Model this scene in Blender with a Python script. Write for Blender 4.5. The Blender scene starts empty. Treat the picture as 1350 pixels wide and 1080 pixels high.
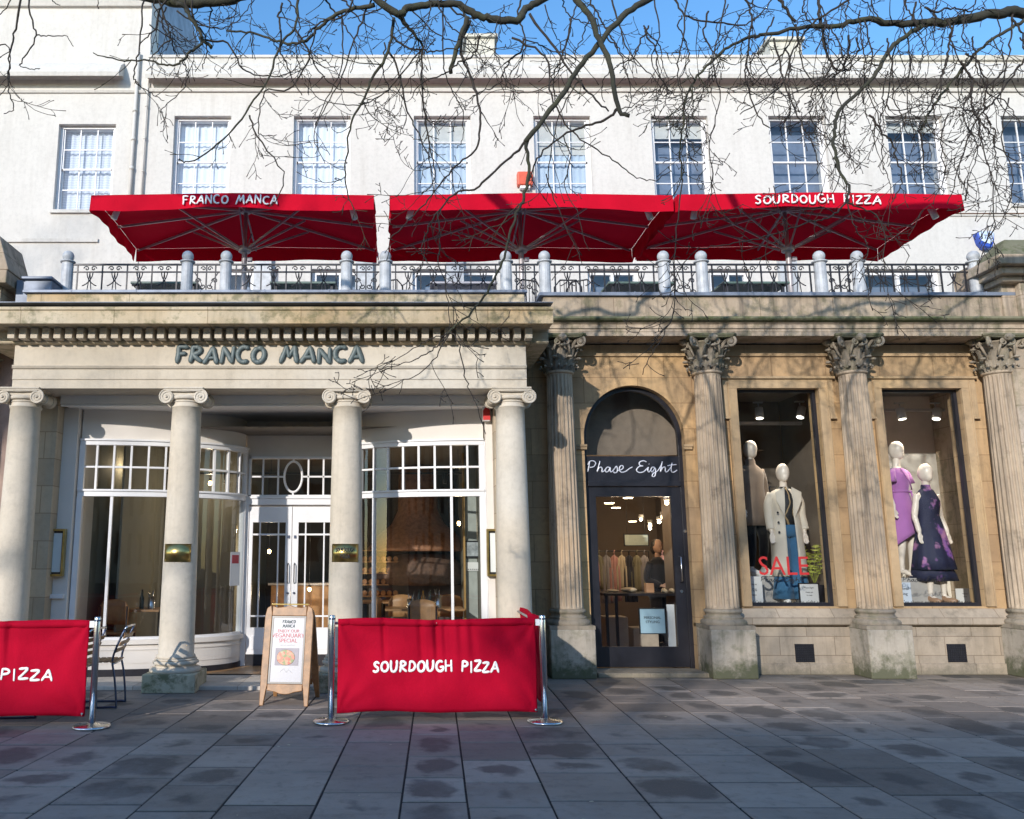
import bpy, bmesh, math, random
from mathutils import Vector, Matrix
R = math.radians
sc = bpy.context.scene
C = sc.collection
rnd = random.Random(11)
# ---------------------------------------------------------------- camera
FPX, PX0, PY0, PITCH, EYE = 1101.0, 520.0, 540.0, R(10.04), 1.5
cd = bpy.data.cameras.new('camera'); cam = bpy.data.objects.new('camera', cd); C.objects.link(cam)
cam.location = (0, 0, EYE); cam.rotation_euler = (R(90) + PITCH, 0, 0)
cd.sensor_fit = 'HORIZONTAL'; cd.sensor_width = 36; cd.lens = FPX / 1350 * 36
cd.shift_x = (675 - PX0) / 1350; cd.clip_end = 600; cd.clip_start = .05
sc.camera = cam
# ---------------------------------------------------------------- sky and sun
SUN = Vector((-.52, -1.0, .36)).normalized()
EL = math.asin(SUN.z); AZ = math.atan2(SUN.x, SUN.y)
w = bpy.data.worlds.new('World'); sc.world = w; w.use_nodes = True
nt = w.node_tree; nt.nodes.clear()
sky = nt.nodes.new('ShaderNodeTexSky'); sky.sky_type = 'NISHITA'; sky.sun_disc = False
sky.sun_elevation = EL; sky.sun_rotation = AZ; sky.air_density = 1.0; sky.dust_density = .3; sky.ozone_density = 2.0
bg = nt.nodes.new('ShaderNodeBackground'); bg.inputs[1].default_value = .15
wo = nt.nodes.new('ShaderNodeOutputWorld')
hs = nt.nodes.new('ShaderNodeHueSaturation'); hs.inputs['Saturation'].default_value = 1.22; nt.links.new(sky.outputs[0], hs.inputs['Color']); nt.links.new(hs.outputs[0], bg.inputs[0]); nt.links.new(bg.outputs[0], wo.inputs[0])
ld = bpy.data.lights.new('sun', 'SUN'); ld.energy = 2.05; ld.angle = R(.6); ld.color = (1, .93, .85)
sun = bpy.data.objects.new('sun', ld); C.objects.link(sun); sun.rotation_euler = SUN.to_track_quat('Z', 'Y').to_euler()
sc.view_settings.view_transform = 'Standard'; sc.view_settings.look = 'None'; sc.view_settings.gamma = 1
sc.view_settings.exposure = 1.05
sc.cycles.max_bounces = 8; sc.cycles.transparent_max_bounces = 16
# ---------------------------------------------------------------- helpers
ct, st_ = math.cos(PITCH), math.sin(PITCH)
def P(px, py, Y):
    "world point on the plane y=Y that the photo shows at px,py"
    a = math.atan((py - PY0) / FPX) - PITCH
    Z = EYE - math.tan(a) * Y
    zc = Y * ct + (Z - EYE) * st_
    return Vector(((px - PX0) * zc / FPX, Y, Z))
def G(px, py, z=0):
    "world point on the ground"
    a = math.atan((py - PY0) / FPX) - PITCH
    Y = (EYE - z) / math.tan(a)
    return P(px, py, Y)
ORG = {}
class MB:
    def __init__(s): s.v = []; s.f = []; s.sm = []; s.uv = None; s.col = []
    def q(s, *pts, smooth=False):
        n = len(s.v); s.v += [tuple(p) for p in pts]; s.f.append(tuple(range(n, n + len(pts)))); s.sm.append(smooth); return s
    def box(s, x0, x1, y0, y1, z0, z1):
        n = len(s.v)
        s.v += [(x0,y0,z0),(x1,y0,z0),(x1,y1,z0),(x0,y1,z0),(x0,y0,z1),(x1,y0,z1),(x1,y1,z1),(x0,y1,z1)]
        for f in ((0,3,2,1),(4,5,6,7),(0,1,5,4),(1,2,6,5),(2,3,7,6),(3,0,4,7)):
            s.f.append(tuple(n+i for i in f)); s.sm.append(False)
        return s
    def cbox(s, c, sx, sy, sz, rot=None):
        n = len(s.v); s.box(-sx/2, sx/2, -sy/2, sy/2, -sz/2, sz/2)
        for i in range(n, len(s.v)):
            p = Vector(s.v[i])
            if rot: p = rot @ p
            s.v[i] = tuple(p + Vector(c))
        return s
    def bar(s, a, b, w, d):
        "square bar between two points"
        a = Vector(a); b = Vector(b); L = (b-a).length
        if L < 1e-6: return s
        r = (b-a).to_track_quat('Z', 'Y').to_matrix()
        return s.cbox((a+b)/2, w, d, L, r)
    def lathe(s, prof, c=(0,0,0), n=32, fn=None, smooth=True, rot=None, caps=True):
        base = len(s.v); m = len(prof)
        for (r, z) in prof:
            for i in range(n):
                t = 2*math.pi*i/n; rr = r * (fn(t, z) if fn else 1)
                p = Vector((rr*math.cos(t), rr*math.sin(t), z))
                if rot: p = rot @ p
                s.v.append(tuple(p + Vector(c)))
        for j in range(m-1):
            for i in range(n):
                a = base+j*n+i; b = base+j*n+(i+1) % n
                s.f.append((a, b, b+n, a+n)); s.sm.append(smooth)
        if caps:
            s.f.append(tuple(base+i for i in reversed(range(n)))); s.sm.append(False)
            s.f.append(tuple(base+(m-1)*n+i for i in range(n))); s.sm.append(False)
        return s
    def tube(s, pts, rad, n=6, squash=None, closed=False):
        "round tube through points; squash = factor along y"
        pts = [Vector(p) for p in pts]
        m = len(pts)
        if m < 2: return s
        if not isinstance(rad, (list, tuple)): rad = [rad]*m
        base = len(s.v); up = None
        for k in range(m):
            if closed: t = pts[(k+1) % m]-pts[k-1]
            else: t = pts[min(k+1, m-1)]-pts[max(k-1, 0)]
            if t.length < 1e-9: t = Vector((0,0,1))
            t.normalize()
            if up is None:
                up = Vector((0,1,0)) if abs(t.y) < .9 else Vector((1,0,0))
            u = (up - t*up.dot(t))
            if u.length < 1e-6: u = t.orthogonal()
            u.normalize(); v = t.cross(u); up = u
            for i in range(n):
                a = 2*math.pi*i/n; d = (u*math.cos(a)+v*math.sin(a))*rad[k]
                if squash: d.y *= squash
                s.v.append(tuple(pts[k]+d))
        rng = m if closed else m-1
        for k in range(rng):
            for i in range(n):
                a = base+k*n+i; b = base+k*n+(i+1) % n; k2 = (k+1) % m
                c = base+k2*n+(i+1) % n; d = base+k2*n+i
                s.f.append((a, b, c, d)); s.sm.append(True)
        if not closed:
            s.f.append(tuple(base+i for i in reversed(range(n)))); s.sm.append(True)
            s.f.append(tuple(base+(m-1)*n+i for i in range(n))); s.sm.append(True)
        return s
    def ball(s, c, rx, ry=None, rz=None, n=12, m=8, rot=None):
        ry = ry or rx; rz = rz or rx
        prof = [(max(math.sin(math.pi*j/m), .02), -math.cos(math.pi*j/m)) for j in range(m+1)]
        b = len(s.v); s.lathe(prof, (0,0,0), n)
        for i in range(b, len(s.v)):
            p = Vector((s.v[i][0]*rx, s.v[i][1]*ry, s.v[i][2]*rz))
            if rot: p = rot @ p
            s.v[i] = tuple(p+Vector(c))
        return s
    def prof_x(s, prof, x0, x1, smooth=False):
        "closed (y,z) profile extruded along x"
        n = len(prof); b = len(s.v)
        s.v += [(x0, y, z) for y, z in prof]+[(x1, y, z) for y, z in prof]
        for i in range(n):
            j = (i+1) % n; s.f.append((b+i, b+j, b+n+j, b+n+i)); s.sm.append(smooth)
        s.f.append(tuple(b+i for i in reversed(range(n)))); s.sm.append(False)
        s.f.append(tuple(b+n+i for i in range(n))); s.sm.append(False)
        return s
    def poly(s, pts, y0, y1):
        "closed (x,z) outline extruded along y"
        n = len(pts); b = len(s.v)
        s.v += [(x, y0, z) for x, z in pts]+[(x, y1, z) for x, z in pts]
        for i in range(n):
            j = (i+1) % n; s.f.append((b+i, b+j, b+n+j, b+n+i)); s.sm.append(False)
        s.f.append(tuple(b+i for i in reversed(range(n)))); s.sm.append(False)
        s.f.append(tuple(b+n+i for i in range(n))); s.sm.append(False)
        return s
    def sheet(s, grid, smooth=True, close=False):
        "grid of rows of points"
        b = len(s.v); m = len(grid); n = len(grid[0])
        for r in grid: s.v += [tuple(p) for p in r]
        for j in range(m-1):
            for i in range(n if close else n-1):
                i2 = (i+1) % n
                s.f.append((b+j*n+i, b+j*n+i2, b+(j+1)*n+i2, b+(j+1)*n+i)); s.sm.append(smooth)
        return s
    def xform(s, M, start=0):
        for i in range(start, len(s.v)): s.v[i] = tuple(M @ Vector(s.v[i]))
        return s
    def mesh(s, name, m):
        me = bpy.data.meshes.new(name); me.from_pydata(s.v, [], s.f); me.materials.append(m)
        me.polygons.foreach_set('use_smooth', s.sm)
        bm = bmesh.new(); bm.from_mesh(me); bmesh.ops.recalc_face_normals(bm, faces=bm.faces); bm.to_mesh(me); bm.free()
        me.update(); return me
    def build(s, name, m, parent=None, loc=(0,0,0), bevel=0, solid=0, label=None):
        return link(s.mesh(name, m), name, parent, loc, bevel, solid, label)
def link(me, name, parent=None, loc=(0,0,0), bevel=0, solid=0, label=None):
    o = bpy.data.objects.new(name, me); C.objects.link(o); loc = Vector(loc); ORG[o] = loc
    if parent: o.parent = parent; o.location = loc-ORG[parent]
    else: o.location = loc
    if solid:
        d = o.modifiers.new('solid', 'SOLIDIFY'); d.thickness = solid; d.offset = 0
    if bevel:
        d = o.modifiers.new('bevel', 'BEVEL'); d.width = bevel; d.segments = 2; d.limit_method = 'ANGLE'; d.angle_limit = R(40)
    if label: o['label'] = label
    return o
def thing(name, label, cat, loc=(0,0,0), rz=0, group=None):
    o = bpy.data.objects.new(name, None); C.objects.link(o); o.empty_display_size = .2
    o.location = loc; o.rotation_euler = (0,0,rz); ORG[o] = Vector(loc)
    return tag(o, label, cat, group)
def tag(o, label=None, cat=None, group=None, kind=None):
    if label: o['label'] = label
    if cat: o['category'] = cat
    if group: o['group'] = group
    if kind: o['kind'] = kind
    return o
def copy_tree(o, parent=None):
    c = o.copy(); C.objects.link(c); c.parent = parent; ORG[c] = ORG[o].copy()
    for ch in list(o.children): copy_tree(ch, c)
    return c
def inst(proto, loc, rz=0, label=None, group=None):
    c = copy_tree(proto); c.location = loc; c.rotation_euler = (0,0,rz); ORG[c] = Vector(loc)
    if label: c['label'] = label
    if group: c['group'] = group
    return c
def wall(mb, x0, x1, z0, z1, yf, yb, holes, nob=False):
    xs = sorted(set([x0, x1]+[h[0] for h in holes]+[h[1] for h in holes]))
    zs = sorted(set([z0, z1]+[h[2] for h in holes]+[h[3] for h in holes]))
    for i in range(len(xs)-1):
        for j in range(len(zs)-1):
            a, b, c, d = xs[i], xs[i+1], zs[j], zs[j+1]; mx, mz = (a+b)/2, (c+d)/2
            if any(h[0] < mx < h[1] and h[2] < mz < h[3] for h in holes): continue
            mb.q((a,yf,c),(b,yf,c),(b,yf,d),(a,yf,d)); mb.q((a,yb,c),(a,yb,d),(b,yb,d),(b,yb,c))
    for h in holes+([(x0,x1,z0,z1)] if not nob else []):
        a, b, c, d = h
        mb.q((a,yf,c),(a,yf,d),(a,yb,d),(a,yb,c)); mb.q((b,yf,c),(b,yb,c),(b,yb,d),(b,yf,d))
        mb.q((a,yf,c),(a,yb,c),(b,yb,c),(b,yf,c)); mb.q((a,yf,d),(b,yf,d),(b,yb,d),(a,yb,d))
    return mb
def smooth_line(pts, k=6):
    pts = [Vector(p) for p in pts]
    if len(pts) < 3: return pts
    out = []
    e = [pts[0]*2-pts[1]]+pts+[pts[-1]*2-pts[-2]]
    for i in range(1, len(e)-2):
        p0, p1, p2, p3 = e[i-1], e[i], e[i+1], e[i+2]
        for j in range(k):
            t = j/k
            out.append(.5*((2*p1)+(p2-p0)*t+(2*p0-5*p1+4*p2-p3)*t*t+(3*p1-p0-3*p2+p3)*t**3))
    out.append(pts[-1]); return out
# ---------------------------------------------------------------- materials
def nodes(name):
    m = bpy.data.materials.new(name); m.use_nodes = True; n = m.node_tree; b = n.nodes['Principled BSDF']; return m, n, b
def N(n, t, **kw):
    x = n.nodes.new(t)
    for k, v in kw.items():
        if k.startswith('i_'): x.inputs[k[2:].replace('_', ' ')].default_value = v
        else: setattr(x, k, v)
    return x
def rgb(c): return (c[0], c[1], c[2], 1)
def mixc(n, fac, a, b, mode='MIX'):
    x = n.nodes.new('ShaderNodeMix'); x.data_type = 'RGBA'; x.blend_type = mode
    for sock, val in ((x.inputs[0], fac), (x.inputs[6], a), (x.inputs[7], b)):
        if hasattr(val, 'is_output'): n.links.new(val, sock)
        elif isinstance(val, (tuple, list)): sock.default_value = rgb(val)
        else: sock.default_value = val
    return x.outputs[2]
def ramp(n, src, a, b):
    x = n.nodes.new('ShaderNodeMapRange'); x.inputs[1].default_value = a; x.inputs[2].default_value = b
    n.links.new(src, x.inputs[0]); return x.outputs[0]
def mul(n, a, b):
    x = n.nodes.new('ShaderNodeMath'); x.operation = 'MULTIPLY'
    for s, v in ((x.inputs[0], a), (x.inputs[1], b)):
        if hasattr(v, 'is_output'): n.links.new(v, s)
        else: s.default_value = v
    return x.outputs[0]
def coords(n, scale=(1,1,1)):
    tc = N(n, 'ShaderNodeTexCoord'); mp = N(n, 'ShaderNodeMapping'); mp.inputs['Scale'].default_value = scale
    oi = N(n, 'ShaderNodeObjectInfo'); 
    cb = N(n, 'ShaderNodeCombineXYZ'); m1 = mul(n, oi.outputs['Random'], 37.0)
    for i in range(3): n.links.new(m1, cb.inputs[i])
    ad = N(n, 'ShaderNodeVectorMath'); ad.operation = 'ADD'
    n.links.new(tc.outputs['Object'], mp.inputs[0]); n.links.new(mp.outputs[0], ad.inputs[0]); n.links.new(cb.outputs[0], ad.inputs[1])
    return ad.outputs[0]
def noise(n, vec, scale, detail=6, rough=.6):
    x = N(n, 'ShaderNodeTexNoise'); x.inputs['Scale'].default_value = scale; x.inputs['Detail'].default_value = detail; x.inputs['Roughness'].default_value = rough
    n.links.new(vec, x.inputs['Vector']); return x.outputs['Fac']
def bump(n, b, src, strength, dist=.01):
    x = N(n, 'ShaderNodeBump'); x.inputs['Strength'].default_value = strength; x.inputs['Distance'].default_value = dist
    n.links.new(src, x.inputs['Height']); n.links.new(x.outputs[0], b.inputs['Normal'])
def simple(name, c, rough=.5, metal=0, var=.12, scale=8, bmp=0.05, coat=0):
    m, n, b = nodes(name); v = coords(n); f = noise(n, v, scale)
    dark = tuple(x*(1-var) for x in c); light = tuple(min(1, x*(1+var)) for x in c)
    n.links.new(mixc(n, ramp(n, f, .3, .7), dark, light), b.inputs['Base Color'])
    b.inputs['Roughness'].default_value = rough; b.inputs['Metallic'].default_value = metal
    if coat: b.inputs['Coat Weight'].default_value = coat
    if bmp: bump(n, b, noise(n, v, scale*6), bmp, .004)
    return m
def stone(name, c1, c2, grime=(.06,.05,.04), gamt=.5, brick=None, moss=0, streak=.4, patch=None, bs=.35, stain=None, top=None):
    m, n, b = nodes(name); v = coords(n)
    f1 = noise(n, v, .9, 5, .65); f2 = noise(n, v, 14, 5, .7)
    col = mixc(n, ramp(n, f1, .35, .65), c1, c2)
    if patch: 
        f5 = noise(n, v, .55, 3, .5); col = mixc(n, ramp(n, f5, .5, .68), col, patch)
    col = mixc(n, mul(n, ramp(n, f2, .45, .8), .35), col, tuple(x*.55 for x in c1))
    sv = coords(n, (5, 5, .45)); fs = noise(n, sv, 1.2, 6, .7)
    col = mixc(n, mul(n, ramp(n, fs, .5, .75), streak), col, grime)
    f3 = noise(n, v, 2.6, 8, .75)
    col = mixc(n, mul(n, ramp(n, f3, .55, .75), gamt), col, grime)
    hgt = f2
    if brick:
        tc = N(n, 'ShaderNodeTexCoord'); sp = N(n, 'ShaderNodeSeparateXYZ'); cbn = N(n, 'ShaderNodeCombineXYZ')
        n.links.new(tc.outputs['Object'], sp.inputs[0]); n.links.new(sp.outputs[0], cbn.inputs[0]); n.links.new(sp.outputs[2], cbn.inputs[1])
        br = N(n, 'ShaderNodeTexBrick'); br.inputs['Scale'].default_value = 1; br.inputs['Mortar Size'].default_value = .006
        br.inputs['Mortar Smooth'].default_value = .3; br.inputs['Brick Width'].default_value = brick[0]; br.inputs['Row Height'].default_value = brick[1]
        br.inputs['Color1'].default_value = (.8,.8,.8,1); br.inputs['Color2'].default_value = (1.1,1.08,1.05,1); br.inputs['Mortar'].default_value = (.55,.5,.45,1)
        n.links.new(cbn.outputs[0], br.inputs['Vector'])
        col = mixc(n, .85, col, br.outputs['Color'], 'MULTIPLY')
    if stain:   # moss and dirt growing between two heights of the stone (z0 clean, z1 covered)
        tc2 = N(n, 'ShaderNodeTexCoord'); sp2 = N(n, 'ShaderNodeSeparateXYZ'); n.links.new(tc2.outputs['Object'], sp2.inputs[0])
        h = ramp(n, sp2.outputs[2], stain[0], stain[1]); fm = noise(n, v, 7, 6, .75)
        ad = N(n, 'ShaderNodeMath'); ad.operation = 'ADD'; n.links.new(h, ad.inputs[0]); n.links.new(fm, ad.inputs[1])
        col = mixc(n, mul(n, ramp(n, ad.outputs[0], .95, 1.25), stain[2]), col, stain[3])
    if moss:
        ge = N(n, 'ShaderNodeNewGeometry'); sn = N(n, 'ShaderNodeSeparateXYZ'); n.links.new(ge.outputs['Normal'], sn.inputs[0])
        fm = noise(n, v, 5, 6, .7)
        fa = mul(n, ramp(n, fm, .5, .62), moss)
        col = mixc(n, fa, col, (.075,.09,.03))
    n.links.new(col, b.inputs['Base Color']); b.inputs['Roughness'].default_value = .88
    bump(n, b, hgt, bs, .012); return m
def glass(name, ior=1.6, tint=(.92,.95,.95)):
    m = bpy.data.materials.new(name); m.use_nodes = True; n = m.node_tree; n.nodes.clear()
    t = N(n, 'ShaderNodeBsdfTransparent'); t.inputs[0].default_value = rgb(tint)
    g = N(n, 'ShaderNodeBsdfGlossy'); g.inputs['Roughness'].default_value = .015
    fr = N(n, 'ShaderNodeFresnel'); ge = N(n, 'ShaderNodeNewGeometry'); mr = N(n, 'ShaderNodeMapRange'); mr.inputs[3].default_value = ior; mr.inputs[4].default_value = 1/ior
    n.links.new(ge.outputs['Backfacing'], mr.inputs[0]); n.links.new(mr.outputs[0], fr.inputs[0])
    tc = N(n, 'ShaderNodeTexCoord'); no = N(n, 'ShaderNodeTexNoise'); no.inputs['Scale'].default_value = 2.2; no.inputs['Detail'].default_value = 1
    bu = N(n, 'ShaderNodeBump'); bu.inputs['Strength'].default_value = .25; bu.inputs['Distance'].default_value = .01
    n.links.new(tc.outputs['Object'], no.inputs['Vector']); n.links.new(no.outputs['Fac'], bu.inputs['Height'])
    n.links.new(bu.outputs[0], g.inputs['Normal'])
    mx = N(n, 'ShaderNodeMixShader'); o = N(n, 'ShaderNodeOutputMaterial')
    n.links.new(fr.outputs[0], mx.inputs[0]); n.links.new(t.outputs[0], mx.inputs[1]); n.links.new(g.outputs[0], mx.inputs[2]); n.links.new(mx.outputs[0], o.inputs[0])
    return m
def emis(name, c, s):
    m, n, b = nodes(name); b.inputs['Base Color'].default_value = rgb(c); b.inputs['Emission Color'].default_value = rgb(c); b.inputs['Emission Strength'].default_value = s; return m
def fabric(name, c, rough=.9, scale=90, sheen=.2, trans=0):
    m, n, b = nodes(name); v = coords(n); f = noise(n, v, 3, 4); w_ = noise(n, v, scale, 2)
    n.links.new(mixc(n, f, tuple(x*.82 for x in c), tuple(min(1, x*1.15) for x in c)), b.inputs['Base Color'])
    b.inputs['Roughness'].default_value = rough; b.inputs['Sheen Weight'].default_value = sheen; b.inputs['Specular IOR Level'].default_value = .12
    big = noise(n, v, 5.5, 4, .6); hh = N(n, 'ShaderNodeMath'); hh.operation = 'MULTIPLY_ADD'; hh.inputs[1].default_value = 9; n.links.new(big, hh.inputs[0]); n.links.new(w_, hh.inputs[2])
    bump(n, b, hh.outputs[0], .3, .0035)
    if trans:
        tr = N(n, 'ShaderNodeBsdfTranslucent'); tr.inputs[0].default_value = rgb(c); mx = N(n, 'ShaderNodeMixShader'); mx.inputs[0].default_value = trans
        o = n.nodes['Material Output']; n.links.new(b.outputs[0], mx.inputs[1]); n.links.new(tr.outputs[0], mx.inputs[2]); n.links.new(mx.outputs[0], o.inputs[0])
    return m
M = {}
M['cream'] = stone('cream_limestone', (.60,.53,.43), (.54,.47,.37), (.17,.14,.10), .3, None, 0, .22, (.60,.55,.47))
M['cream_wall'] = stone('cream_ashlar', (.50,.43,.33), (.44,.36,.26), (.14,.11,.08), .3, (.8,.34), 0, .25)
M['blocking'] = stone('weathered_cream_blocking', (.58,.50,.37), (.48,.39,.26), (.12,.11,.07), .5, (1.1,.6), .55, .45, (.5,.36,.2))
M['ochre'] = stone('ochre_ashlar', (.54,.37,.20), (.40,.27,.155), (.10,.075,.05), .6, (.75,.36), 0, .6, (.66,.42,.19))
M['ochre_plain'] = stone('ochre_stone', (.52,.37,.215), (.39,.275,.16), (.09,.07,.05), .55, None, 0, .5, (.62,.42,.21))
M['fluted'] = stone('weathered_column_stone', (.50,.40,.29), (.37,.29,.21), (.05,.042,.035), .85, None, 0, .95, (.60,.43,.26))
M['carved'] = stone('carved_capital_stone', (.34,.29,.22), (.24,.20,.16), (.04,.04,.03), .75, None, .35, .6)
M['carved_moss'] = stone('mossy_abacus_stone', (.20,.18,.12), (.13,.13,.08), (.03,.035,.015), .8, None, .8, .6)
M['plinth'] = stone('mossy_plinth_stone', (.44,.39,.32), (.36,.31,.25), (.08,.08,.055), .75, None, .35, .7, None, .5, (.60,-.10,.9,(.075,.08,.04)))
M['base_wall'] = stone('grey_base_ashlar', (.46,.385,.30), (.35,.29,.22), (.09,.08,.06), .7, (.72,.24), 0, .5, None, .5, (.35,-.1,.6,(.13,.12,.08)))
M['parapet'] = stone('stained_parapet_stone', (.52,.42,.31), (.35,.275,.20), (.07,.06,.05), .85, (1.0,.5), .4, .85, (.5,.42,.34))
M['ledge'] = stone('mossy_ledge_stone', (.22,.20,.13), (.13,.14,.07), (.04,.04,.03), .7, None, .9, .5)
M['green_base'] = stone('algae_plinth_stone', (.50,.45,.34), (.36,.34,.22), (.10,.10,.05), .6, None, .8, .4)
M['pink'] = stone('pink_render_wall', (.50,.36,.29), (.42,.30,.25), (.14,.10,.09), .4)
M['white'] = stone('white_stucco', (.62,.60,.565), (.585,.565,.53), (.33,.30,.26), .13, None, 0, .26, None, .12)
M['white_trim'] = stone('white_stucco_trim', (.62,.60,.565), (.56,.54,.50), (.30,.28,.24), .18, None, 0, .3, None, .12)
M['white_dirty'] = stone('lichen_white_coping', (.62,.60,.52), (.52,.49,.42), (.14,.13,.10), .5, None, 0, .5, None, .2)
M['lead'] = simple('lead_flashing', (.20,.23,.29), .55, .3, .25, 5, .2)
M['paint'] = simple('white_gloss_paint', (.74,.74,.75), .35, 0, .06, 3, .03)
M['paint_wall'] = simple('warm_white_painted_wall', (.68,.64,.59), .7, 0, .05, 1.5, .04)
M['paint_post'] = simple('pale_blue_grey_paint', (.43,.45,.47), .5, 0, .22, 9, .06)
M['iron'] = simple('black_wrought_iron', (.035,.035,.04), .45, .4, .3, 12, .15)
M['black_paint'] = simple('black_paintwork', (.018,.018,.024), .35, 0, .2, 6, .05)
M['red'] = fabric('red_canvas', (.56,.003,.022), .85, 90, 0, .09)
M['red_banner'] = fabric('red_banner_cloth', (.39,.001,.020), .85, 120, 0)
M['white_ink'] = simple('white_lettering', (.85,.85,.84), .6, 0, .03)
M['black_ink'] = simple('black_lettering', (.01,.01,.012), .5, 0, .03)
M['red_ink'] = simple('red_lettering', (.55,.03,.03), .5, 0, .05)
M['pink_ink'] = simple('pink_red_lettering', (.50,.06,.08), .5, 0, .05)
M['slate_ink'] = simple('slate_blue_lettering', (.085,.115,.12), .5, .1, .15, 12, .1)
M['script_ink'] = simple('pale_script_lettering', (.72,.74,.82), .35, .2, .05)
M['steel'] = simple('brushed_steel', (.62,.63,.65), .22, 1, .08, 20, .05)
M['alu'] = simple('painted_aluminium', (.40,.38,.40), .4, .3, .06)
M['brass'] = simple('worn_brass', (.55,.42,.16), .28, 1, .25, 10, .12)
M['dark_steel'] = simple('dark_blued_steel', (.10,.12,.18), .35, .8, .2)
M['oak'] = simple('varnished_oak', (.30,.15,.06), .45, 0, .35, 14, .2)
M['bark'] = stone('grey_green_bark', (.050,.048,.030), (.030,.028,.020), (.015,.015,.012), .6, None, .30, .3, None, .8)
M['twig'] = simple('dark_twig_bark', (.030,.023,.018), .85, 0, .35, 20, .3)
M['glass'] = glass('shop_glass', 1.45)
M['glass_up'] = glass('reflective_sash_glass', 1.8, (.85,.9,.95))
M['glass_bow'] = glass('bow_window_glass', 1.8, (.80,.83,.83))
M['mannequin'] = simple('mannequin_gloss', (.70,.62,.54), .35, 0, .03, 3, 0)
M['cctv'] = simple('grey_plastic', (.5,.5,.5), .4)
def slats(name, c1, c2, h):
    m, n, b = nodes(name); tc = N(n, 'ShaderNodeTexCoord'); wv = N(n, 'ShaderNodeTexWave'); wv.bands_direction = 'Z'; wv.inputs['Scale'].default_value = h; wv.wave_profile = 'SAW'
    n.links.new(tc.outputs['Object'], wv.inputs['Vector']); n.links.new(mixc(n, wv.outputs['Fac'], c1, c2), b.inputs['Base Color']); b.inputs['Roughness'].default_value = .6
    bump(n, b, wv.outputs['Fac'], .5, .01); return m
M['blind'] = slats('white_slatted_blind', (.55,.57,.62), (.8,.8,.82), 6)
M['reflection_sheet'] = fabric('white_cloud_reflection', (.85,.86,.88))  # pale cloth tones imitate cloud and sky mirrored in the sash panes
M['reflection_sheet_grey'] = fabric('pale_sky_reflection', (.55,.62,.68))
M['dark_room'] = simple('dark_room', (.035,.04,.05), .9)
def planks(name, c1, c2, wd, along='x'):
    m, n, b = nodes(name); tc = N(n, 'ShaderNodeTexCoord'); br = N(n, 'ShaderNodeTexBrick'); br.inputs['Scale'].default_value = 1
    br.inputs['Brick Width'].default_value = 1.4; br.inputs['Row Height'].default_value = wd; br.inputs['Mortar Size'].default_value = .003
    br.inputs['Color1'].default_value = rgb(c1); br.inputs['Color2'].default_value = rgb(c2); br.inputs['Mortar'].default_value = (.02,.015,.01,1)
    n.links.new(tc.outputs['Object'], br.inputs['Vector']); n.links.new(br.outputs['Color'], b.inputs['Base Color']); b.inputs['Roughness'].default_value = .35
    return m
M['wood_floor'] = planks('oak_floorboards', (.42,.25,.12), (.34,.19,.085), .12)
# ---------------------------------------------------------------- lettering
def arc(cx, cy, rx, ry, a0, a1, n=8): return [(cx+rx*math.cos(R(a0+(a1-a0)*i/n)), cy+ry*math.sin(R(a0+(a1-a0)*i/n))) for i in range(n+1)]
LET = {
 'F': (.55, [[(.1,0),(.13,.5),(.1,1)], [(.1,.98),(.3,1.0),(.55,.95)], [(.12,.52),(.45,.55)]]),
 'R': (.62, [[(.08,0),(.12,.5),(.1,1)], [(.1,1)]+arc(.2,.76,.3,.23,80,-80)+[(.12,.5)], [(.15,.5),(.35,.25),(.6,.03)]]),
 'A': (.66, [[(.0,0),(.2,.5),(.36,1.0)], [(.36,1.0),(.5,.5),(.62,0)], [(.12,.32),(.54,.34)]]),
 'N': (.66, [[(.06,0),(.1,.95)], [(.1,.95),(.35,.5),(.58,.03)], [(.58,.03),(.6,.98)]]),
 'C': (.6, [arc(.36,.5,.32,.48,55,300,12)]),
 'O': (.66, [arc(.33,.48,.28,.46,100,460,14)]),
 'M': (.85, [[(.0,0),(.12,.5),(.22,1)], [(.22,1),(.38,.35)], [(.38,.35),(.62,1)], [(.62,1),(.68,.5),(.78,0)]]),
 'S': (.5, [[(.48,.9),(.3,1),(.1,.82),(.2,.58),(.38,.42),(.4,.15),(.2,0),(.02,.1)]]),
 'U': (.62, [[(.06,1),(.06,.4),(.15,.05),(.35,0),(.5,.2),(.56,.6),(.56,1)]]),
 'D': (.62, [[(.08,0),(.1,1)], [(.1,1),(.4,.9),(.56,.5),(.4,.1),(.08,0)]]),
 'G': (.64, [arc(.36,.5,.31,.48,60,330,12)+[(.6,.45),(.38,.42)]]),
 'H': (.62, [[(.08,0),(.1,1)], [(.55,0),(.56,1)], [(.1,.5),(.55,.52)]]),
 'P': (.56, [[(.06,0),(.12,1)], [(.1,.98)]+arc(.2,.74,.3,.25,80,-90)+[(.1,.45)]]),
 'I': (.26, [[(.12,0),(.14,1)]]),
 'Z': (.56, [[(.04,.95),(.5,.97),(.28,.5),(.02,.03),(.54,.05)]]),
 ' ': (.5, []),
}
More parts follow.
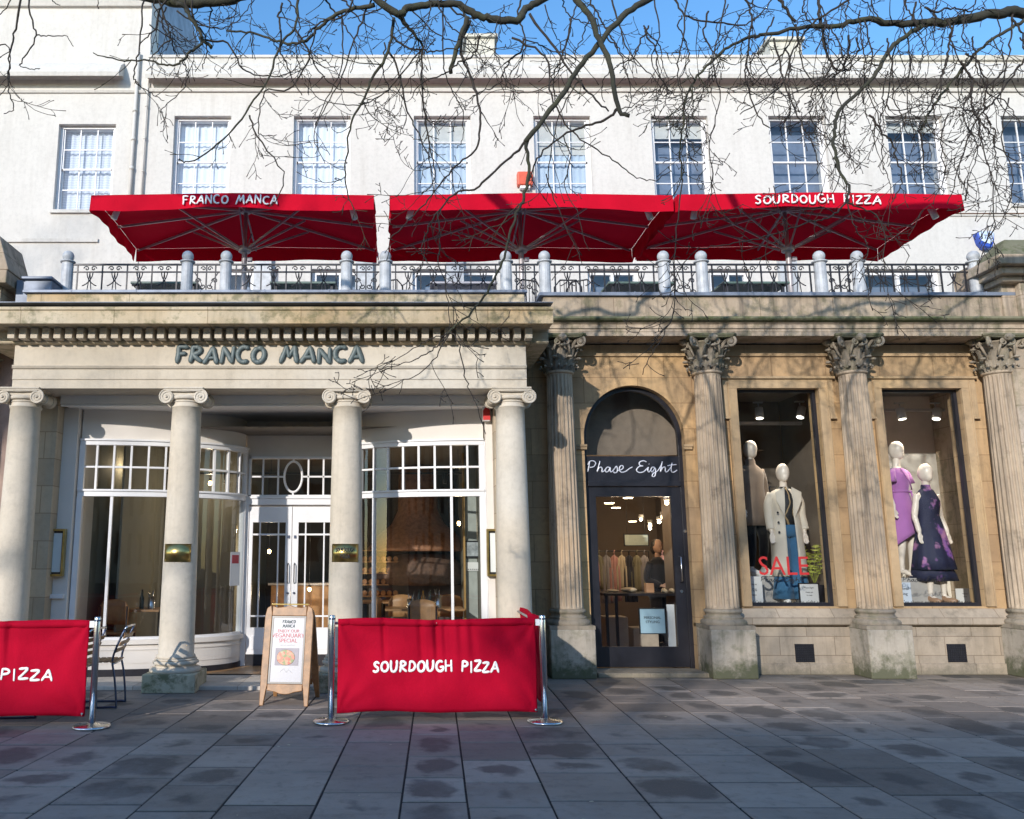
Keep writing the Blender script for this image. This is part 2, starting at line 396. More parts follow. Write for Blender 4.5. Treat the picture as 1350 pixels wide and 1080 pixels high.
def letters(mb, s, x0, x1, z0, h, y, r, sq=.35, jit=.06, seed=3, curve=None):
    rr = random.Random(seed); tot = sum(LET[c][0]+.14 for c in s)-.14; k = (x1-x0)/tot; u = 0
    for c in s:
        wd, strokes = LET[c]; dz = rr.uniform(-jit, jit)*h; sc_ = 1+rr.uniform(-jit, jit); sl = rr.uniform(-.04, .08)
        for stp in strokes:
            pts = [Vector((x0+(u+a+b*sl)*k, y+rr.uniform(-.0015,.0015), z0+dz+b*h*sc_)) for a, b in stp]
            if curve: pts = [curve(p) for p in pts]
            L = smooth_line(pts, 4) if len(pts) > 2 else pts
            rad = [r*rr.uniform(.9, 1.12) for _ in L]; rad[0] *= .8; rad[-1] *= .8
            # rounded ends
            e0 = L[0]+(L[0]-L[1]).normalized()*r*.6; e1 = L[-1]+(L[-1]-L[-2]).normalized()*r*.6
            mb.tube([e0]+L+[e1], [r*.4]+rad+[r*.4], 8, sq)
        u += wd+.14
def text(s, size, loc, m, parent, name='lettering', align='CENTER', rot=(R(90),0,0), ext=.0015, label=None, sx=1, local=False):
    cu = bpy.data.curves.new(name, 'FONT'); cu.body = s; cu.size = size; cu.align_x = align; cu.extrude = ext; cu.resolution_u = 3
    t = bpy.data.objects.new('tmp', cu); C.objects.link(t); bpy.context.view_layer.update()
    me = bpy.data.meshes.new_from_object(t.evaluated_get(bpy.context.evaluated_depsgraph_get())); bpy.data.objects.remove(t)
    me.transform(Matrix.Translation(Vector(loc)) @ (Matrix.Rotation(rot[2], 4, 'Z') @ Matrix.Rotation(rot[0], 4, 'X')) @ Matrix.Diagonal((sx,1,1,1))); me.materials.clear(); me.materials.append(m)
    return link(me, name, parent, ORG[parent] if local else (0,0,0), 0, 0, label)
# ================================================================ pavement
def pavement():
    m, n, b = nodes('damp_flagstones')
    at = N(n, 'ShaderNodeAttribute'); at.attribute_name = 'slab'; sep = N(n, 'ShaderNodeSeparateColor'); n.links.new(at.outputs['Color'], sep.inputs[0])
    uv = N(n, 'ShaderNodeUVMap'); v = coords(n)
    nz = N(n, 'ShaderNodeTexNoise'); nz.inputs['Scale'].default_value = 4.5; nz.inputs['Detail'].default_value = 5; n.links.new(v, nz.inputs['Vector'])
    nz2 = noise(n, v, 1.1, 4); f3 = noise(n, v, 45, 4, .7); f4 = noise(n, coords(n, (.8, 4, 1)), 2.5, 5, .7)
    sub = N(n, 'ShaderNodeVectorMath'); sub.operation = 'LENGTH'; mp = N(n, 'ShaderNodeMapping'); mp.inputs['Location'].default_value = (-1.0,-1.0,0); mp.inputs['Scale'].default_value = (2,2,0)
    n.links.new(uv.outputs[0], mp.inputs[0])
    ad = N(n, 'ShaderNodeVectorMath'); ad.operation = 'MULTIPLY_ADD'; ad.inputs[1].default_value = (1.6,1.6,0)
    sb = N(n, 'ShaderNodeVectorMath'); sb.operation = 'SUBTRACT'; sb.inputs[1].default_value = (.5,.5,.5); n.links.new(nz.outputs['Color'], sb.inputs[0])
    n.links.new(sb.outputs[0], ad.inputs[0]); n.links.new(mp.outputs[0], ad.inputs[2]); n.links.new(ad.outputs[0], sub.inputs[0])
    # damp patch in the middle of a slab, of its own size per slab
    rr = N(n, 'ShaderNodeMath'); rr.operation = 'SUBTRACT'; n.links.new(sep.outputs[1], rr.inputs[0]); n.links.new(sub.outputs[1], rr.inputs[1])
    stain = ramp(n, rr.outputs[0], -.12, .16)
    base = mixc(n, sep.outputs[0], (.185,.147,.12), (.41,.335,.28))
    base = mixc(n, mul(n, ramp(n, nz2, .4, .65), .35), base, (.11,.095,.085))
    base = mixc(n, mul(n, ramp(n, f4, .5, .8), .35), base, (.05,.045,.045))
    base = mixc(n, mul(n, ramp(n, f3, .45, .8), .4), base, (.22,.21,.21))
    col = mixc(n, mul(n, stain, .8), base, (.075,.068,.064))
    tcg = N(n, 'ShaderNodeTexCoord'); spg = N(n, 'ShaderNodeSeparateXYZ'); n.links.new(tcg.outputs['Object'], spg.inputs[0])
    gy = ramp(n, spg.outputs[1], 10.0, 11.2)
    gx = ramp(n, spg.outputs[0], 1.5, 3)
    col = mixc(n, mul(n, mul(n, mul(n, gy, gx), .9), noise(n, v, 2, 6)), col, (.035,.04,.02))
    n.links.new(col, b.inputs['Base Color'])
    f6 = noise(n, v, 160, 3, .7); col = mixc(n, mul(n, ramp(n, f6, .58, .75), .5), col, (.36,.33,.30)); f7 = noise(n, v, .7, 6, .75)
    col = mixc(n, mul(n, ramp(n, f7, .5, .66), .45), col, (.32,.29,.265)); n.links.new(col, b.inputs['Base Color']); f8 = noise(n, v, 9, 7, .75)
    col = mixc(n, mul(n, ramp(n, f8, .52, .72), .45), col, (.08,.07,.06)); n.links.new(col, b.inputs['Base Color'])
    b.inputs['Roughness'].default_value = .72; b.inputs['Specular IOR Level'].default_value = .3; bump(n, b, f8, .5, .006)
    jm = simple('dark_joint_sand', (.018,.017,.016), .95, 0, .5, 30, .3)
    base_mb = MB(); base_mb.q((-60,-60,-.006),(60,-60,-.006),(60,60,-.006),(-60,60,-.006))
    g = base_mb.build('ground', jm); tag(g, 'dark joint bed under the paving and ground all round', kind='structure')
    rot = Matrix.Rotation(-R(2.8), 4, 'Z')
    me = bpy.data.meshes.new('pavement'); vs, fs, cols, uvs = [], [], [], []
    # joint lines measured along y=5.2
    xs = [G(x, 1080).x for x in (-234,-105,33,165,277,408,526,619,736,873,993,1138,1235,1370)]
    while xs[0] > -16: xs.insert(0, xs[0]-rnd.choice((.41,.5,.52,.58,.61)))
    while xs[-1] < 18: xs.append(xs[-1]+rnd.choice((.41,.5,.52,.58,.61)))
    off = math.tan(R(2.8))*5.2; gx_ = .005
    for i in range(len(xs)-1):
        y = -9-rnd.random()
        while y < 12.6:
            d = rnd.choice((.42,.5,.58,.62,.7,.8)); tone = min(1, max(0, rnd.gauss(.5,.28))); st = rnd.choice((0,0,0,.3,.45,.55,.62,.7,.75,.88))
            x0, x1, y0, y1 = xs[i]+gx_+rnd.uniform(0,.003), xs[i+1]-gx_-rnd.uniform(0,.003), y+.012, y+d-.012
            k = len(vs); bv = .003; hz = rnd.uniform(-.0015,.0015)
            for (a, c, z) in ((x0,y0,-.005),(x1,y0,-.005),(x1,y1,-.005),(x0,y1,-.005),(x0+bv,y0+bv,hz),(x1-bv,y0+bv,hz),(x1-bv,y1-bv,hz),(x0+bv,y1-bv,hz)):
                sh = (c-5.2)*math.tan(R(2.8)); vs.append((a+sh, c, z))
            for f in ((4,5,6,7),(0,1,5,4),(1,2,6,5),(2,3,7,6),(3,0,4,7)):
                fs.append(tuple(k+q for q in f)); cols += [(tone, st, 0, 1)]*4
                for q in f: uvs.append(((0,1,1,0,.02,.98,.98,.02)[q], (0,0,1,1,.02,.02,.98,.98)[q]))
            y += d
    me.from_pydata(vs, [], fs); me.materials.append(m)
    ca = me.color_attributes.new('slab', 'FLOAT_COLOR', 'CORNER'); ca.data.foreach_set('color', [c for q in cols for c in q])
    ul = me.uv_layers.new(name='UVMap'); ul.data.foreach_set('uv', [c for q in uvs for c in q])
    o = link(me, 'pavement'); tag(o, 'grey flagstone pavement with damp patches', kind='structure')
pavement()
# ================================================================ columns (protos in local coordinates)
def ionic_column(parent, x, y, first=[None]):
    loc = (x, y, 0); H = 3.52
    if first[0]: sh, cp, bs, pl = first[0]
    else:
        m = MB(); prof = []
        for k in range(13):
            t = k/12; r = .203-.030*t**1.6; prof.append((r, .36+t*(H-.24-.36)))
        prof = [(.225,.36),(.222,.385),(.205,.40)]+prof[1:]+[(.185,H-.235),(.19,H-.22),(.178,H-.21),(.178,H-.15)]
        m.lathe(prof, n=48); sh = m.mesh('column', M['cream'])
        m = MB(); m.lathe([(.24,.335),(.262,.32),(.262,.30),(.24,.285),(.232,.28),(.232,.265),(.255,.262),(.285,.25),(.295,.225),(.285,.20)], n=48)
        m.lathe([(.215,.36),(.235,.355),(.243,.345),(.235,.335)], n=48); bs = m.mesh('base', M['cream'])
        m = MB(); m.box(-.30,.30,-.30,.30,0,.205); pl = m.mesh('plinth', M['green_base'])
        m = MB()
        m.box(-.235,.235,-.215,.215,H-.022,H); m.box(-.225,.225,-.205,.205,H-.04,H-.022)
        # cushion between the volutes with egg and dart ridges
        m.box(-.2,.2,-.165,.165,H-.095,H-.04)
        m.lathe([(.17,H-.15),(.20,H-.135),(.205,H-.115),(.19,H-.095)], n=40, fn=lambda t, z: 1+.05*abs(math.sin(t*14)))
        m.lathe([(.182,H-.175),(.19,H-.168),(.182,H-.16)], n=40)
        for sy in (-1, 1):
            for sx in (-1, 1):
                cx, cz = sx*.205, H-.118
                rotm = Matrix.Rotation(R(90), 3, 'X')
                m.lathe([(.080,-.03),(.083,0),(.080,.03)], (cx, sy*.165, cz), 28, rot=rotm)
                sp = []
                for k in range(44):
                    a = k/44*2*math.pi*2.4; r = .078*(1-k/44)+.012
                    sp.append((cx+sx*r*math.cos(a+math.pi/2)*-1, sy*.197, cz+r*math.sin(a+math.pi/2)))
                m.tube(sp, [.0095*(1-.5*k/44) for k in range(44)], 6); m.ball((cx, sy*.2, cz), .016, n=10, m=6)
            m.tube([(-.21, sy*.197, H-.045), (0, sy*.197, H-.050), (.21, sy*.197, H-.045)], .008, 6)
        for sx in (-1, 1):
            m.lathe([(.078,-.165),(.06,-.09),(.052,0),(.06,.09),(.078,.165)], (sx*.205,0,H-.118), 20, rot=Matrix.Rotation(R(90),3,'X'))
            m.lathe([(.062,-.02),(.066,0),(.062,.02)], (sx*.205,0,H-.118), 20, rot=Matrix.Rotation(R(90),3,'X'))
        cp = m.mesh('capital', M['cream'])
        first[0] = (sh, cp, bs, pl)
    c = link(sh, 'column', parent, loc)
    link(cp, 'capital', c, loc, .002); link(bs, 'base', c, loc); link(pl, 'plinth', c, loc, .012)
    return c
def flute_fn(n, depth, z0, z1):
    def f(t, z):
        u = (t*n/(2*math.pi)) % 1; k = 1
        if u < .16 or u > .84: d = 0
        else: d = math.sin(math.pi*(u-.16)/.68)**.7
        e = min(1, max(0, (z-z0)/.05), max(0, (z1-z)/.05)) if z0 < z < z1 else 0
        return 1-depth*d*e
    return f
def corinthian_column(parent, x, y, first=[None]):
    loc = (x, y, 0)
    if first[0]: sh, cp, ab, bs, pl = first[0]
    else:
        z0, z1 = .84, 3.95
        m = MB(); prof = []
        zs = [z0, z0+.02, z0+.03, z0+.045, z0+.06, z0+.08]+[z0+.1+(z1-z0-.2)*k/10 for k in range(11)]+[z1-.08,z1-.06,z1-.045,z1-.03,z1-.02,z1]
        for z in zs:
            t = (z-z0)/(z1-z0); prof.append((.208-.036*t**1.5, z))
        m.lathe(prof, n=20*12, fn=flute_fn(20, .12, z0+.01, z1-.01)); 
        m.lathe([(.18,z1-.005),(.195,z1+.01),(.198,z1+.022),(.19,z1+.035),(.175,z1+.04)], n=40)
        sh = m.mesh('column', M['fluted'])
        m = MB(); m.lathe([(.215,.845),(.235,.83),(.238,.81),(.225,.795),(.212,.785),(.212,.76),(.235,.75),(.25,.74),(.232,.725),(.25,.715),(.278,.70),(.288,.675),(.278,.65),(.27,.63)], n=48)
        m.box(-.29,.29,-.29,.29,.60,.648); bs = m.mesh('base', M['carved'])
        m = MB(); m.box(-.285,.285,-.30,.30,0,.60); pl = m.mesh('plinth', M['plinth'])
        # capital: bell, two rows of curling leaves, corner volutes, concave abacus
        m = MB(); zb = z1+.035; zt = 4.44
        m.lathe([(.165,zb),(.165,zb+.15),(.18,zb+.28),(.22,zb+.38),(.27,zt-.06)], n=32)
        def leaf(a, zb_, h, w_, out):
            rows = []
            for k in range(9):
                t = k/8; rad = .172+out*t**2.2; z = zb_+h*t
                if t > .8: z = zb_+h*(.8+.12*math.sin((t-.8)/.2*2.2)); rad += .045*(t-.8)/.2
                ww = w_*(.75+.35*math.sin(math.pi*min(t*1.1,1)))*(1-.55*max(0,t-.75)/.25)*(1+.13*(-1)**k)
                row = []
                for j in range(7):
                    u = (j-3)/3; aa = a+u*ww/rad*.5
                    rr = rad+.016*math.cos(u*math.pi*1.0)*(1 if abs(u) > .2 else 1.7)+.012*math.cos(u*9)
                    row.append((rr*math.cos(aa), rr*math.sin(aa), z-.012*abs(u)*(k % 2)))
                rows.append(row)
            m.sheet(rows)
            c0 = rows[-2][3]; m.ball((c0[0]*1.02, c0[1]*1.02, c0[2]), w_*.33, w_*.33, .02, 8, 5)
        for k in range(8): leaf(R(22.5+45*k), zb, .19, .125, .05)
        for k in range(8): leaf(R(45*k), zb+.04, .31, .125, .085)
        for k in range(16): leaf(R(11.25+22.5*k), zb, .07, .05, .03)
        for k in range(4):
            a = R(45+90*k); d = Vector((math.cos(a), math.sin(a), 0)); pd = Vector((-d.y, d.x, 0))
            m.tube([d*.19+Vector((0,0,zb+.24)), d*.23+Vector((0,0,zb+.33)), d*.30+Vector((0,0,zt-.035)), d*.385+Vector((0,0,zt-.03))], [.018,.024,.028,.03], 8)
            sp = []
            for q in range(26):
                b_ = q/26*2*math.pi*1.6; r = .062*(1-q/26)+.01
                sp.append(d*(.36+r*math.sin(b_))+Vector((0,0,zt-.085+r*math.cos(b_))))
            m.tube(sp, [.020*(1-.4*q/26) for q in range(26)], 7); m.ball(d*.36+Vector((0,0,zt-.085)), .035, n=10, m=6)
            a2 = R(90*k); d2 = Vector((math.cos(a2), math.sin(a2), 0)); p2 = Vector((-d2.y, d2.x, 0))
            for s_ in (-1, 1):
                sp = [d2*.262+p2*s_*(.055+(.042*(1-q/20)+.006)*math.sin(q/20*9))+Vector((0,0,zt-.085+(.042*(1-q/20)+.006)*math.cos(q/20*9))) for q in range(20)]
                m.tube(sp, .012, 6)
                m.tube([d2*.2+p2*s_*.11+Vector((0,0,zb+.2)), d2*.235+p2*s_*.10+Vector((0,0,zb+.3)), d2*.262+p2*s_*.06+Vector((0,0,zt-.045))], [.014,.018,.014], 6)
            m.ball(d2*.29+Vector((0,0,zt-.03)), .062, .062, .055, 10, 7)
            for s_ in (-1,0,1): m.ball(d2*.325+p2*s_*.035+Vector((0,0,zt-.03+.02*(s_==0))), .024, n=7, m=5)
        cp = m.mesh('capital', M['carved'])
        m = MB(); ol = []
        for k in range(4):
            a = R(45+90*k); e0 = a-R(5.2); e1 = a+R(5.2)
            ol += [(.43*math.cos(e0), .43*math.sin(e0)), (.43*math.cos(e1), .43*math.sin(e1))]
            for q in range(1, 8):
                t = q/8; am = a+R(5.2)+t*R(79.6); rr = .43-.135*math.sin(math.pi*t)**.6*1.0
                ol.append((rr*math.cos(am), rr*math.sin(am)))
        # square it: concave sides between four blunt corners
        nO = len(ol); b0 = len(m.v)
        for z, s_ in ((zt-.03,.93),(zt-.012,.96),(zt,1.0),(zt+.025,1.0)):
            for a_, b_ in ol: m.v.append((a_*s_, b_*s_, z))
        for j in range(3):
            for i in range(nO):
                i2 = (i+1) % nO; m.f.append((b0+j*nO+i, b0+j*nO+i2, b0+(j+1)*nO+i2, b0+(j+1)*nO+i)); m.sm.append(False)
        m.f.append(tuple(b0+i for i in reversed(range(nO)))); m.sm.append(False); m.f.append(tuple(b0+3*nO+i for i in range(nO))); m.sm.append(False)
        ab = m.mesh('abacus', M['carved_moss'])
        first[0] = (sh, cp, ab, bs, pl)
    c = link(sh, 'column', parent, loc)
    link(cp, 'capital', c, loc); link(ab, 'abacus', c, loc, .004); link(bs, 'base', c, loc); link(pl, 'plinth', c, loc, .015)
    return c
# ================================================================ restaurant building with portico
def Z(py, Y): return P(520, py, Y).z
XL, XR = -4.62, 1.60      # entablature ends
rest = thing('restaurant_building', 'cream limestone restaurant front with four smooth Ionic columns and dentil cornice', 'building', (-1.5, 11, 0))
YA = 9.87                # architrave face
zA0, zA1, zA2, zA3 = Z(512,YA), Z(500,YA), Z(487,YA), Z(482,YA)
zF = Z(455,YA)
m = MB()
m.prof_x([(YA+.012,zA0),(YA+.012,zA1-.006),(YA,zA1),(YA,zA2),(YA-.02,zA2+.01),(YA-.035,zA2+.035),(YA-.035,zA3),(YA+.01,zA3+.006),(YA+.01,zF),(10.32,zF),(10.32,zA0)], XL, XR)
for x0, x1 in ((XL, XL+.42), (XR-.42, XR)):   # returns of the architrave back to the wall
    m.prof_x([(10.321,zA0),(10.321,zF),(11.3,zF),(11.3,zA0)], x0, x1)
arch = m.build('entablature', M['cream'], rest, bevel=.004)
YC = 9.47; zD0 = Z(446,9.70); zD1 = Z(436,9.70); zC0 = Z(426,YC); zC1 = Z(409,YC); zC2 = Z(405,YC)
m = MB()
m.prof_x([(YA+.0,zF+.002),(YA-.03,zF+.012),(YA-.045,zF+.03),(YA-.03,zF+.045),(YA-.03,zD1+.041),(9.66,zD1+.045),(YC+.05,zC0+.012),(YC+.05,zC0),(YC+.02,zC0),(YC+.02,zC1),(YC,zC1+.008),(YC,zC2),(YC+.02,zC2+.012),(10.0,zC2+.05),(11.3,zC2+.05),(11.3,zF+.002)], XL-.36, XR+.27)
corn = m.build('cornice', M['blocking'], rest, bevel=.004)
m = MB(); x = XL-.02
while x < XR+.02:
    m.box(x, x+.085, 9.70, YA+.1, zD0, zD1+.04); x += .138
m.build('dentils', M['cream'], corn, bevel=.004)
YB = 10.0; zB1 = Z(387,YB)
m = MB(); m.box(XL+.04, XR+.02, YB, 10.35, zC2+.055, zB1); m.build('blocking_course', M['blocking'], rest, bevel=.006)
m = MB(); m.box(XL+.0, XR+.05, YB-.045, 10.4, zB1+.002, zB1+.035)
for k in range(8): m.box(XL+.6+k*.8, XL+.615+k*.8, YB-.05, 10.4, zB1+.0, zB1+.042)
m.build('coping', M['lead'], rest, bevel=.003)
m = MB(); m.box(XL-.36, XR+.27, YC-.012, 10.0, zC2+.055, zC2+.062) 
m.build('lead_flashing', M['lead'], rest)
for px in (35, 247, 458, 672): ionic_column(rest, (px-520)*10.23/FPX, 10.05)
# portico ceiling and floor
m = MB(); m.box(XL+.42, XR-.42, 10.3215, 12.6, 3.40, 3.60); m.prof_x([(10.325,3.395),(10.36,3.395),(10.36,3.37),(10.325,3.37)], XL+.43, XR-.43)
m.build('portico_ceiling', simple('bright_ceiling_paint', (.86,.83,.79), .8, 0, .03), rest)
m = MB(); m.box(XL-.02, XR+.0, 9.98, 12.1, -.01, .045)
m.build('portico_floor', stone('pale_worn_step', (.58,.53,.47), (.50,.45,.39), (.2,.18,.15), .4, (1.2,.5)), rest, bevel=.008)
# side piers (antae) and jambs behind the end columns
for s_, xa, xb in ((-1, XL+.1, XL+.36), (1, XR-.34, XR-.0)):
    m = MB(); m.box(xa, xb, 10.42, 11.35, .045, zA0-.002); m.build('pier', M['cream_wall'], rest, bevel=.006)
XBL, XBR = -4.05, 1.15
m = MB(); m.box(XL+.361, XBL-.02, 10.62, 11.35, .045, 3.399); m.build('side_jamb', M['paint_wall'], rest, bevel=.004)
m = MB(); m.box(XBR+.02, XR-.341, 10.62, 11.35, .045, 3.399); m.build('side_jamb', M['paint_wall'], rest, bevel=.004)
m = MB(); m.box(XL+.36, XL+.52, 10.57, 10.62, 1.0, 1.05); 
m.build('dado_moulding', M['paint'], rest)
# ---- bow windows: quarter ellipses back to the door
DXC, DHW, YW0, YW1 = -1.42, .67, 10.72, 11.68
def bow(side):
    x0 = XBL if side < 0 else XBR; x1 = DXC+side*DHW; a = abs(x1-x0); b = YW1-YW0; sx = 1 if side < 0 else -1
    fine = [(x0+sx*a*math.sin(t*math.pi/2/60), YW0+b*(1-math.cos(t*math.pi/2/60))) for t in range(61)]
    L = [0]
    for i in range(60): L.append(L[-1]+math.hypot(fine[i+1][0]-fine[i][0], fine[i+1][1]-fine[i][1]))
    def at(s):
        s = max(0, min(1, s))*L[-1]
        for i in range(60):
            if L[i+1] >= s-1e-9:
                t = (s-L[i])/(L[i+1]-L[i]); p = Vector((fine[i][0]+(fine[i+1][0]-fine[i][0])*t, fine[i][1]+(fine[i+1][1]-fine[i][1])*t, 0))
                d = Vector((fine[i+1][0]-fine[i][0], fine[i+1][1]-fine[i][1], 0)).normalized(); nn = Vector((d.y, -d.x, 0))*(1 if side < 0 else -1)
                return p, d, nn   # nn points out to the street
    def band(m, z0, z1, o0, o1, s0=0, s1=1, n=40):
        "curved solid: offset o0 (outside) to o1 (inside)"
        g = []
        for k in range(n+1):
            p, d, nn = at(s0+(s1-s0)*k/n)
            g.append([p+nn*o0+Vector((0,0,z0)), p+nn*o0+Vector((0,0,z1)), p+nn*o1+Vector((0,0,z1)), p+nn*o1+Vector((0,0,z0))])
        m.sheet(g, smooth=False, close=True); m.q(*g[0]); m.q(*g[-1])
    def post(m, s, w, o0, o1, z0, z1):
        p, d, nn = at(s)
        pts = [p+d*(-w/2)+nn*o0, p+d*(w/2)+nn*o0, p+d*(w/2)+nn*o1, p+d*(-w/2)+nn*o1]
        m.q(*[q+Vector((0,0,z0)) for q in pts]); m.q(*[q+Vector((0,0,z1)) for q in pts])
        for i in range(4):
            j = (i+1) % 4; m.q(pts[i]+Vector((0,0,z0)), pts[j]+Vector((0,0,z0)), pts[j]+Vector((0,0,z1)), pts[i]+Vector((0,0,z1)))
    m = MB(); band(m, 2.99, 3.399, .0, -.12); m.build('fascia_panel', M['paint_wall'], rest)
    m = MB(); band(m, .13, .46, .0, -.12); band(m, .20, .40, .008, 0, .05, .95); band(m, .43, .485, .045, -.12); band(m, .36, .375, .02, 0)
    m.build('stall_riser', M['paint_wall'], rest)
    m = MB(); band(m, .046, .13, .012, -.12); m.build('dark_kerb_strip', M['black_paint'], rest)
    win = MB(); nP = 11
    band(win, 2.93, 2.99, .035, -.05); band(win, 2.985, 3.01, .055, 0)
    band(win, 2.27, 2.36, .03, -.05); band(win, 2.335, 2.36, .05, -.0)
    band(win, .485, .52, .02, -.05); band(win, 2.635, 2.66, .018, -.03)
    for k in range(nP+1):
        e = k in (0, nP)
        post(win, k/nP+(.012 if k == 0 else -.012 if k == nP else 0), .07 if e else .026, .03 if e else .02, -.03, 2.36, 2.93)
        if e: post(win, .012 if k == 0 else .988, .07, .03, -.05, .5, 2.27)
    for k in (2, 7): post(win, k/nP, .034, .02, -.035, .52, 2.27)
    if side > 0: post(win, 0, .12, .02, -.02, .5, 2.99)
    w_ = win.build('window', M['paint'], rest, bevel=.003)
    g = MB(); 
    rows = []
    for k in range(nP*4+1):
        p, d, nn = at(k/(nP*4)); rows.append([p-nn*.005+Vector((0,0,.5)), p-nn*.005+Vector((0,0,2.3))])
    g.sheet(rows)
    rows = []
    for k in range(nP*4+1):
        p, d, nn = at(k/(nP*4)); rows.append([p-nn*.005+Vector((0,0,2.34)), p-nn*.005+Vector((0,0,2.95))])
    g.sheet(rows)
    g.build('pane', M['glass_bow'], w_)
    return at
atL = bow(-1); atR = bow(1)
# ---- door between the bows
x0, x1 = DXC-DHW+.0, DXC+DHW
YD = YW1+.02
m = MB(); wall(m, x0+.0, x1, .05, 3.399, YD+.02, YD+.12, [(x0+.05, x1-.05, .051, 2.20), (x0+.05, x1-.05, 2.33, 2.90)])
m.build('door_wall', M['paint_wall'], rest)
m = MB()   # transom with the oval
ta, tb, tc_, td = x0+.05, x1-.05, 2.33, 2.90
m.box(ta,tb,YD-.01,YD+.05,td-.035,td); m.box(ta,tb,YD-.01,YD+.05,tc_,tc_+.03); m.box(ta,ta+.03,YD-.01,YD+.05,tc_,td); m.box(tb-.03,tb,YD-.01,YD+.05,tc_,td)
zm = (tc_+td)/2
m.box(ta,DXC-.12,YD+.0,YD+.03,zm-.012,zm+.012); m.box(DXC+.12,tb,YD,YD+.03,zm-.012,zm+.012)
for u in (.2,.4): 
    for s_ in (-1,1): m.box(DXC+s_*u*1.06-.012, DXC+s_*u*1.06+.012, YD, YD+.03, tc_, td)
m.tube([(DXC+.125*math.cos(2*math.pi*k/32), YD+.01, zm+.215*math.sin(2*math.pi*k/32)) for k in range(32)], .017, 8, None, True)
m.box(DXC-.012,DXC+.012,YD,YD+.03,zm+.225,td); m.box(DXC-.012,DXC+.012,YD,YD+.03,tc_,zm-.225)
fan = m.build('window', M['paint'], rest, bevel=.002)
g = MB(); g.q((ta,YD+.03,tc_),(tb,YD+.03,tc_),(tb,YD+.03,td),(ta,YD+.03,td)); g.build('pane', M['glass_bow'], fan)
m = MB(); m.box(x0-.0,x1,YD-.035,YD+.02,2.22,2.335); m.box(x0,x1,YD-.055,YD+.0,2.305,2.335); m.box(x0,x0+.07,YD-.02,YD+.02,.05,2.22); m.box(x1-.07,x1,YD-.02,YD+.02,.05,2.22)
m.build('door_frame', M['paint'], rest, bevel=.003)
for s_ in (-1, 1):
    a, b = (x0+.075, DXC-.004) if s_ < 0 else (DXC+.004, x1-.075)
    m = MB(); sl = .05; sm = .085
    la, lb = (a, b-sm) if s_ < 0 else (a+sm, b)
    l2, l3 = (a+sl, b-sm) if s_ < 0 else (a+sm, b-sl)
    wall(m, a, b, .21, 2.195, YD-.005, YD+.04, [(l2, l3, .56, 1.98)])
    m.box(l2+.0, l3, YD+.0, YD+.03, 1.80, 1.825); m.box(l2, l3, YD, YD+.03, .70, .722)
    for u in (.22, .78): m.box(l2+(l3-l2)*u-.010, l2+(l3-l2)*u+.010, YD+.001, YD+.029, .56, 1.98)
    m.box(l2+.02, l3-.02, YD-.014, YD, .27, .45)
    d = m.build('door', M['paint'], rest, bevel=.003)
    g = MB(); g.q((l2,YD+.018,.56),(l3,YD+.018,.56),(l3,YD+.018,1.98),(l2,YD+.018,1.98)); g.build('pane', M['glass_bow'], d)
    g = MB(); g.box(a, b, YD-.008, YD+.04, .05, .208); g.build('kick_plate', M['black_paint'], d)
    g = MB(); hx = DXC+s_*.045; g.tube([(hx, YD-.01, 1.15), (hx, YD-.05, 1.17), (hx, YD-.05, 1.40), (hx, YD-.01, 1.42)], .008, 6)
    g.build('handle', M['black_paint'], d); g = MB(); g.box(hx-.015, hx+.015, YD-.02, YD-.005, 1.76, 1.80); g.build('latch', M['dark_steel'], d); g = MB(); g.ball((hx, YD-.015, 1.02), .016); g.build('lock', M['dark_steel'], d)
# interior room
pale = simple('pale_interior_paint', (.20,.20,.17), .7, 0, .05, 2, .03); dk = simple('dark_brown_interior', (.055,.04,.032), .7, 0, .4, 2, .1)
m = MB(); m.q((-4.5,10.9,.06),(1.35,10.9,.06),(1.35,17,.06),(-4.5,17,.06)); m.build('interior_floor', M['wood_floor'], rest)
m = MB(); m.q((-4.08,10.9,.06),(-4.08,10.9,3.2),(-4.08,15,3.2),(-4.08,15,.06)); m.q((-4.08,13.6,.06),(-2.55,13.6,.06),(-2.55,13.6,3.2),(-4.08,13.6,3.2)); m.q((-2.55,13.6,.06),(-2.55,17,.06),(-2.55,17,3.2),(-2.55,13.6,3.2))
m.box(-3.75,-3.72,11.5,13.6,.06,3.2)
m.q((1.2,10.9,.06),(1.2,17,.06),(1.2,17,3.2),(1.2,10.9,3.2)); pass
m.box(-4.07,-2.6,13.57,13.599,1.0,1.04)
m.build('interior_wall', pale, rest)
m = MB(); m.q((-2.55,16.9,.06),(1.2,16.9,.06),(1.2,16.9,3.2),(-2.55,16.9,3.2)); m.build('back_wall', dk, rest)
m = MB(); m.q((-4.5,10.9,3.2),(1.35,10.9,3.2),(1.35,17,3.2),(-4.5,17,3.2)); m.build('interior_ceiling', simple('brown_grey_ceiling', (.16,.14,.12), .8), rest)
m = MB(); m.box(XL,XR,12.7,17.1,3.47,3.6); m.box(XL-.02,XL+.1,11.36,17.1,0,3.4); m.box(XR-.05,XR,11.36,17.1,0,3.4); m.box(XL,XR,17.0,17.1,0,3.5); m.build('shell_wall', M['cream_wall'], rest)
m = MB(); m.box(-3.4,-1.0,12.4,12.43,2.72,2.745); m.box(-.6,1.1,12.4,12.43,2.72,2.745)
for x in (-3.1,-2.5,-.1,.75): m.lathe([(.03,2.58),(.04,2.72)], (x,12.415,0), 12); m.box(x-.004,x+.004,12.41,12.42,2.7,2.8)
m.build('spotlight_track', M['black_paint'], rest)
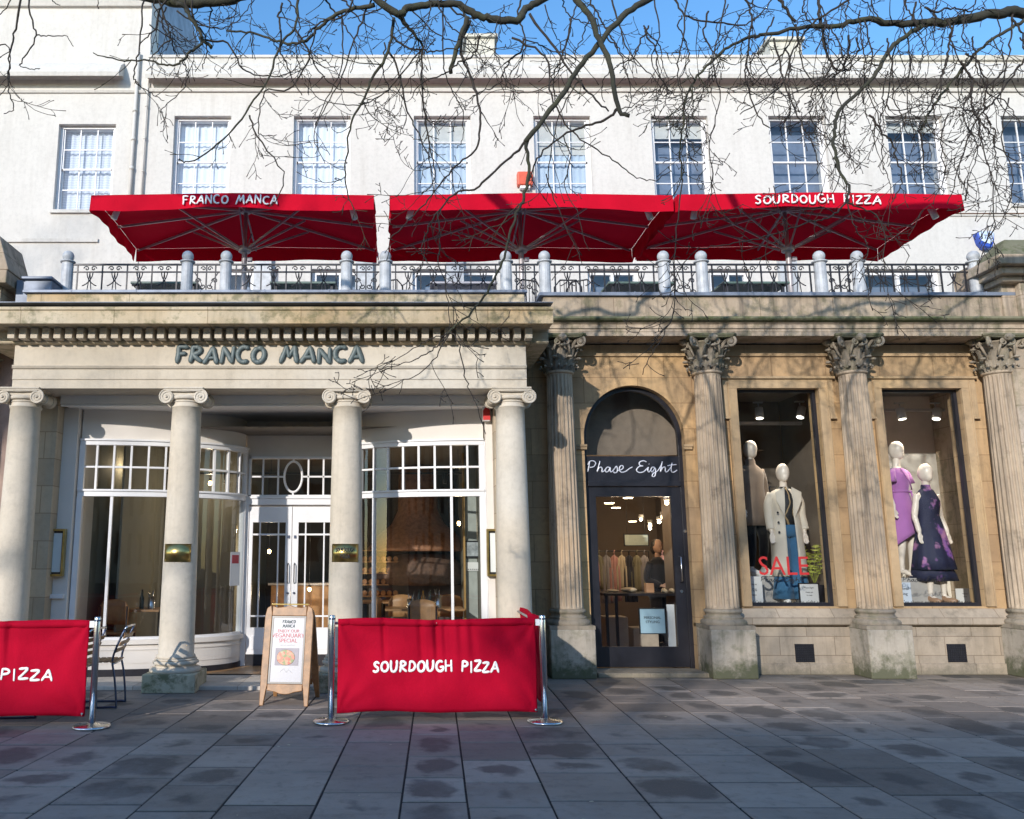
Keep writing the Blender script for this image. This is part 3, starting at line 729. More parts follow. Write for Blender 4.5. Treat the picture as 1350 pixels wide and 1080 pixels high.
# ================================================================ shop building (right, ochre, fluted Corinthian columns)
shop = thing('shop_building', 'ochre stone shop front with fluted Corinthian columns and arched black doorway', 'building', (5.2, 11.4, 0))
YR = 11.35; CX = [2.25, 4.27, 6.25, 8.24]
XS0, XS1 = 1.66, 9.3
ax0, ax1, asp, atop = 2.60, 3.98, 3.13, 3.85
W1 = (4.73, 5.86, .86, 3.80); W2 = (6.73, 7.83, .86, 3.80)
m = MB(); wall(m, XS0, 8.6, .0, 4.42, YR, YR+.28, [(ax0, ax1, .0, atop+.02), W1, W2])
rad = (ax1-ax0)/2; cxa = (ax0+ax1)/2; nA = 28
for k in range(nA):
    t0, t1 = math.pi*(1-k/nA), math.pi*(1-(k+1)/nA)
    p0 = (cxa+rad*math.cos(t0), asp+(atop-asp)*math.sin(t0)); p1 = (cxa+rad*math.cos(t1), asp+(atop-asp)*math.sin(t1)); zt = atop+.02
    m.q((p0[0],YR,p0[1]),(p1[0],YR,p1[1]),(p1[0],YR,zt),(p0[0],YR,zt)); m.q((p0[0],YR,p0[1]),(p0[0],YR+.28,p0[1]),(p1[0],YR+.28,p1[1]),(p1[0],YR,p1[1]))
m.build('wall', M['ochre'], shop)
# base course, grilles, sills, window surrounds
m = MB()
for a, b in ((XS0, ax0), (ax1, 8.6)): m.box(a, b, YR-.06, YR-.002, 0, .60); m.box(a, b, YR-.085, YR-.061, 0, .14)
m.build('base_course', M['base_wall'], shop, bevel=.006)
for W in (W1, W2):
    m = MB(); x0, x1, z0, z1 = W; o = .10; YF = YR-.045
    pr = .13
    m.box(x0-pr, x0-.001, YF, YR-.001, z0, z1); m.box(x1+.001, x1+pr, YF, YR-.001, z0, z1); m.box(x0-pr, x1+pr, YF, YR-.001, z1+.001, z1+.13)
    for a, b in ((x0-pr-.07, x0-pr-.001), (x1+pr+.001, x1+pr+.07)):     # ears
        m.box(a, b, YF, YR-.001, z1-.40, z1+.13); m.box(a-.01, b+.01, YF-.02, YR-.001, z1-.43, z1-.401)
    m.box(x0-pr-.09, x1+pr+.09, YF-.035, YR-.001, z1+.131, z1+.165)
    m.box(x0-pr+.01, x0-pr+.03, YF-.012, YF-.0005, z0, z1+.1); m.box(x1+pr-.03, x1+pr-.01, YF-.012, YF-.0005, z0, z1+.1)
    m.build('window_surround', M['ochre_plain'], shop, bevel=.005)
    m = MB(); m.prof_x([(YR-.10,z0-.235),(YR-.12,z0-.22),(YR-.12,z0-.14),(YR-.02,z0-.03),(YR+.1,z0-.005),(YR+.1,z0-.235)], x0-.25, x1+.25)
    m.build('sill', M['base_wall'], shop, bevel=.006)
    m = MB(); gx = (x0+x1)/2+.06; Y_ = YR-.066
    m.box(gx-.125,gx+.125,Y_,Y_+.004,.155,.385)
    g = m.build('vent_grille', M['black_paint'], shop)
    m = MB()
    for k in range(9): 
        u = -.11+k*.0275; m.bar((gx+u,Y_-.006,.16),(gx+u,Y_-.006,.38),.006,.006)
        if k < 8: m.bar((gx-.12,Y_-.008,.17+k*.0285),(gx+.12,Y_-.008,.17+k*.0285),.006,.006)
    m.build('bars', M['iron'], g)
    # black frame and pane
    m = MB(); fw = .045; Yg = YR+.07
    wall(m, x0, x1, z0, z1, Yg, Yg+.06, [(x0+fw*.5, x1-fw, z0+fw, z1-fw*.8)])
    f = m.build('display_window', M['black_paint'], shop, bevel=.002)
    g = MB(); g.q((x0+.02,Yg+.03,z0),(x1-.02,Yg+.03,z0),(x1-.02,Yg+.03,z1),(x0+.02,Yg+.03,z1)); g.build('pane', M['glass'], f)
# imposts of the arch
m = MB()
for a, b in ((CX[0]+.2, ax0+.03), (ax1-.03, CX[1]-.2)): m.box(a, b, YR-.04, YR-.001, 2.95, 3.0); m.box(a, b, YR-.055, YR-.001, 2.985, 3.02)
m.build('impost', M['ochre_plain'], shop, bevel=.006)
m = MB(); m.prof_x([(YR-.07,3.9),(YR-.04,4.1),(YR-.001,4.1),(YR-.001,3.84),(YR-.05,3.84)], cxa-.03, cxa+.03); 
# cornice and parapet over the shop
YK = 10.92; zk0 = Z(443,YK); zk1 = Z(433,YK); zk2 = Z(421,YK-.1)
XK0, XK1 = 1.98, 8.66
m = MB(); m.prof_x([(YK,zk0),(YK,zk0+.10),(YK-.02,zk0+.10),(YK-.02,zk2-.05),(YK-.05,zk2-.03),(11.6,zk2-.03),(11.6,zk0),], XK0, XK1)
kc = m.build('cornice', M['parapet'], shop, bevel=.005)
m = MB(); m.prof_x([(YK-.05,zk2-.028),(YK-.10,zk2-.01),(YK-.12,zk2+.01),(YK-.11,zk2+.04),(11.05,zk2+.085),(11.05,zk2-.028)], XK0-.02, XK1+.05)
m.build('mossy_ledge', M['ledge'], kc, bevel=.006)
YP = 11.0; zp1 = Z(391,YP)
m = MB(); m.box(XK0+.06, 9.2, YP, 11.3, zk2+.04, zp1); m.build('parapet', M['parapet'], shop, bevel=.006)
m = MB(); m.box(XK0+.0, XK1+.1, YP-.045, 11.36, zp1+.002, zp1+.05)
for k in range(9): m.box(XK0+.5+k*.8, XK0+.515+k*.8, YP-.05, 11.37, zp1+.0, zp1+.058)
m.build('coping', M['lead'], shop, bevel=.003)
for x in CX: corinthian_column(shop, x, 11.15)
# soffit course above the wall, plain pilaster behind each column
m = MB(); m.box(XS0, 8.6, YR-.001-.03, YR-.001, 4.26, 4.42); m.build('frieze_moulding', M['ochre_plain'], shop)
# step and threshold of the arched doorway
m = MB(); m.box(ax0-.02, ax1+.02, 11.0, YR+.4, -.01, .055); m.build('doorstep', M['base_wall'], shop, bevel=.012)
# arched door set: frame, fanlight, fascia, door leaf
YD2 = YR+.12
m = MB(); fw = .055
def arc_pts(r_in, n=28): 
    rx = rad-r_in; rz = (atop-asp)-r_in
    return [(cxa+rx*math.cos(math.pi*(1-k/n)), asp+rz*math.sin(math.pi*(1-k/n))) for k in range(n+1)]
o_, i_ = arc_pts(0), arc_pts(fw)
for k in range(28):
    a, b, c, d = o_[k], o_[k+1], i_[k+1], i_[k]
    m.q((a[0],YD2,a[1]),(b[0],YD2,b[1]),(c[0],YD2,c[1]),(d[0],YD2,d[1])); m.q((d[0],YD2,d[1]),(c[0],YD2,c[1]),(c[0],YD2+.07,c[1]),(d[0],YD2+.07,d[1]))
m.box(ax0,ax0+fw,YD2,YD2+.07,.055,asp); m.box(ax1-fw,ax1,YD2,YD2+.07,.055,asp)
m.box(ax0+fw,ax1-fw,YD2-.004,YD2+.06,2.47,2.875); m.box(ax0+fw,ax1-fw,YD2-.03,YD2-.0045,2.46,2.53)
df = m.build('door_frame', M['black_paint'], shop, bevel=.003)
g = MB(); pts = [(ax0+fw,2.87),(ax1-fw,2.87)]+list(reversed(i_)); g.q(*[(x, YD2+.04, z) for x, z in pts]); g.build('fanlight_pane', M['glass'], df)
m = MB(); dz1 = 2.46; gl = (ax0+.16, ax1-.20, .33, 2.32)
wall(m, ax0+fw+.003, ax1-fw-.003, .07, dz1, YD2+.008, YD2+.055, [gl]); door2 = m.build('door', M['black_paint'], shop, bevel=.003)
g = MB(); g.q((gl[0],YD2+.03,gl[2]),(gl[1],YD2+.03,gl[2]),(gl[1],YD2+.03,gl[3]),(gl[0],YD2+.03,gl[3])); g.build('pane', M['glass'], door2)
g = MB(); hx = ax1-.125; g.tube([(hx,YD2+.005,1.17),(hx,YD2-.06,1.19),(hx,YD2-.06,1.50),(hx,YD2+.005,1.52)], .012, 8)
g.build('handle', M['steel'], door2)
g = MB(); g.lathe([(.022,-.01),(.022,.01)], (hx+.0,YD2-.0,1.05), 16, rot=Matrix.Rotation(R(90),3,'X')); g.lathe([(.02,-.01),(.02,.01)], (ax1-.03,YD2-.0,1.85), 16, rot=Matrix.Rotation(R(90),3,'X')); g.build('lock', M['steel'], door2)
# interiors of the shop
beige = simple('beige_display_wall', (.34,.29,.24), .8, 0, .15, 1.5, .02); greyw = simple('pale_display_panel', (.66,.61,.54), .8, 0, .2, 1.2, .02)
brn = simple('brown_display_back', (.15,.12,.095), .8, 0, .25, 1.2, .02)
m = MB(); m.q((4.4,YR+.285,.85),(9.3,YR+.285,.85),(9.3,13.7,.85),(4.4,13.7,.85)); m.build('display_floor', simple('grey_display_floor', (.28,.26,.24), .6), shop)
m = MB(); m.q((4.4,13.7,.85),(6.4,13.7,.85),(6.4,13.7,4.05),(4.4,13.7,4.05)); m.q((4.41,YR+.3,.85),(4.41,13.7,.85),(4.41,13.7,4.05),(4.41,YR+.3,4.05)); m.q((6.41,13.7,.85),(6.41,YR+.3,.85),(6.41,YR+.3,4.05),(6.41,13.7,4.05)); m.build('display_wall', brn, shop)
m = MB(); m.q((6.45,13.2,.85),(8.75,13.2,.85),(8.75,13.2,4.05),(6.45,13.2,4.05)); m.q((8.74,13.2,.85),(8.74,YR+.3,.85),(8.74,YR+.3,4.05),(8.74,13.2,4.05)); m.q((6.45,13.2,.85),(6.45,YR+.3,.85),(6.45,YR+.3,4.05),(6.45,13.2,4.05)); m.build('display_wall', greyw, shop)
m = MB(); m.q((4.4,YR+.285,4.05),(9.3,YR+.285,4.05),(9.3,13.7,4.05),(4.4,13.7,4.05)); m.build('display_ceiling', simple('dull_display_ceiling', (.22,.20,.18), .8), shop)
m = MB(); m.box(4.42,6.4,12.95,13.0,3.55,3.6); m.box(6.5,8.7,12.85,12.9,3.75,3.79); m.build('lighting_rail', M['cctv'], shop)
sc_w = simple('shop_interior_paint', (.17,.13,.10), .8, 0, .15, 1, .02)
m = MB(); m.q((2.3,YR+.285,.06),(4.38,YR+.285,.06),(5.6,18,.06),(2.3,18,.06)); m.build('shop_floor', M['wood_floor'], shop)
m = MB(); m.q((2.32,YR+.29,.06),(2.32,18,.06),(2.32,18,3.1),(2.32,YR+.29,3.1)); m.q((4.37,YR+.29,.06),(4.37,13.75,.06),(4.37,13.75,4.1),(4.37,YR+.29,4.1)); m.q((4.37,13.75,.06),(5.6,13.75,.06),(5.6,13.75,3.1),(4.37,13.75,3.1)); m.q((5.6,13.75,.06),(5.6,18,.06),(5.6,18,3.1),(5.6,13.75,3.1)); m.q((2.3,18,.06),(5.6,18,.06),(5.6,18,3.1),(2.3,18,3.1)); m.build('shop_wall', sc_w, shop)
m = MB(); m.q((2.3,YR+1.2,3.1),(5.6,YR+1.2,3.1),(5.6,18,3.1),(2.3,18,3.1)); m.q((2.3,YR+1.2,3.1),(4.4,YR+1.2,3.1),(4.4,YR+1.2,4.3),(2.3,YR+1.2,4.3)); m.q((2.3,YR+.6,2.95),(4.4,YR+.6,2.95),(4.4,YR+.6,4.3),(2.3,YR+.6,4.3)); m.q((2.3,YR+.6,2.95),(4.4,YR+.6,2.95),(4.4,YR+1.2,3.1),(2.3,YR+1.2,3.1)); m.build('shop_ceiling', simple('shop_ceiling_paint', (.20,.155,.12), .8), shop)
m = MB(); m.box(XS0, 9.4, YR+.29, 18.1, 4.32, 4.42); m.box(XS0,2.28,YR+.29,18.1,0,4.3); m.box(9.35,9.45,YR+.29,18.1,0,4.3); m.box(XS0,9.4,18.01,18.1,0,4.3); m.build('shell_wall', M['ochre_plain'], shop)
# terrace deck over both
m = MB(); m.box(XL, XR+.3, 10.42, 15.5, 4.5, 4.62); m.box(XR+.31, 9.3, 11.38, 15.5, 4.5, 4.62); m.build('roof_deck', M['lead'], shop)
# ================================================================ white terraced building above
YU = 15.5
white = thing('white_terrace_building', 'long white stucco terrace with sash windows above the red umbrellas', 'building', (4, 16, 0))
WX = [-3.85,-1.45,.96,3.36,5.72,8.08,10.43,12.75]; ww = 1.14; wz0, wz1 = 8.36, 10.24
holes = [(x-ww/2, x+ww/2, wz0, wz1) for x in WX]
XJ = -4.98   # joint with the taller neighbour
doors = [(-3.3,-2.25),(-1.6,-.5),(.35,2.0),(3.75,4.75),(6.1,6.9),(9.05,10.6)]
holes += [(a, b, 4.62, 7.02) for a, b in doors]
ZR = Z(72, YU-.1)
m = MB(); wall(m, XJ, 16.5, 4.4, ZR-.5, YU, YU+.45, holes); m.build('wall', M['white'], white)
def zz(py, Y=YU): return Z(py, Y)
m = MB()
m.prof_x([(YU,zz(122)),(YU-.04,zz(122)),(YU-.05,zz(119)),(YU-.03,zz(117)),(YU,zz(117))], XJ+.0, 16.5)
m.prof_x([(YU-.001,zz(110)),(YU-.10,zz(106)),(YU-.24,zz(103,YU-.24)),(YU-.26,zz(97,YU-.26)),(YU-.23,zz(95,YU-.23)),(YU-.23,zz(92,YU-.23)),(YU-.19,zz(91,YU-.19)),(YU-.19,zz(86,YU-.19)),(YU-.10,zz(84,YU-.10)),(YU+.1,zz(84,YU-.1)),(YU+.1,zz(110))], XJ+.0, 16.5)
m.build('cornice', M['white_trim'], white, bevel=.006)
m = MB(); m.box(XJ, 16.5, YU-.07, YU+.3, zz(84,YU-.1)-.02, ZR-.06); m.box(XJ, 9.5, YU-.10, YU+.33, ZR-.059, ZR); pp = m.build('roof_parapet', M['white_trim'], white, bevel=.008)
m = MB(); m.box(9.501, 16.5, YU-.12, YU+.33, ZR-.13, ZR-.02); m.build('coping', M['white_dirty'], white, bevel=.008)
m = MB(); m.box(-6.0, 16.5, YU-.025, YU, 8.10, 8.16); m.build('string_course', M['white_trim'], white, bevel=.003)
m = MB(); m.box(10.2,16.5,YU-.04,YU-.026,8.14,8.155); m.build('cable', simple('rusty_cable', (.14,.07,.04), .8), white)
def sash(parent, xc, z0, z1, w_, Y, blind, nz=4, gl='glass_up', thick=.022):
    m = MB(); x0, x1 = xc-w_/2, xc+w_/2; fr = .06; zm = z0+(z1-z0)*.5
    wall(m, x0, x1, z0, z1, Y+.10, Y+.24, [(x0+fr, x1-fr, z0+.05, z1-.05)])
    for (a, b, yy) in ((zm-.015, z1-.05, Y+.13), (z0+.05, zm+.02, Y+.16)):
        m.box(x0+fr, x1-fr, yy, yy+.03, a, a+.035); m.box(x0+fr,x0+fr+.03,yy,yy+.03,a,b); m.box(x1-fr-.03,x1-fr,yy,yy+.03,a,b)
        for k in (1,2): xx = x0+fr+(x1-x0-2*fr)*k/3; m.box(xx-thick/2, xx+thick/2, yy+.002, yy+.028, a, b)
        h2 = (a+b)/2; m.box(x0+fr, x1-fr, yy+.003, yy+.027, h2-thick/2, h2+thick/2)
    wn = m.build('window', M['paint'], parent, bevel=.003)
    g = MB(); g.q((x0+fr,Y+.15,zm),(x1-fr,Y+.15,zm),(x1-fr,Y+.15,z1),(x0+fr,Y+.15,z1)); g.q((x0+fr,Y+.18,z0),(x1-fr,Y+.18,z0),(x1-fr,Y+.18,zm+.02),(x0+fr,Y+.18,zm+.02)); g.build('pane', M[gl], wn)
    if blind:
        g = MB(); rows = []
        for k in range(40):
            u = k/39; rows.append([(x0+u*w_, Y+.262+.012*math.sin(u*60), z0), (x0+u*w_, Y+.262+.012*math.sin(u*60), z1)])
        g.sheet(rows); g.build('blind' if blind == 'blind' else 'reflection_sheet', M[blind], wn)
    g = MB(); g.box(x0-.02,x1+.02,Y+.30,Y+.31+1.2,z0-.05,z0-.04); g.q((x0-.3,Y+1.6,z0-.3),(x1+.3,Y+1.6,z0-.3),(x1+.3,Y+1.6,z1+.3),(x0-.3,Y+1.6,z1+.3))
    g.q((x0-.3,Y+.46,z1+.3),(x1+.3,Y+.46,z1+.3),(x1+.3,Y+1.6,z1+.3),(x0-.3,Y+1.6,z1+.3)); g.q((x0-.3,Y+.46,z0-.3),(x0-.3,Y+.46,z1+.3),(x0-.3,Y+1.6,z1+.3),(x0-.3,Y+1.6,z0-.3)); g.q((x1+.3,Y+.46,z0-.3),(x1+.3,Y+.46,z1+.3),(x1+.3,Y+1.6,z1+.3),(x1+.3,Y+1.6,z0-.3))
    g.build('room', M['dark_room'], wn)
    g = MB(); g.box(x0-.04,x1+.04,Y-.05,Y+.15,z0-.07,z0-.001); g.build('sill', M['white_trim'], wn, bevel=.004)
bl = ['reflection_sheet','reflection_sheet','reflection_sheet_grey','reflection_sheet_grey',None,None,None,None]  # pale sheets behind the left panes stand in for reflected sky and cloud
for i, (x, b) in enumerate(zip(WX, bl)):
    sash(white, x, wz0, wz1, ww, YU, b)
    if i in (2, 3, 4, 6):
        h_ = (.45,.7,.35,.22)[(2,3,4,6).index(i)]; g = MB(); g.box(x-ww/2+.05, x+ww/2-.05, YU+.245, YU+.249, wz1-h_, wz1-.03); g.box(x-ww/2+.05, x+ww/2-.05, YU+.243, YU+.251, wz1-h_-.025, wz1-h_); g.build('roller_blind', simple('cream_roller_blind', (.62,.58,.50), .8), white)
for i, (a, b) in enumerate(doors):
    m = MB(); wall(m, a, b, 4.62, 7.02, YU+.1, YU+.18, [(a+.08, (a+b)/2-.03, 5.2, 6.93), ((a+b)/2+.03, b-.08, 5.2, 6.93)])
    d = m.build('french_window', M['paint'], white, bevel=.003)
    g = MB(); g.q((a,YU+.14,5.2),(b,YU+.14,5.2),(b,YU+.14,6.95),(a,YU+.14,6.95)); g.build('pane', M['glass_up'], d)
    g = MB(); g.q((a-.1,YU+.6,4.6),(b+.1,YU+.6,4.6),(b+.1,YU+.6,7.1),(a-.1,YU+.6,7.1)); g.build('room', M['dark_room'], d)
for px in (346, 480, 600, 1040):
    x = P(px, 365, YU-.1).x; m = MB(); m.box(x-.17,x+.17,YU-.12,YU-.001,4.62,7.3); m.box(x-.2,x+.2,YU-.16,YU-.001,7.3,7.4); m.build('pilaster', M['paint_post'], white, bevel=.006)
# roof body behind the parapet
m = MB(); m.box(XJ, 16.5, YU+.46, 24, 4.4, ZR-.6); m.build('roof', M['lead'], white)
for px0, px1, py in ((615,652,46),(1014,1056,50)):
    a, b = P(px0, py, 16.2), P(px1, py, 16.2); m = MB(); m.box(a.x, b.x, 16.2, 17.0, ZR-.7, a.z-.08); m.box(a.x-.06, b.x+.06, 16.14, 17.06, a.z-.08, a.z-.0)
    ch = m.build('chimney', M['white_dirty'], white, bevel=.01)
# ---- taller white neighbour on the left
tall = thing('tall_white_building', 'taller white stucco house at the left end with slatted blind in its sash window', 'building', (-7, 16, 0))
w1x = (P(77,215,YU).x+P(148,215,YU).x)/2
HZ = 14.4
m = MB(); wall(m, -13, XJ-.004, 4.4, HZ, YU-.02, YU+.45, [(w1x-ww/2+.0, w1x+ww/2, 8.22, 10.05)])
m.q((XJ-.004,YU+.45,4.4),(XJ-.004,24,4.4),(XJ-.004,24,HZ),(XJ-.004,YU+.45,HZ)); m.build('wall', M['white'], tall)
sash(tall, w1x, 8.22, 10.05, ww, YU-.02, 'blind')
m = MB(); m.prof_x([(YU-.021,zz(124)),(YU-.05,zz(124)),(YU-.07,zz(121)),(YU-.021,zz(120))], -13, XJ-.004)
m.prof_x([(YU-.021,zz(106)),(YU-.10,zz(104)),(YU-.30,zz(100,YU-.3)),(YU-.32,zz(94,YU-.32)),(YU-.26,zz(90,YU-.26)),(YU-.2,zz(86,YU-.2)),(YU-.021,zz(84))], -13, XJ-.5)
m.prof_x([(YU-.021,zz(12)),(YU-.08,zz(11)),(YU-.12,zz(4)),(YU-.021,zz(2))], -13, XJ-.0)
m.build('cornice', M['white_trim'], tall, bevel=.005)
m = MB(); m.box(-13, XJ-.8, YU-.06, YU-.021, 7.55, 7.62); m.build('string_course', M['white_trim'], tall)
m = MB()
for x0, x1, z0_, z1_ in ((P(183,100,YU).x, P(166,262,YU).x, zz(84), 7.5),):
    m.tube([(x0,YU-.08,z0_+.2),(x0-.02,YU-.08,z1_)], .035, 8)
    m.tube([(x0+.22,YU-.06,z0_+.8),(x0+.2,YU-.06,z1_)], .02, 8)
    for k in range(6): m.tube([(x0-.01,YU-.08,z1_+.3+k*.62),(x0-.01,YU-.08,z1_+.36+k*.62)], .048, 8); m.tube([(x0+.21,YU-.06,z1_+.1+k*.7),(x0+.21,YU-.06,z1_+.13+k*.7)], .03, 8)
m.build('drainpipe', M['white_trim'], tall)
# side wall above the next roof, its blue grey shade put into the colour
m = MB(); m.poly([(XJ-.0,0),(XJ+.0,0)],0,0) if 0 else None
g = MB(); g.q((XJ+.002,YU+.5,ZR-.5),(XJ+.002,24,ZR-.5),(XJ+.002,24,HZ-.02),(XJ+.002,YU+.5,HZ-.02)); g.build('shaded_side', simple('blue_grey_wall_shade', (.24,.29,.37), .6, 0, .3, 3, .3), tall)
# ================================================================ left pink neighbour (a sliver) and right neighbour pier
pk = thing('pink_building', 'sliver of pink rendered shop front beyond the left column', 'building', (-6, 11.4, 0))
m = MB(); m.box(-9, XL-.06, 11.2, 15.4, 0, 4.9); m.build('wall', M['pink'], pk)
a = P(45,350,10.9)
m = MB(); m.box(-9, XL-.38, 10.7, 11.19, zC0+.05, zC2+.2); m.box(-9, a.x-.3, 10.6, 11.1, zC2+.2, zC2+.32); m.build('cornice', M['blocking'], pk, bevel=.01)
m = MB(); pz = Z(382,10.9); m.box(a.x-.75, a.x-.35, 10.75, 11.2, zC2+.3, pz+.0); m.box(a.x-.9, a.x-.22, 10.6, 11.3, pz+.0, pz+.18)
m.poly([(a.x-.9,pz+.18),(a.x-.2,pz+.18),(a.x-.36,pz+.66),(a.x-.9,pz+.66)], 10.6, 11.3); m.build('pier_cap', M['parapet'], pk, bevel=.012)
m = MB(); m.box(a.x-.2, a.x+.28, 10.85, 11.3, pz-.6, pz+.12); m.box(a.x-.12, a.x+.3, 10.8, 11.34, pz+.12, pz+.16); m.build('lead_box', M['lead'], pk, bevel=.01)
m = MB(); m.tube([(-5.12,11.1,0),(-5.12,11.1,2.95)], .045, 10); m.tube([(-5.12,11.1,2.95),(-5.12,11.1,4.6)], .028, 8)
for z in (.9,2.0,2.95,3.6): m.tube([(-5.12,11.1,z),(-5.12,11.1,z+.06)], .06, 10)
m.build('drainpipe', simple('pale_blue_pipe_paint', (.36,.46,.58), .5), pk)
# Corinthian column of the pink shop just peeping in at the frame edge
c = corinthian_column(pk, -5.62, 11.0)
nb = thing('neighbour_building', 'weathered corner pier of the next building at the right edge', 'building', (9.6, 11.4, 0))
pa = P(1302,383,11.05)
m = MB(); m.box(pa.x+.13, 10.6, 10.96, 11.9, 0, Z(335,11.05)); m.box(pa.x+.30, 10.6, 10.86, 10.959, 4.62, Z(368,11.0)); m.box(8.605,10.6,11.45,15.4,0,4.9)
m.build('pier', M['parapet'], nb, bevel=.015)
zt = Z(350,10.8)
m = MB(); m.box(pa.x+.06,10.6,10.82,11.2,zt-.22,zt-.14); m.box(pa.x-.02,10.6,10.72,11.26,zt-.139,zt-.04); m.box(pa.x-.10,10.6,10.62,11.32,zt-.039,zt+.10)
m.build('cap_moulding', M['parapet'], nb, bevel=.012)
m = MB(); b0 = pa.x-.06; yy0 = 10.64
m.sheet([[(b0,yy0,zt+.101),(10.7,yy0,zt+.101),(10.7,11.32,zt+.101),(b0,11.32,zt+.101)],[(b0+.30,yy0+.3,zt+.42),(10.7,yy0+.3,zt+.42),(10.7,11.1,zt+.42),(b0+.30,11.1,zt+.42)]], False, True)
m.q((b0+.30,yy0+.3,zt+.42),(10.7,yy0+.3,zt+.42),(10.7,11.1,zt+.42),(b0+.30,11.1,zt+.42)); m.build('cap_stone', M['ledge'], nb, bevel=.015)
# ================================================================ signs on the buildings
sg = thing('restaurant_sign', 'slate grey hand drawn FRANCO MANCA letters on the cream frieze', 'sign', (-1.6, YA, 3.9))
a, b = P(229,479,YA), P(481,457,YA)
for word, xa, xb in (('FRANCO', 229, 351), ('MANCA', 368, 481)):
    m = MB(); letters(m, word, P(xa,470,YA).x+.02, P(xb,470,YA).x-.02, a.z+.012, b.z-a.z-.02, YA-.010, .031, .42, .05, 5)
    m.build('lettering', M['slate_ink'], sg)
YS = YR+.12-.006
sg = thing('shop_sign', 'pale handwritten Phase Eight lettering on the black panel above the door', 'sign', (3.28, YS, 2.65))
def scr(pts): return [P(700+x/3.176, 560+y/3.176, YS-.004) for x, y in pts]
strokes = [[(246,153),(243,172),(238,197)],[(238,168),(246,154),(262,152),(271,162),(262,176),(246,179)],
 [(289,152),(284,172),(277,198)],[(277,198),(284,182),(294,178),(298,186),(297,197),(306,194),(314,184)],
 [(332,180),(320,178),(312,188),(314,198),(324,195),(332,180),(332,196),(340,196),(350,184)],
 [(350,184),(358,174),(362,186),(360,198),(350,202),(346,196)],[(362,192),(374,190),(386,182),(384,172),(374,174),(370,188),(378,199),(396,196),(412,184),(425,177)],
 [(484,156),(470,151),(454,158),(456,170),(470,173)],[(468,173),(452,176),(442,190),(452,200),(470,198),(484,186),(492,178)],[(492,178),(489,192),(494,198),(502,190)],[(494,164),(495,166)],
 [(520,180),(508,178),(502,190),(508,198),(520,182),(522,200),(518,216),(508,216),(512,204),(530,194),(544,172),(550,156)],[(550,154),(546,176),(542,198)],[(543,196),(552,180),(562,179),(563,196),(572,196),(584,180)],
 [(591,160),(587,182),(590,198),(600,198),(612,190)],[(572,172),(590,169),(610,167)]]
m = MB()
for s_ in strokes: L = smooth_line(scr(s_), 5) if len(s_) > 2 else scr(s_); m.tube(L, .0085, 6, .6)
m.build('lettering', M['script_ink'], sg)
m = MB(); yc = 11.0
def plaque(px0, px1, py0, py1, cx, R_, words, lab):
    t = thing('brass_plaque', lab, 'plaque', (cx, 10.05-R_, 1.85), group='brass plaques on the columns')
    z0, z1 = Z(py1, 10.05-R_), Z(py0, 10.05-R_); hw = (px1-px0)/2*9.9/FPX
    m = MB(); rows = []
    for k in range(13):
        u = -1+k/6; a = math.asin(min(.98, hw/R_))*u; rows.append([(cx+R_*math.sin(a), 10.05-R_*math.cos(a), z0),(cx+R_*math.sin(a), 10.05-R_*math.cos(a), z1)])
    m.sheet(rows); m.build('plate', M['brass'], t, solid=.006)
    m = MB()
    for sx in (-.85,.85):
        for zz_ in (z0+.02, z1-.02): 
            a = math.asin(min(.98, hw/R_))*sx; m.ball((cx+(R_+.004)*math.sin(a), 10.05-(R_+.004)*math.cos(a), zz_), .006, n=8, m=5)
    m.build('screws', M['brass'], t)
    for i, w_ in enumerate(words):
        m = MB(); letters(m, w_, cx-hw*.72*(1 if i == 0 else .5), cx+hw*.72*(1 if i == 0 else .5), z1-.09-.075*i, .042, 0, .0045, .5, .05)
        for j, v in enumerate(m.v):
            u = (v[0]-cx)/R_; m.v[j] = (cx+(R_+.005)*math.sin(u), 10.05-(R_+.005)*math.cos(u)+v[1], v[2])
        m.build('lettering', M['black_ink'], t)
plaque(218, 252, 717, 741, (247-520)*10.23/FPX, .20, [], 'blank curved brass plaque on the column nearest the pavement chairs')
plaque(436, 470, 717, 741, (458-520)*10.23/FPX, .20, ['SOURDOUGH','PIZZA'], 'curved brass plaque lettered SOURDOUGH PIZZA on the column behind the red banner')
# menu case on the left pier and the brass side of the one on the right jamb
def menu_case(x, lab, side):
    t = thing('menu_case', lab, 'menu case', (x, 10.6, 1.45))
    z0, z1 = 1.27, 1.85
    m = MB(); wall(m, x-.10, x+.10, z0, z1, 10.53, 10.60, [(x-.075, x+.075, z0+.025, z1-.025)]); m.build('frame', M['brass'], t, bevel=.003)
    m = MB(); m.box(x-.074,x+.074,10.57,10.595,z0+.026,z1-.026); m.build('backing', M['black_paint'], t)
    m = MB(); m.box(x-.055,x+.055,10.564,10.569,z0+.05,z1-.05); p = m.build('menu_sheet', M['white_ink'], t)
    m = MB(); m.q((x-.075,10.54,z0+.025),(x+.075,10.54,z0+.025),(x+.075,10.54,z1-.025),(x-.075,10.54,z1-.025)); m.build('pane', M['glass'], t)
menu_case(P(73,745,10.55).x, 'tall brass framed menu case on the white jamb beside the far left column', -1)
menu_case(P(640,745,10.55).x+.12, 'brass framed menu case half hidden by the right hand smooth column', 1)
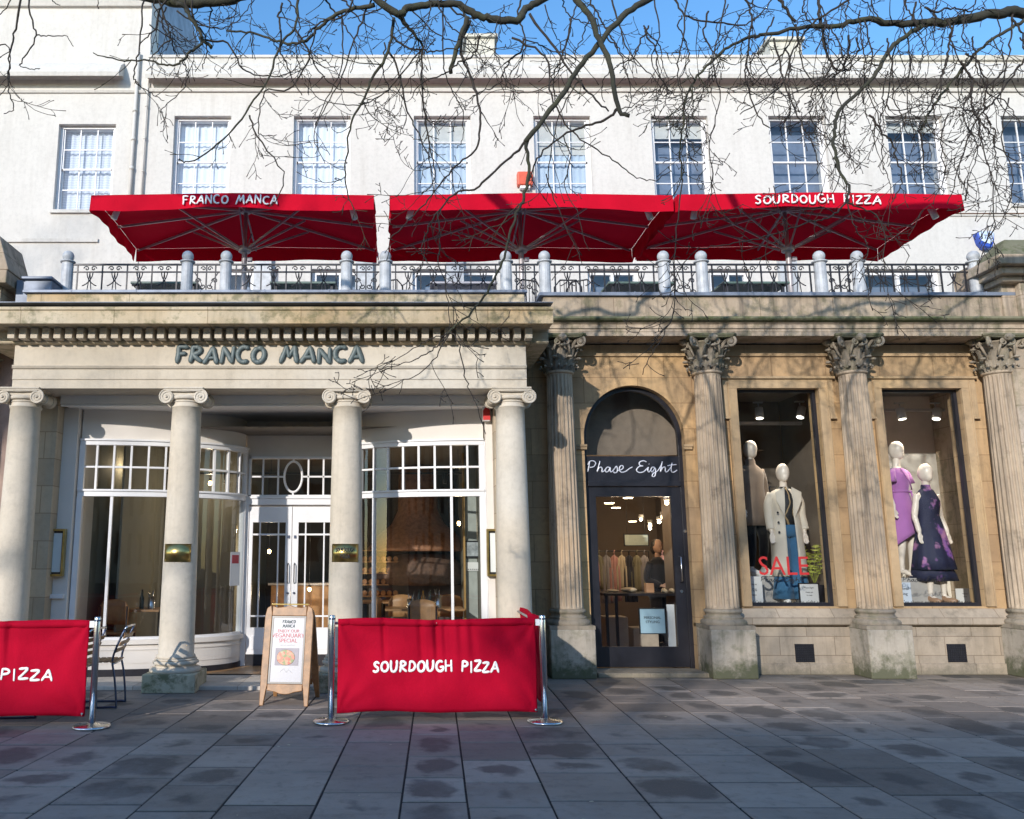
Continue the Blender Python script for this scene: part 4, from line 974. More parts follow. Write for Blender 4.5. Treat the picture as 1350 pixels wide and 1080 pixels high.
# alarm box, cctv, wall boxes
x, z = P(640,545,10.6).x, P(640,545,10.6).z
t = thing('alarm_box', 'small white and red alarm box high inside the portico by the right column', 'alarm box', (x, 10.6, z))
m = MB(); m.box(x-.04,x+.05,10.52,10.6,z-.11,z+.12); m.build('housing', M['white_ink'], t, bevel=.008)
m = MB(); m.poly([(x-.041,z-.1),(x+.051,z-.1),(x+.051,z+.02),(x+.01,z+.09),(x-.041,z+.02)],10.515,10.519); m.build('red_panel', M['red_ink'], t)
def cctv(px, py, Y, lab):
    p = P(px, py, Y); t = thing('security_camera', lab, 'camera', tuple(p)); 
    m = MB(); m.tube([(0,.0,.06),(0,0,0)], .015, 8); m.lathe([(.03,.05),(.03,.065)], n=12); m.build('bracket', M['cctv'], t, loc=p)
    m = MB(); m.tube([(.03,.05,.0),(-.02,-.09,-.03)], .028, 10); m.build('body', M['cctv'], t, loc=p)
    m = MB(); m.tube([(-.02,-.092,-.03),(-.022,-.096,-.031)], .02, 10); m.build('lens', M['black_ink'], t, loc=p)
cctv(106, 530, 10.66, 'small grey security camera at the left end of the portico ceiling')
cctv(616, 530, 10.66, 'small grey security camera at the right end of the portico ceiling')
p = P(692,236,YU-.1); t = thing('alarm_box', 'red bell box on the white wall above the middle umbrella', 'alarm box', tuple(p))
m = MB(); m.box(-.15,.15,-.05,.1,-.14,.14); m.build('housing', simple('orange_red_plastic', (.62,.10,.05), .5), t, loc=p, bevel=.02)
m = MB(); m.box(-.10,.10,-.02,.1,-.20,-.142); m.build('bracket', M['white_ink'], t, loc=p, bevel=.01)
p = P(1299,317,YU-.1); t = thing('alarm_box', 'blue and white shield shaped bell box on the white wall at the right', 'alarm box', tuple(p))
ol = [(-.17,.13),(-.14,.17),(.14,.17),(.17,.13),(.14,-.06),(.07,-.17),(-.05,-.17),(-.13,-.06)]
m = MB(); m.poly(ol, -.04, .1); m.build('housing', simple('blue_plastic', (.03,.08,.42), .4), t, loc=p, bevel=.015)
m = MB(); m.poly([(x_*.85, z_*.8+.03) for x_, z_ in ol[:4]]+[(.11,-.03),(.05,-.09),(-.04,-.06),(-.11,-.02)], -.052, -.044); m.build('face_plate', simple('pale_blue_plastic', (.55,.66,.85), .4), t, loc=p)
text('1753', .12, (0,-.056,.01), M['black_ink'], t, local=True)
# ================================================================ balustrade
posts = [89,247,298,457,508,667,718,875,925,1081,1131,1285]
YPst = 11.25; zPt = Z(333, YPst); zRail = Z(348, YPst)
PX = [(px-520)*((YPst*ct)+(zPt-.25-EYE)*st_)/FPX for px in posts]
zb = 4.62
t0 = thing('balustrade_post', 'pale fluted post with ball finial, first from the left of the terrace', 'post', (PX[0], YPst, zb), group='fluted balustrade posts')
m = MB(); H = zPt-zb-.16
m.lathe([(.095,.0),(.085,.03),(.08,H-.02),(.078,H)], n=112, fn=flute_fn(14, .11, .02, H-.01)); m.build('shaft', M['paint_post'], t0, loc=ORG[t0])
m = MB(); m.lathe([(.08,H+.002),(.105,H+.01),(.105,H+.025),(.06,H+.035),(.05,H+.05)], n=24); m.build('collar', M['paint_post'], t0, loc=ORG[t0])
m = MB(); m.ball((0,0,H+.10), .082, n=20, m=14); m.build('finial', M['paint_post'], t0, loc=ORG[t0])
ordn = ['first','second','third','fourth','fifth','sixth','seventh','eighth','ninth','tenth','eleventh','twelfth']
for i, x in enumerate(PX[1:], 1): inst(t0, (x, YPst, zb), 0, 'pale fluted post with ball finial, %s from the left of the terrace' % ordn[i])
def scroll(m, cx, cz, r, sx, sz, turns=1.3, rad=.008):
    m.tube([(cx+sx*r*(1-k/24)*math.cos(k/24*2*math.pi*turns), 0, cz+sz*r*(1-k/24)*math.sin(k/24*2*math.pi*turns)) for k in range(22)], rad, 5)
zlow = 4.78; hR = zRail-zlow
def railing(xa, xb, lab, wide):
    L = xb-xa-.17; t = thing('iron_railing', lab, 'railing', ((xa+xb)/2, YPst, zlow), group='wrought iron railings between the posts')
    lc = ORG[t]
    m = MB(); m.box(-L/2,L/2,-.014,.014,hR-.022,hR); m.build('top_rail', M['iron'], t, loc=lc)
    m = MB(); m.box(-L/2,L/2,-.012,.012,.04,.06); m.box(-L/2,L/2,-.010,.010,hR-.13,hR-.112); m.build('rails', M['iron'], t, loc=lc)
    m = MB(); n = 5 if wide else 3
    for k in range(n): 
        x = -L/2+.06+(L-.12)*k/(n-1); m.box(x-.009,x+.009,-.009,.009,0 if k in (0,n-1) else .06,hR-.022)
    m.build('bars', M['iron'], t, loc=lc)
    m = MB()
    def arc_t(cx, cz, r, a0, a1, rad=.008): m.tube([(cx+r*math.cos(R(a0+(a1-a0)*k/12)), 0, cz+r*math.sin(R(a0+(a1-a0)*k/12))) for k in range(13)], rad, 5)
    if wide:
        q = (L-.12)/4
        for k in range(4):
            x = -L/2+.06+q*(k+.5)
            for s_ in (-1,1):
                scroll(m, x+s_*.05, hR-.07, .04, s_, 1); scroll(m, x+s_*(q/2-.07), .30, .055, -s_, 1)
                arc_t(x+s_*q/2, hR-.12, q*.62, 180 if s_ > 0 else 0, 250 if s_ > 0 else -70)
            if k % 2: arc_t(x-q/2, .07, q*.75, 10, 170)
            m.tube([(x-q/2,0,.06),(x-q*.1,0,.34),(x,0,hR-.13)], .007, 5); m.tube([(x+q/2,0,.06),(x+q*.1,0,.34),(x,0,hR-.13)], .007, 5)
            scroll(m, x, .2, .07, 1, 1)
    else:
        for s_ in (-1,1):
            scroll(m, s_*.045, hR-.07, .036, s_, 1); scroll(m, s_*.12, hR-.25, .045, -s_, 1); scroll(m, s_*.12, hR-.42, .05, s_, 1); scroll(m, s_*.045, hR-.33, .04, s_, -1)
            m.tube([(s_*.17,0,hR-.12),(s_*.06,0,hR-.3),(s_*.16,0,hR-.55)], .007, 5)
    m.build('scrollwork', M['iron'], t, loc=lc)
wn = ['far left','second','third','fourth','fifth','far right']
for i in range(11):
    wide = i % 2 == 0
    railing(PX[i], PX[i+1], ('wide scrolled iron railing between the %s and %s balustrade posts from the left' if wide else 'narrow scrolled iron railing between the %s and %s balustrade posts from the left') % (ordn[i], ordn[i+1]), wide)
# ================================================================ umbrellas
def umbrella(xa, xb, yf, yb, words, wx, lab, seed, zoff=0):
    xc, yc = (xa+xb)/2, (yf+yb)/2; W, D = xb-xa, yb-yf; zf = 4.62
    t = thing('parasol', lab, 'parasol', (xc, yc, zf), group='red canvas parasols on the terrace'); lc = ORG[t]
    ze = 6.70-zf+zoff; zp = ze+.30; vh = .235; rr = random.Random(seed)
    ph = rr.uniform(0, 6)
    # sloping top, four panels with slight sag
    m = MB(); n = 24
    def edge(u, s_): return None
    cn = [(-W/2,-D/2),(W/2,-D/2),(W/2,D/2),(-W/2,D/2)]
    for k in range(4):
        a, b = cn[k], cn[(k+1) % 4]; rows = []
        for j in range(9):
            v = j/8; row = []
            for i in range(n+1):
                u = i/n; x = (a[0]+(b[0]-a[0])*u)*(1-v*.985); y = (a[1]+(b[1]-a[1])*u)*(1-v*.985)
                z = ze+(zp-ze)*v-.05*math.sin(math.pi*v)*math.sin(math.pi*u)**.5*(1-v)+.035*math.sin(math.pi*u)*(1-v)-.008*abs(math.sin(math.pi*2*u))*(1-v)
                row.append((x, y, z))
            rows.append(row)
        m.sheet(rows)
    m.build('canopy', M['red'], t, loc=lc)
    m = MB()
    for k in range(4):
        a, b = cn[k], cn[(k+1) % 4]; rows = []
        nx, ny = (0, -1) if k == 0 else (1, 0) if k == 1 else (0, 1) if k == 2 else (-1, 0)
        for j in range(6):
            v = j/5; row = []
            for i in range(61):
                u = i/60; x = a[0]+(b[0]-a[0])*u; y = a[1]+(b[1]-a[1])*u
                z = ze+.035*math.sin(math.pi*u)-.008*abs(math.sin(math.pi*2*u))-vh*v*(1+.07*math.sin(u*9+ph+k)); rip = (.012*math.sin(u*34+ph)+.018*math.sin(u*13+ph*2))*v
                tuck = -.05*v*(math.exp(-(u/.02)**2)+math.exp(-((1-u)/.02)**2))
                row.append((x+nx*(rip+.004)+(0 if nx else 0), y+ny*(rip+.004+tuck*0), z))
            rows.append(row)
        m.sheet(rows)
    m.build('valance', M['red'], t, loc=lc)
    hub = (0,0,zp-.02); sl = (0,0,ze-.42)
    m = MB(); m.lathe([(.042,0),(.042,ze-.40),(.032,ze-.38),(.032,zp)], n=16); m.build('pole', M['alu'], t, loc=lc)
    m = MB(); m.lathe([(.085,ze-.47),(.095,ze-.46),(.095,ze-.38),(.08,ze-.37)], n=20); m.box(.05,.12,-.03,.03,ze-.62,ze-.56); m.build('slider', M['alu'], t, loc=lc)
    m = MB(); m.lathe([(.07,zp-.12),(.08,zp-.11),(.08,zp-.05),(.06,zp-.04)], n=16); m.build('hub', M['alu'], t, loc=lc)
    m = MB(); m.box(-.35,.35,-.35,.35,0,.09); m.box(-.09,.09,-.09,.09,.091,.3); m.build('base', M['dark_steel'], t, loc=lc, bevel=.01)
    ends = [(-W/2+.04,-D/2+.04),(W/2-.04,-D/2+.04),(W/2-.04,D/2-.04),(-W/2+.04,D/2-.04),(0,-D/2+.04),(0,D/2-.04),(-W/2+.04,0),(W/2-.04,0)]
    for (x, y) in ends:
        m = MB(); m.bar((x*.03,y*.03,zp-.08), (x,y,ze-.045), .022, .034); r_ = m.build('rib', M['alu'], t, loc=lc)
        f = .55 if abs(x) > W*.4 else .62
        m = MB(); m.bar((x*.04,y*.08,ze-.41), (x*f*.85,y*f*.85,zp-.08+(ze-.045-zp+.08)*f*.85-.03), .018, .03); m.build('strut', M['alu'], r_, loc=lc)
    for s_ in (-1, 1):   # lamps clipped under the front corners
        x = s_*(W/2-.33); y = -D/2+.22
        m = MB(); m.tube([(x,y,ze-.09),(x+s_*.05,y-.03,ze-.28)], .045, 12); m.tube([(x,y,ze-.02),(x,y,ze-.1)], .012, 6); m.build('clip_lamp', M['paint'], t, loc=lc)
    if words:
        m = MB(); x0, x1 = wx; rel = (x0-xc, x1-xc)
        letters(m, words, rel[0], rel[1], ze-.175, .125, -D/2-.032, .0130, .8, .07, 9)
        for j, v in enumerate(m.v):
            u = (v[0]+W/2)/W; m.v[j] = (v[0], v[1]+.0-(.012*math.sin(u*34+ph)+.018*math.sin(u*13+ph*2))*.55, v[2]+.032*math.sin(math.pi*u))
        m.build('lettering', M['white_ink'], t, loc=lc)
    return t
yf = 11.45
umbrella(-4.42, -.30, yf, 13.6, 'FRANCO MANCA', (P(241,266,yf).x, P(366,266,yf).x), 'red parasol at the left with FRANCO MANCA on its edge', 1)
umbrella(-.07, 4.06, yf, 13.6, None, None, 'plain red parasol in the middle without lettering', 2)
umbrella(4.13, 8.27, yf, 13.6, 'SOURDOUGH PIZZA', (P(995,268,yf).x, P(1160,268,yf).x), 'red parasol at the right with SOURDOUGH PIZZA on its edge', 3, .01)
# terrace tables (tops just above the coping)
for i, (px, lab) in enumerate(((222,'dark green terrace table behind the first wide railing'), (402,'dark green terrace table behind the second wide railing'), (610,'pale topped terrace table behind the third wide railing'), (840,'dark green terrace table behind the fourth wide railing'), (988,'dark green terrace table behind the fifth wide railing'))):
    p = P(px, 378, 12.2); t = thing('terrace_table', lab, 'table', (p.x, 12.3, 4.62), group='tables on the terrace'); lc = ORG[t]; h = p.z-4.62
    m = MB(); m.box(-.5,.5,-.35,.35,h-.035,h); m.build('tabletop', simple('green_table_paint', (.09,.14,.12), .5) if i != 2 else M['alu'], t, loc=lc, bevel=.006)
    for sx in (-.42,.42):
        for sy in (-.27,.27): m = MB(); m.box(sx-.02,sx+.02,sy-.02,sy+.02,0,h-.036); m.build('leg', M['iron'], t, loc=lc)
def terr_chair(lc0, rz, lab):
    t = thing('terrace_chair', lab, 'chair', lc0, rz, 'metal chairs on the terrace'); lc = ORG[t]
    m = MB(); m.tube([(-.2,.2,.0),(-.2,.2,.8),(-.12,.22,.9),(.12,.22,.9),(.2,.2,.8),(.2,.2,0)], .012, 6)
    for k in range(5): m.tube([(-.12+.06*k,.21,.45),(-.12+.06*k,.22,.89)], .006, 5)
    m.build('back_frame', M['iron'], t, loc=lc)
    m = MB(); m.box(-.2,.2,-.2,.2,.44,.455); m.build('seat', M['iron'], t, loc=lc)
    for s_ in (-1,1): m = MB(); m.tube([(s_*.19,-.19,0),(s_*.19,-.19,.44)], .011, 6); m.build('leg', M['iron'], t, loc=lc)
for px, rz, lab in ((520,R(160),'black metal terrace chair beside the pale topped table, left side'),(688,R(200),'black metal terrace chair close to the middle parasol pole'),(745,R(180),'black metal terrace chair left of the fourth railing table'),(770,R(150),'black metal terrace chair between parasol pole and fourth railing table')):
    p = P(px, 378, 12.0); terr_chair((p.x, 12.0, 4.62), rz, lab)
# ================================================================ pavement barriers
def stanchion(x, y, lab, proto=[None]):
    if proto[0] is None:
        t = thing('barrier_post', lab, 'post', (x, y, 0), group='steel barrier posts'); lc = ORG[t]
        m = MB(); m.lathe([(.155,0),(.165,.004),(.165,.018),(.155,.026),(.05,.034),(.04,.045)], n=40); m.build('base', M['steel'], t, loc=lc)
        m = MB(); m.lathe([(.03,.04),(.03,.955),(.027,.965)], n=24); m.build('pole', M['steel'], t, loc=lc)
        m = MB(); m.lathe([(.032,.925),(.032,.94)], n=24); m.build('clip_ring', M['dark_steel'], t, loc=lc)
        proto[0] = t; return t
    return inst(proto[0], (x, y, 0), 0, lab)
stanchion(-2.71, 7.85, 'steel post on round base at the right end of the red banner reading PIZZA')
stanchion(-5.0, 7.85, 'steel post at the left end of the left red banner')
stanchion(-.585, 8.08, 'steel post on round base between the wooden A board and the red banner')
stanchion(1.39, 8.08, 'steel post on round base at the right end of the SOURDOUGH PIZZA banner')
stanchion(1.47, 9.92, 'steel post behind the SOURDOUGH PIZZA banner in front of the fluted column')
def banner(a, b, z0, z1, words, wx, lab, seed, wz):
    a = Vector(a); b = Vector(b); d = (b-a); L = d.length; d.normalize(); nn = Vector((d.y, -d.x, 0)); rr = random.Random(seed)
    t = thing('barrier_banner', lab, 'banner', ((a.x+b.x)/2, (a.y+b.y)/2, z0)); 
    f = [(rr.uniform(.2,.7), rr.uniform(.010,.022)) for _ in range(8)]
    def off(u, v):
        o = .012*math.sin(u*7+v*3+seed)+.009*math.sin(u*17-v*5)+.004*math.sin(u*41+v*9)
        for cu, cv in ((0,1),(1,1),(0,0),(1,0)):
            du, dv = abs(u-cu)*2.2, abs(v-cv); rr_ = math.hypot(du, dv); o += .012*math.exp(-rr_*2.2)*math.sin(math.atan2(dv, du+1e-4)*11)
        for c, w_ in f: o += -.034*math.exp(-((u-c-.02*(1-v))/w_)**2)*max(0, v-.3)/.7
        return o+.012*math.sin(u*3.1+seed)*(1-v)
    rows = []
    for j in range(25):
        v = j/24; rows.append([])
        for i in range(141):
            u = i/140; p = a+d*L*u+nn*off(u, v); zt = z1-.012*math.sin(math.pi*u)
            rows[-1].append((p.x, p.y, z0+.010*math.sin(u*9)+.012*math.sin(math.pi*u)+(zt-z0)*v))
    m = MB(); m.sheet(rows); bn = m.build('cloth', M['red_banner'], t, solid=.003)
    m = MB(); g = []
    for i in range(71):
        u = i/70; p = a+d*L*u+nn*(off(u, .93)+.006); zt = z1-.012*math.sin(math.pi*u); g.append([(p.x,p.y,zt-.055),(p.x,p.y,zt+.002)])
    m.sheet(g); m.build('hem', M['red_banner'], bn, solid=.004)
    m = MB(); m.tube([a-d*.06-nn*.045+Vector((0,0,z1-.04)), b+d*.06-nn*.045+Vector((0,0,z1-.04))], .012, 10); m.build('rail', M['alu'], t)
    m = MB(); m.box(b.x+.001, b.x+.065, b.y-.012, b.y+.012, z1-.06, z1-.002) if abs(d.y) < .5 else m.cbox(b+Vector((0,0,z1-.03)), .02,.05,.05); m.build('end_clip', M['paint'], t)
    for q in (a+d*.02, b-d*.02):
        m = MB(); m.lathe([(.007,-.004),(.012,0),(.007,.004)], q+nn*.012+Vector((0,0,z0+.03)), 12, rot=Matrix.Rotation(R(90),3,'X')); m.build('eyelet', M['steel'], bn)
    if words:
        m = MB(); letters(m, words[0], wx[0], wx[1], wz+.008, .092, 0, .0118, .4, .07, 4)
        for j, v in enumerate(m.v):
            u = (v[0]-a.x)/L; vv = (v[2]-z0)/(z1-z0); m.v[j] = (v[0], a.y+nn.y*(off(u, vv)+.006)+v[1], v[2])
        m.build('lettering', M['white_ink'], t)
banner((-.53,8.08,0), (1.325,8.08,0), .085, .93, ['SOURDOUGH PIZZA'], (P(492,878,8.06).x, P(658,878,8.06).x), 'wide red banner with white SOURDOUGH PIZZA lettering facing the street', 2, P(575,887,8.06).z)
banner((-4.93,7.85,0), (-2.78,7.85,0), .09, .93, ['SOURDOUGH PIZZA'], (P(13,888,7.83).x-1.22, P(69,888,7.83).x), 'red banner cut off by the left edge, showing the word PIZZA', 5, P(40,898,7.83).z)
banner((1.41,8.17,0), (1.465,9.86,0), .09, .93, None, None, 'plain red banner running back from the street towards the building', 7, 0)
# ================================================================ A board
t = thing('pavement_sign', 'wooden A board with poster on the pavement left of the red banner', 'sign', (-1.115, 9.15, 0), R(-7)); lc = ORG[t]
def Lp(u, z, side):   # lean of the board: front face leans back going up
    return (u, -.20*(1-z/1.05)*side if side > 0 else .36*(1-z/1.05), z)
def panel(nm, s_, woodonly=False):
    M_ = Matrix.Translation((0, (-.20 if s_ > 0 else .36), 0)) @ Matrix.Rotation((R(-11) if s_ > 0 else R(19)), 4, 'X')
    m = MB()
    th = .035
    # outline of the frame with arched top and shaped feet
    out = [(-.255,0),(-.215,.0),(-.195,.16),(-.17,.155),(-.1,.135),(0,.115),(.1,.135),(.17,.155),(.195,.16),(.215,0),(.255,0),(.262,.3),(.262,.9),(.245,.985),(.20,1.015),(.13,.995),(.05,1.0),(.0,1.02),(-.05,1.0),(-.13,.995),(-.20,1.015),(-.245,.985),(-.262,.9),(-.262,.3)]
    inn = [(-.185,.215),(.185,.215),(.185,.905),(-.185,.905)]
    # build as stiles and rails
    m.poly([(-.262,.3),(-.255,0),(-.215,0),(-.195,.16),(-.186,.2),(-.186,.93),(-.20,1.015),(-.245,.985),(-.262,.9)], 0, th)
    m.poly([(.262,.3),(.262,.9),(.245,.985),(.20,1.015),(.186,.93),(.186,.2),(.195,.16),(.215,0),(.255,0)], 0, th)
    m.poly([(-.1859,.15),(-.1,.135),(-.05,.118),(0,.112),(.05,.118),(.1,.135),(.1859,.15),(.1859,.215),(-.1859,.215)], .003, th-.003)
    m.poly([(-.1859,.905),(.1859,.905),(.1859,1.008),(.13,.992),(.05,1.0),(0,1.022),(-.05,1.0),(-.13,.992),(-.1859,1.008)], .003, th-.003)
    m.xform(M_); f = m.build(nm, M['oak'], t, loc=lc, bevel=.006)
    if not woodonly:
        m = MB(); wall(m, -.184, .184, .217, .903, .008, .03, [(-.166,.166,.235,.885)]); m.xform(M_); m.build('black_bezel', M['black_paint'], f, loc=lc)
    m = MB(); m.box(-.18,.18,.014,.028,.22,.90); m.xform(M_); po = m.build('poster' if not woodonly else 'backing', simple('poster_paper', (.25,.26,.31), .35, 0, .03) if not woodonly else M['oak'], f, loc=lc)
    return M_, po
Mf, poster = panel('front_frame', 1); Mb, _ = panel('rear_frame', -1, True)
def ptext(s, size, x, z, mat_, sx=1):
    o = text(s, size, (x, .012, z), mat_, poster, local=True, ext=.0006, sx=sx); o.data.transform(Mf)
for s, x, z, h, hw, mt, r in (('FRANCO',0,.84,.03,.07,M['slate_ink'],.0035),('MANCA',0,.795,.03,.065,M['slate_ink'],.0035)):
    m = MB(); letters(m, s, -hw, hw, z-.01, h, .012, r, .3); m.xform(Mf); m.build('lettering', mt, poster, loc=lc)
ptext('ENJOY OUR', .044, 0, .735, M['pink_ink']); ptext('VEGANUARY', .060, 0, .683, M['pink_ink']); ptext('SPECIAL', .056, 0, .633, M['pink_ink'])
ptext('AVAILABLE ALL JANUARY', .014, 0, .60, M['cctv'])
m, n, b = nodes('pizza_photo'); vo = N(n, 'ShaderNodeTexVoronoi'); vo.inputs['Scale'].default_value = 38; v = coords(n); n.links.new(v, vo.inputs['Vector'])
cr = n.nodes.new('ShaderNodeValToRGB'); cr.color_ramp.elements[0].color = (.55,.10,.07,1); cr.color_ramp.elements[1].color = (.70,.60,.45,1); e = cr.color_ramp.elements.new(.5); e.color = (.62,.35,.22,1); e = cr.color_ramp.elements.new(.75); e.color = (.25,.30,.12,1)
n.links.new(vo.outputs['Color'], cr.inputs[0]); n.links.new(cr.outputs[0], b.inputs['Base Color']); PZ = m
m = MB(); m.box(-.125,.125,.0105,.0138,.40,.575); m.xform(Mf); m.build('picture', simple('picture_ground', (.30,.27,.30), .5), poster, loc=lc)
m = MB(); m.lathe([(.098,0),(.094,.003)], (-.01,.0104,.48), 40, rot=Matrix.Rotation(R(90),3,'X')); 
for i, v_ in enumerate(m.v): m.v[i] = (v_[0], v_[1], .48+(v_[2]-.48)*.8)
m.xform(Mf); m.build('pizza_picture', PZ, poster, loc=lc)
m = MB(); m.tube([(-.06,.012,.34),(-.02,.012,.37),(0,.012,.33),(.03,.012,.36),(.06,.012,.33)], .0015, 5); m.xform(Mf); m.build('lettering', M['cctv'], poster, loc=lc)
m = MB(); m.tube([(.20,-.12,.35),(.21,.0,.28),(.20,.18,.35)], .004, 5); m.build('cord', M['white_ink'], t, loc=lc)
m = MB(); m.box(-.2,.2,-.0,.03,1.0,1.012); m.build('hinge', M['brass'], t, loc=lc)
# ================================================================ slatted bistro chairs behind the left banner
def bistro(loc, rz, lab):
    t = thing('bistro_chair', lab, 'chair', loc, rz, 'wood slatted steel cafe chairs'); lc = ORG[t]; W = .19
    # chair faces -x; sled sides
    for s_ in (-1,1):
        m = MB(); y = s_*W
        pts = [(.20,y,.012),(.17,y,.42),(.155,y,.48),(.20,y,.66),(.25,y,.77)]
        m.tube(smooth_line([(-.20,y,.43),(-.21,y,.40),(-.22,y,.03),(-.20,y,.012),(.17,y,.012),(.205,y,.03),(.175,y,.30),(.145,y,.46),(.18,y,.60),(.255,y,.775)], 4), .011, 8)
        m.build('side_frame', M['dark_steel'] if 1 else 0, t, loc=lc)
    m = MB(); m.tube([(.255,-W,.775),(.27,-W+.03,.80),(.27,W-.03,.80),(.255,W,.775)], .011, 8); m.tube([(-.20,-W,.43),(-.20,W,.43)], .010, 8); m.tube([(.15,-W,.43),(.15,W,.43)], .010, 8); m.build('cross_tube', M['steel'], t, loc=lc)
    for k in range(6): m = MB(); x = -.19+k*.062; m.box(x,x+.048,-W-.01,W+.01,.445,.457); m.build('seat_slat', M['oak'], t, loc=lc, bevel=.004)
    for k in range(3): m = MB(); m.cbox((.175+.037*k,0,.56+k*.07), .012, 2*W, .045, Matrix.Rotation(R(27),3,'Y')); m.build('back_slat', M['oak'], t, loc=lc, bevel=.004)
bistro((-3.03,9.0,0), R(4), 'slatted steel cafe chair nearest the portico column behind the left banner')
bistro((-3.22,8.62,0), R(-5), 'slatted steel cafe chair just behind the steel barrier post')
bistro((-3.62,8.45,0), R(6), 'slatted steel cafe chair mostly hidden behind the left red banner')

lit_ = MB(); rr = random.Random(77)
for k in range(90):
    x, y = rr.uniform(-4, 9), rr.uniform(5, 10.6); r = rr.uniform(.004, .014); a = rr.uniform(0, 3); n_ = rr.randint(4, 6)
    lit_.q(*[(x+r*(1+.5*rr.random())*math.cos(a+6.283*j/n_), y+r*.7*(1+.5*rr.random())*math.sin(a+6.283*j/n_), .0035+.004*rr.random()) for j in range(n_)])
tag(lit_.build('litter', simple('leaf_and_gum_specks', (.42,.36,.26), .8, 0, .5, 3)), 'scattered pale specks of leaf and grit on the paving', 'litter', kind='stuff')
# ================================================================ restaurant interior
bulb = emis('lit_bulb', (1,.62,.25), 14)
def point(loc, e, col=(1,.78,.52), r=.04, nm='lamp_light', parent=None):
    l = bpy.data.lights.new(nm, 'POINT'); l.energy = e; l.color = col; l.shadow_soft_size = r; o = bpy.data.objects.new(nm, l); C.objects.link(o); 
    if parent: o.parent = parent; o.location = Vector(loc)-ORG[parent]
    else: o.location = loc
    return o
def pendant(x, y, z, e, lab):
    t = thing('pendant_lamp', lab, 'lamp', (x, y, z), group='glowing bulbs hanging in the restaurant'); lc = ORG[t]
    m = MB(); m.ball((0,0,0), .028, .028, .036, 12, 8); m.build('bulb', bulb, t, loc=lc)
    m = MB(); m.tube([(0,0,.04),(0,0,3.19-z)], .004, 5); m.lathe([(.018,.03),(.016,.07)], n=10); m.build('cord', M['black_paint'], t, loc=lc)
    point((x, y, z-.06), e, parent=t)
p = P(605,690,13.2); pendant(p.x, 13.2, p.z, 8, 'small glowing bulb near the right edge of the right bow window')
p = P(172,610,12.4); pendant(p.x, 12.4, p.z, 3, 'small glowing bulb seen through the top panes of the left bow window')
p = P(355,727,13.6); pendant(p.x, 13.6, p.z, 14, 'glowing bulb seen through the left door leaf')
p = P(408,777,14.0); pendant(p.x, 14.0, p.z, 10, 'low glowing bulb seen beside the A board through the door')
p = P(277,637,13.0); pendant(p.x, 13.0, p.z, 6, 'tiny glowing bulb behind the curved panes right of the second column')
wood = simple('restaurant_wood', (.36,.19,.08), .45, 0, .25, 8, .08)
def cafe_table(x, y, lab, w_=.7):
    t = thing('restaurant_table', lab, 'table', (x, y, .06), group='wooden tables in the restaurant'); lc = ORG[t]
    m = MB(); m.box(-w_/2,w_/2,-.32,.32,.71,.74); m.build('tabletop', wood, t, loc=lc, bevel=.006)
    m = MB(); m.lathe([(.03,.03),(.03,.70)], n=12); m.build('leg', M['iron'], t, loc=lc)
    m = MB(); m.lathe([(.22,0),(.22,.015),(.04,.03)], n=20); m.build('base', M['iron'], t, loc=lc)
    return t
def wood_chair(x, y, rz, lab):
    t = thing('restaurant_chair', lab, 'chair', (x, y, .06), rz, 'wooden backed chairs in the restaurant'); lc = ORG[t]
    m = MB(); m.box(-.2,.2,-.2,.2,.43,.46); m.build('seat', wood, t, loc=lc, bevel=.006)
    rows = []
    for j in range(5):
        v = j/4; wdt = .20*(1 if v < .7 else 1-.25*((v-.7)/.3)**2)
        rows.append([(-wdt+2*wdt*i/8, -.19-.04*math.sin(math.pi*i/8)*-1, .56+.30*v+(.03*math.sin(math.pi*i/8) if j == 4 else 0)) for i in range(9)])
    m = MB(); m.sheet(rows); m.build('backrest', wood, t, loc=lc, solid=.015)
    for sx in (-.18,.18): m = MB(); m.tube([(sx,-.19,0),(sx,-.19,.8)], .014, 6); m.build('leg', M['iron'], t, loc=lc); m = MB(); m.tube([(sx,.18,0),(sx,.18,.43)], .014, 6); m.build('leg', M['iron'], t, loc=lc)
wood_chair(P(155,820,11.6).x, 11.6, 0, 'wooden backed chair inside the left bow window')
cafe_table(P(200,815,11.9).x+.1, 11.95, 'wooden table with bottles inside the left bow window', .8)
cafe_table(P(560,815,11.9).x, 12.1, 'wooden table laden with bottles inside the right bow window', 1.1)
wood_chair(P(557,825,11.5).x, 11.55, 0, 'wooden backed chair at the centre of the right bow window')
wood_chair(P(530,820,12.6).x, 12.75, R(180), 'wooden backed chair behind the bottle table, to the left')
wood_chair(P(595,820,12.6).x, 12.75, R(180), 'wooden backed chair behind the bottle table, to the right')
wood_chair(P(487,820,12.0).x-.05, 12.1, R(80), 'wooden backed chair beside the thin left mullion of the right bow')
cafe_table(P(505,815,13.6).x, 14.0, 'wooden table further back near the pizza oven')
glass_b = simple('bottle_glass', (.05,.06,.04), .15); oil = simple('amber_oil', (.45,.22,.03), .2); tin = M['steel']
def bottle(x, y, mt, lab, h=.24, r=.03, kind='bottle'):
    t = thing('bottle', lab, 'bottle', (x, y, .80)); lc = ORG[t]
    m = MB(); m.lathe([(r*.95,0),(r,.01),(r,h*.6),(r*.45,h*.78),(r*.4,h)], n=16); m.build('body', mt, t, loc=lc)
    m = MB(); m.lathe([(r*.42,h+.001),(r*.42,h+.02)], n=10); m.build('cap', M['black_paint'], t, loc=lc)
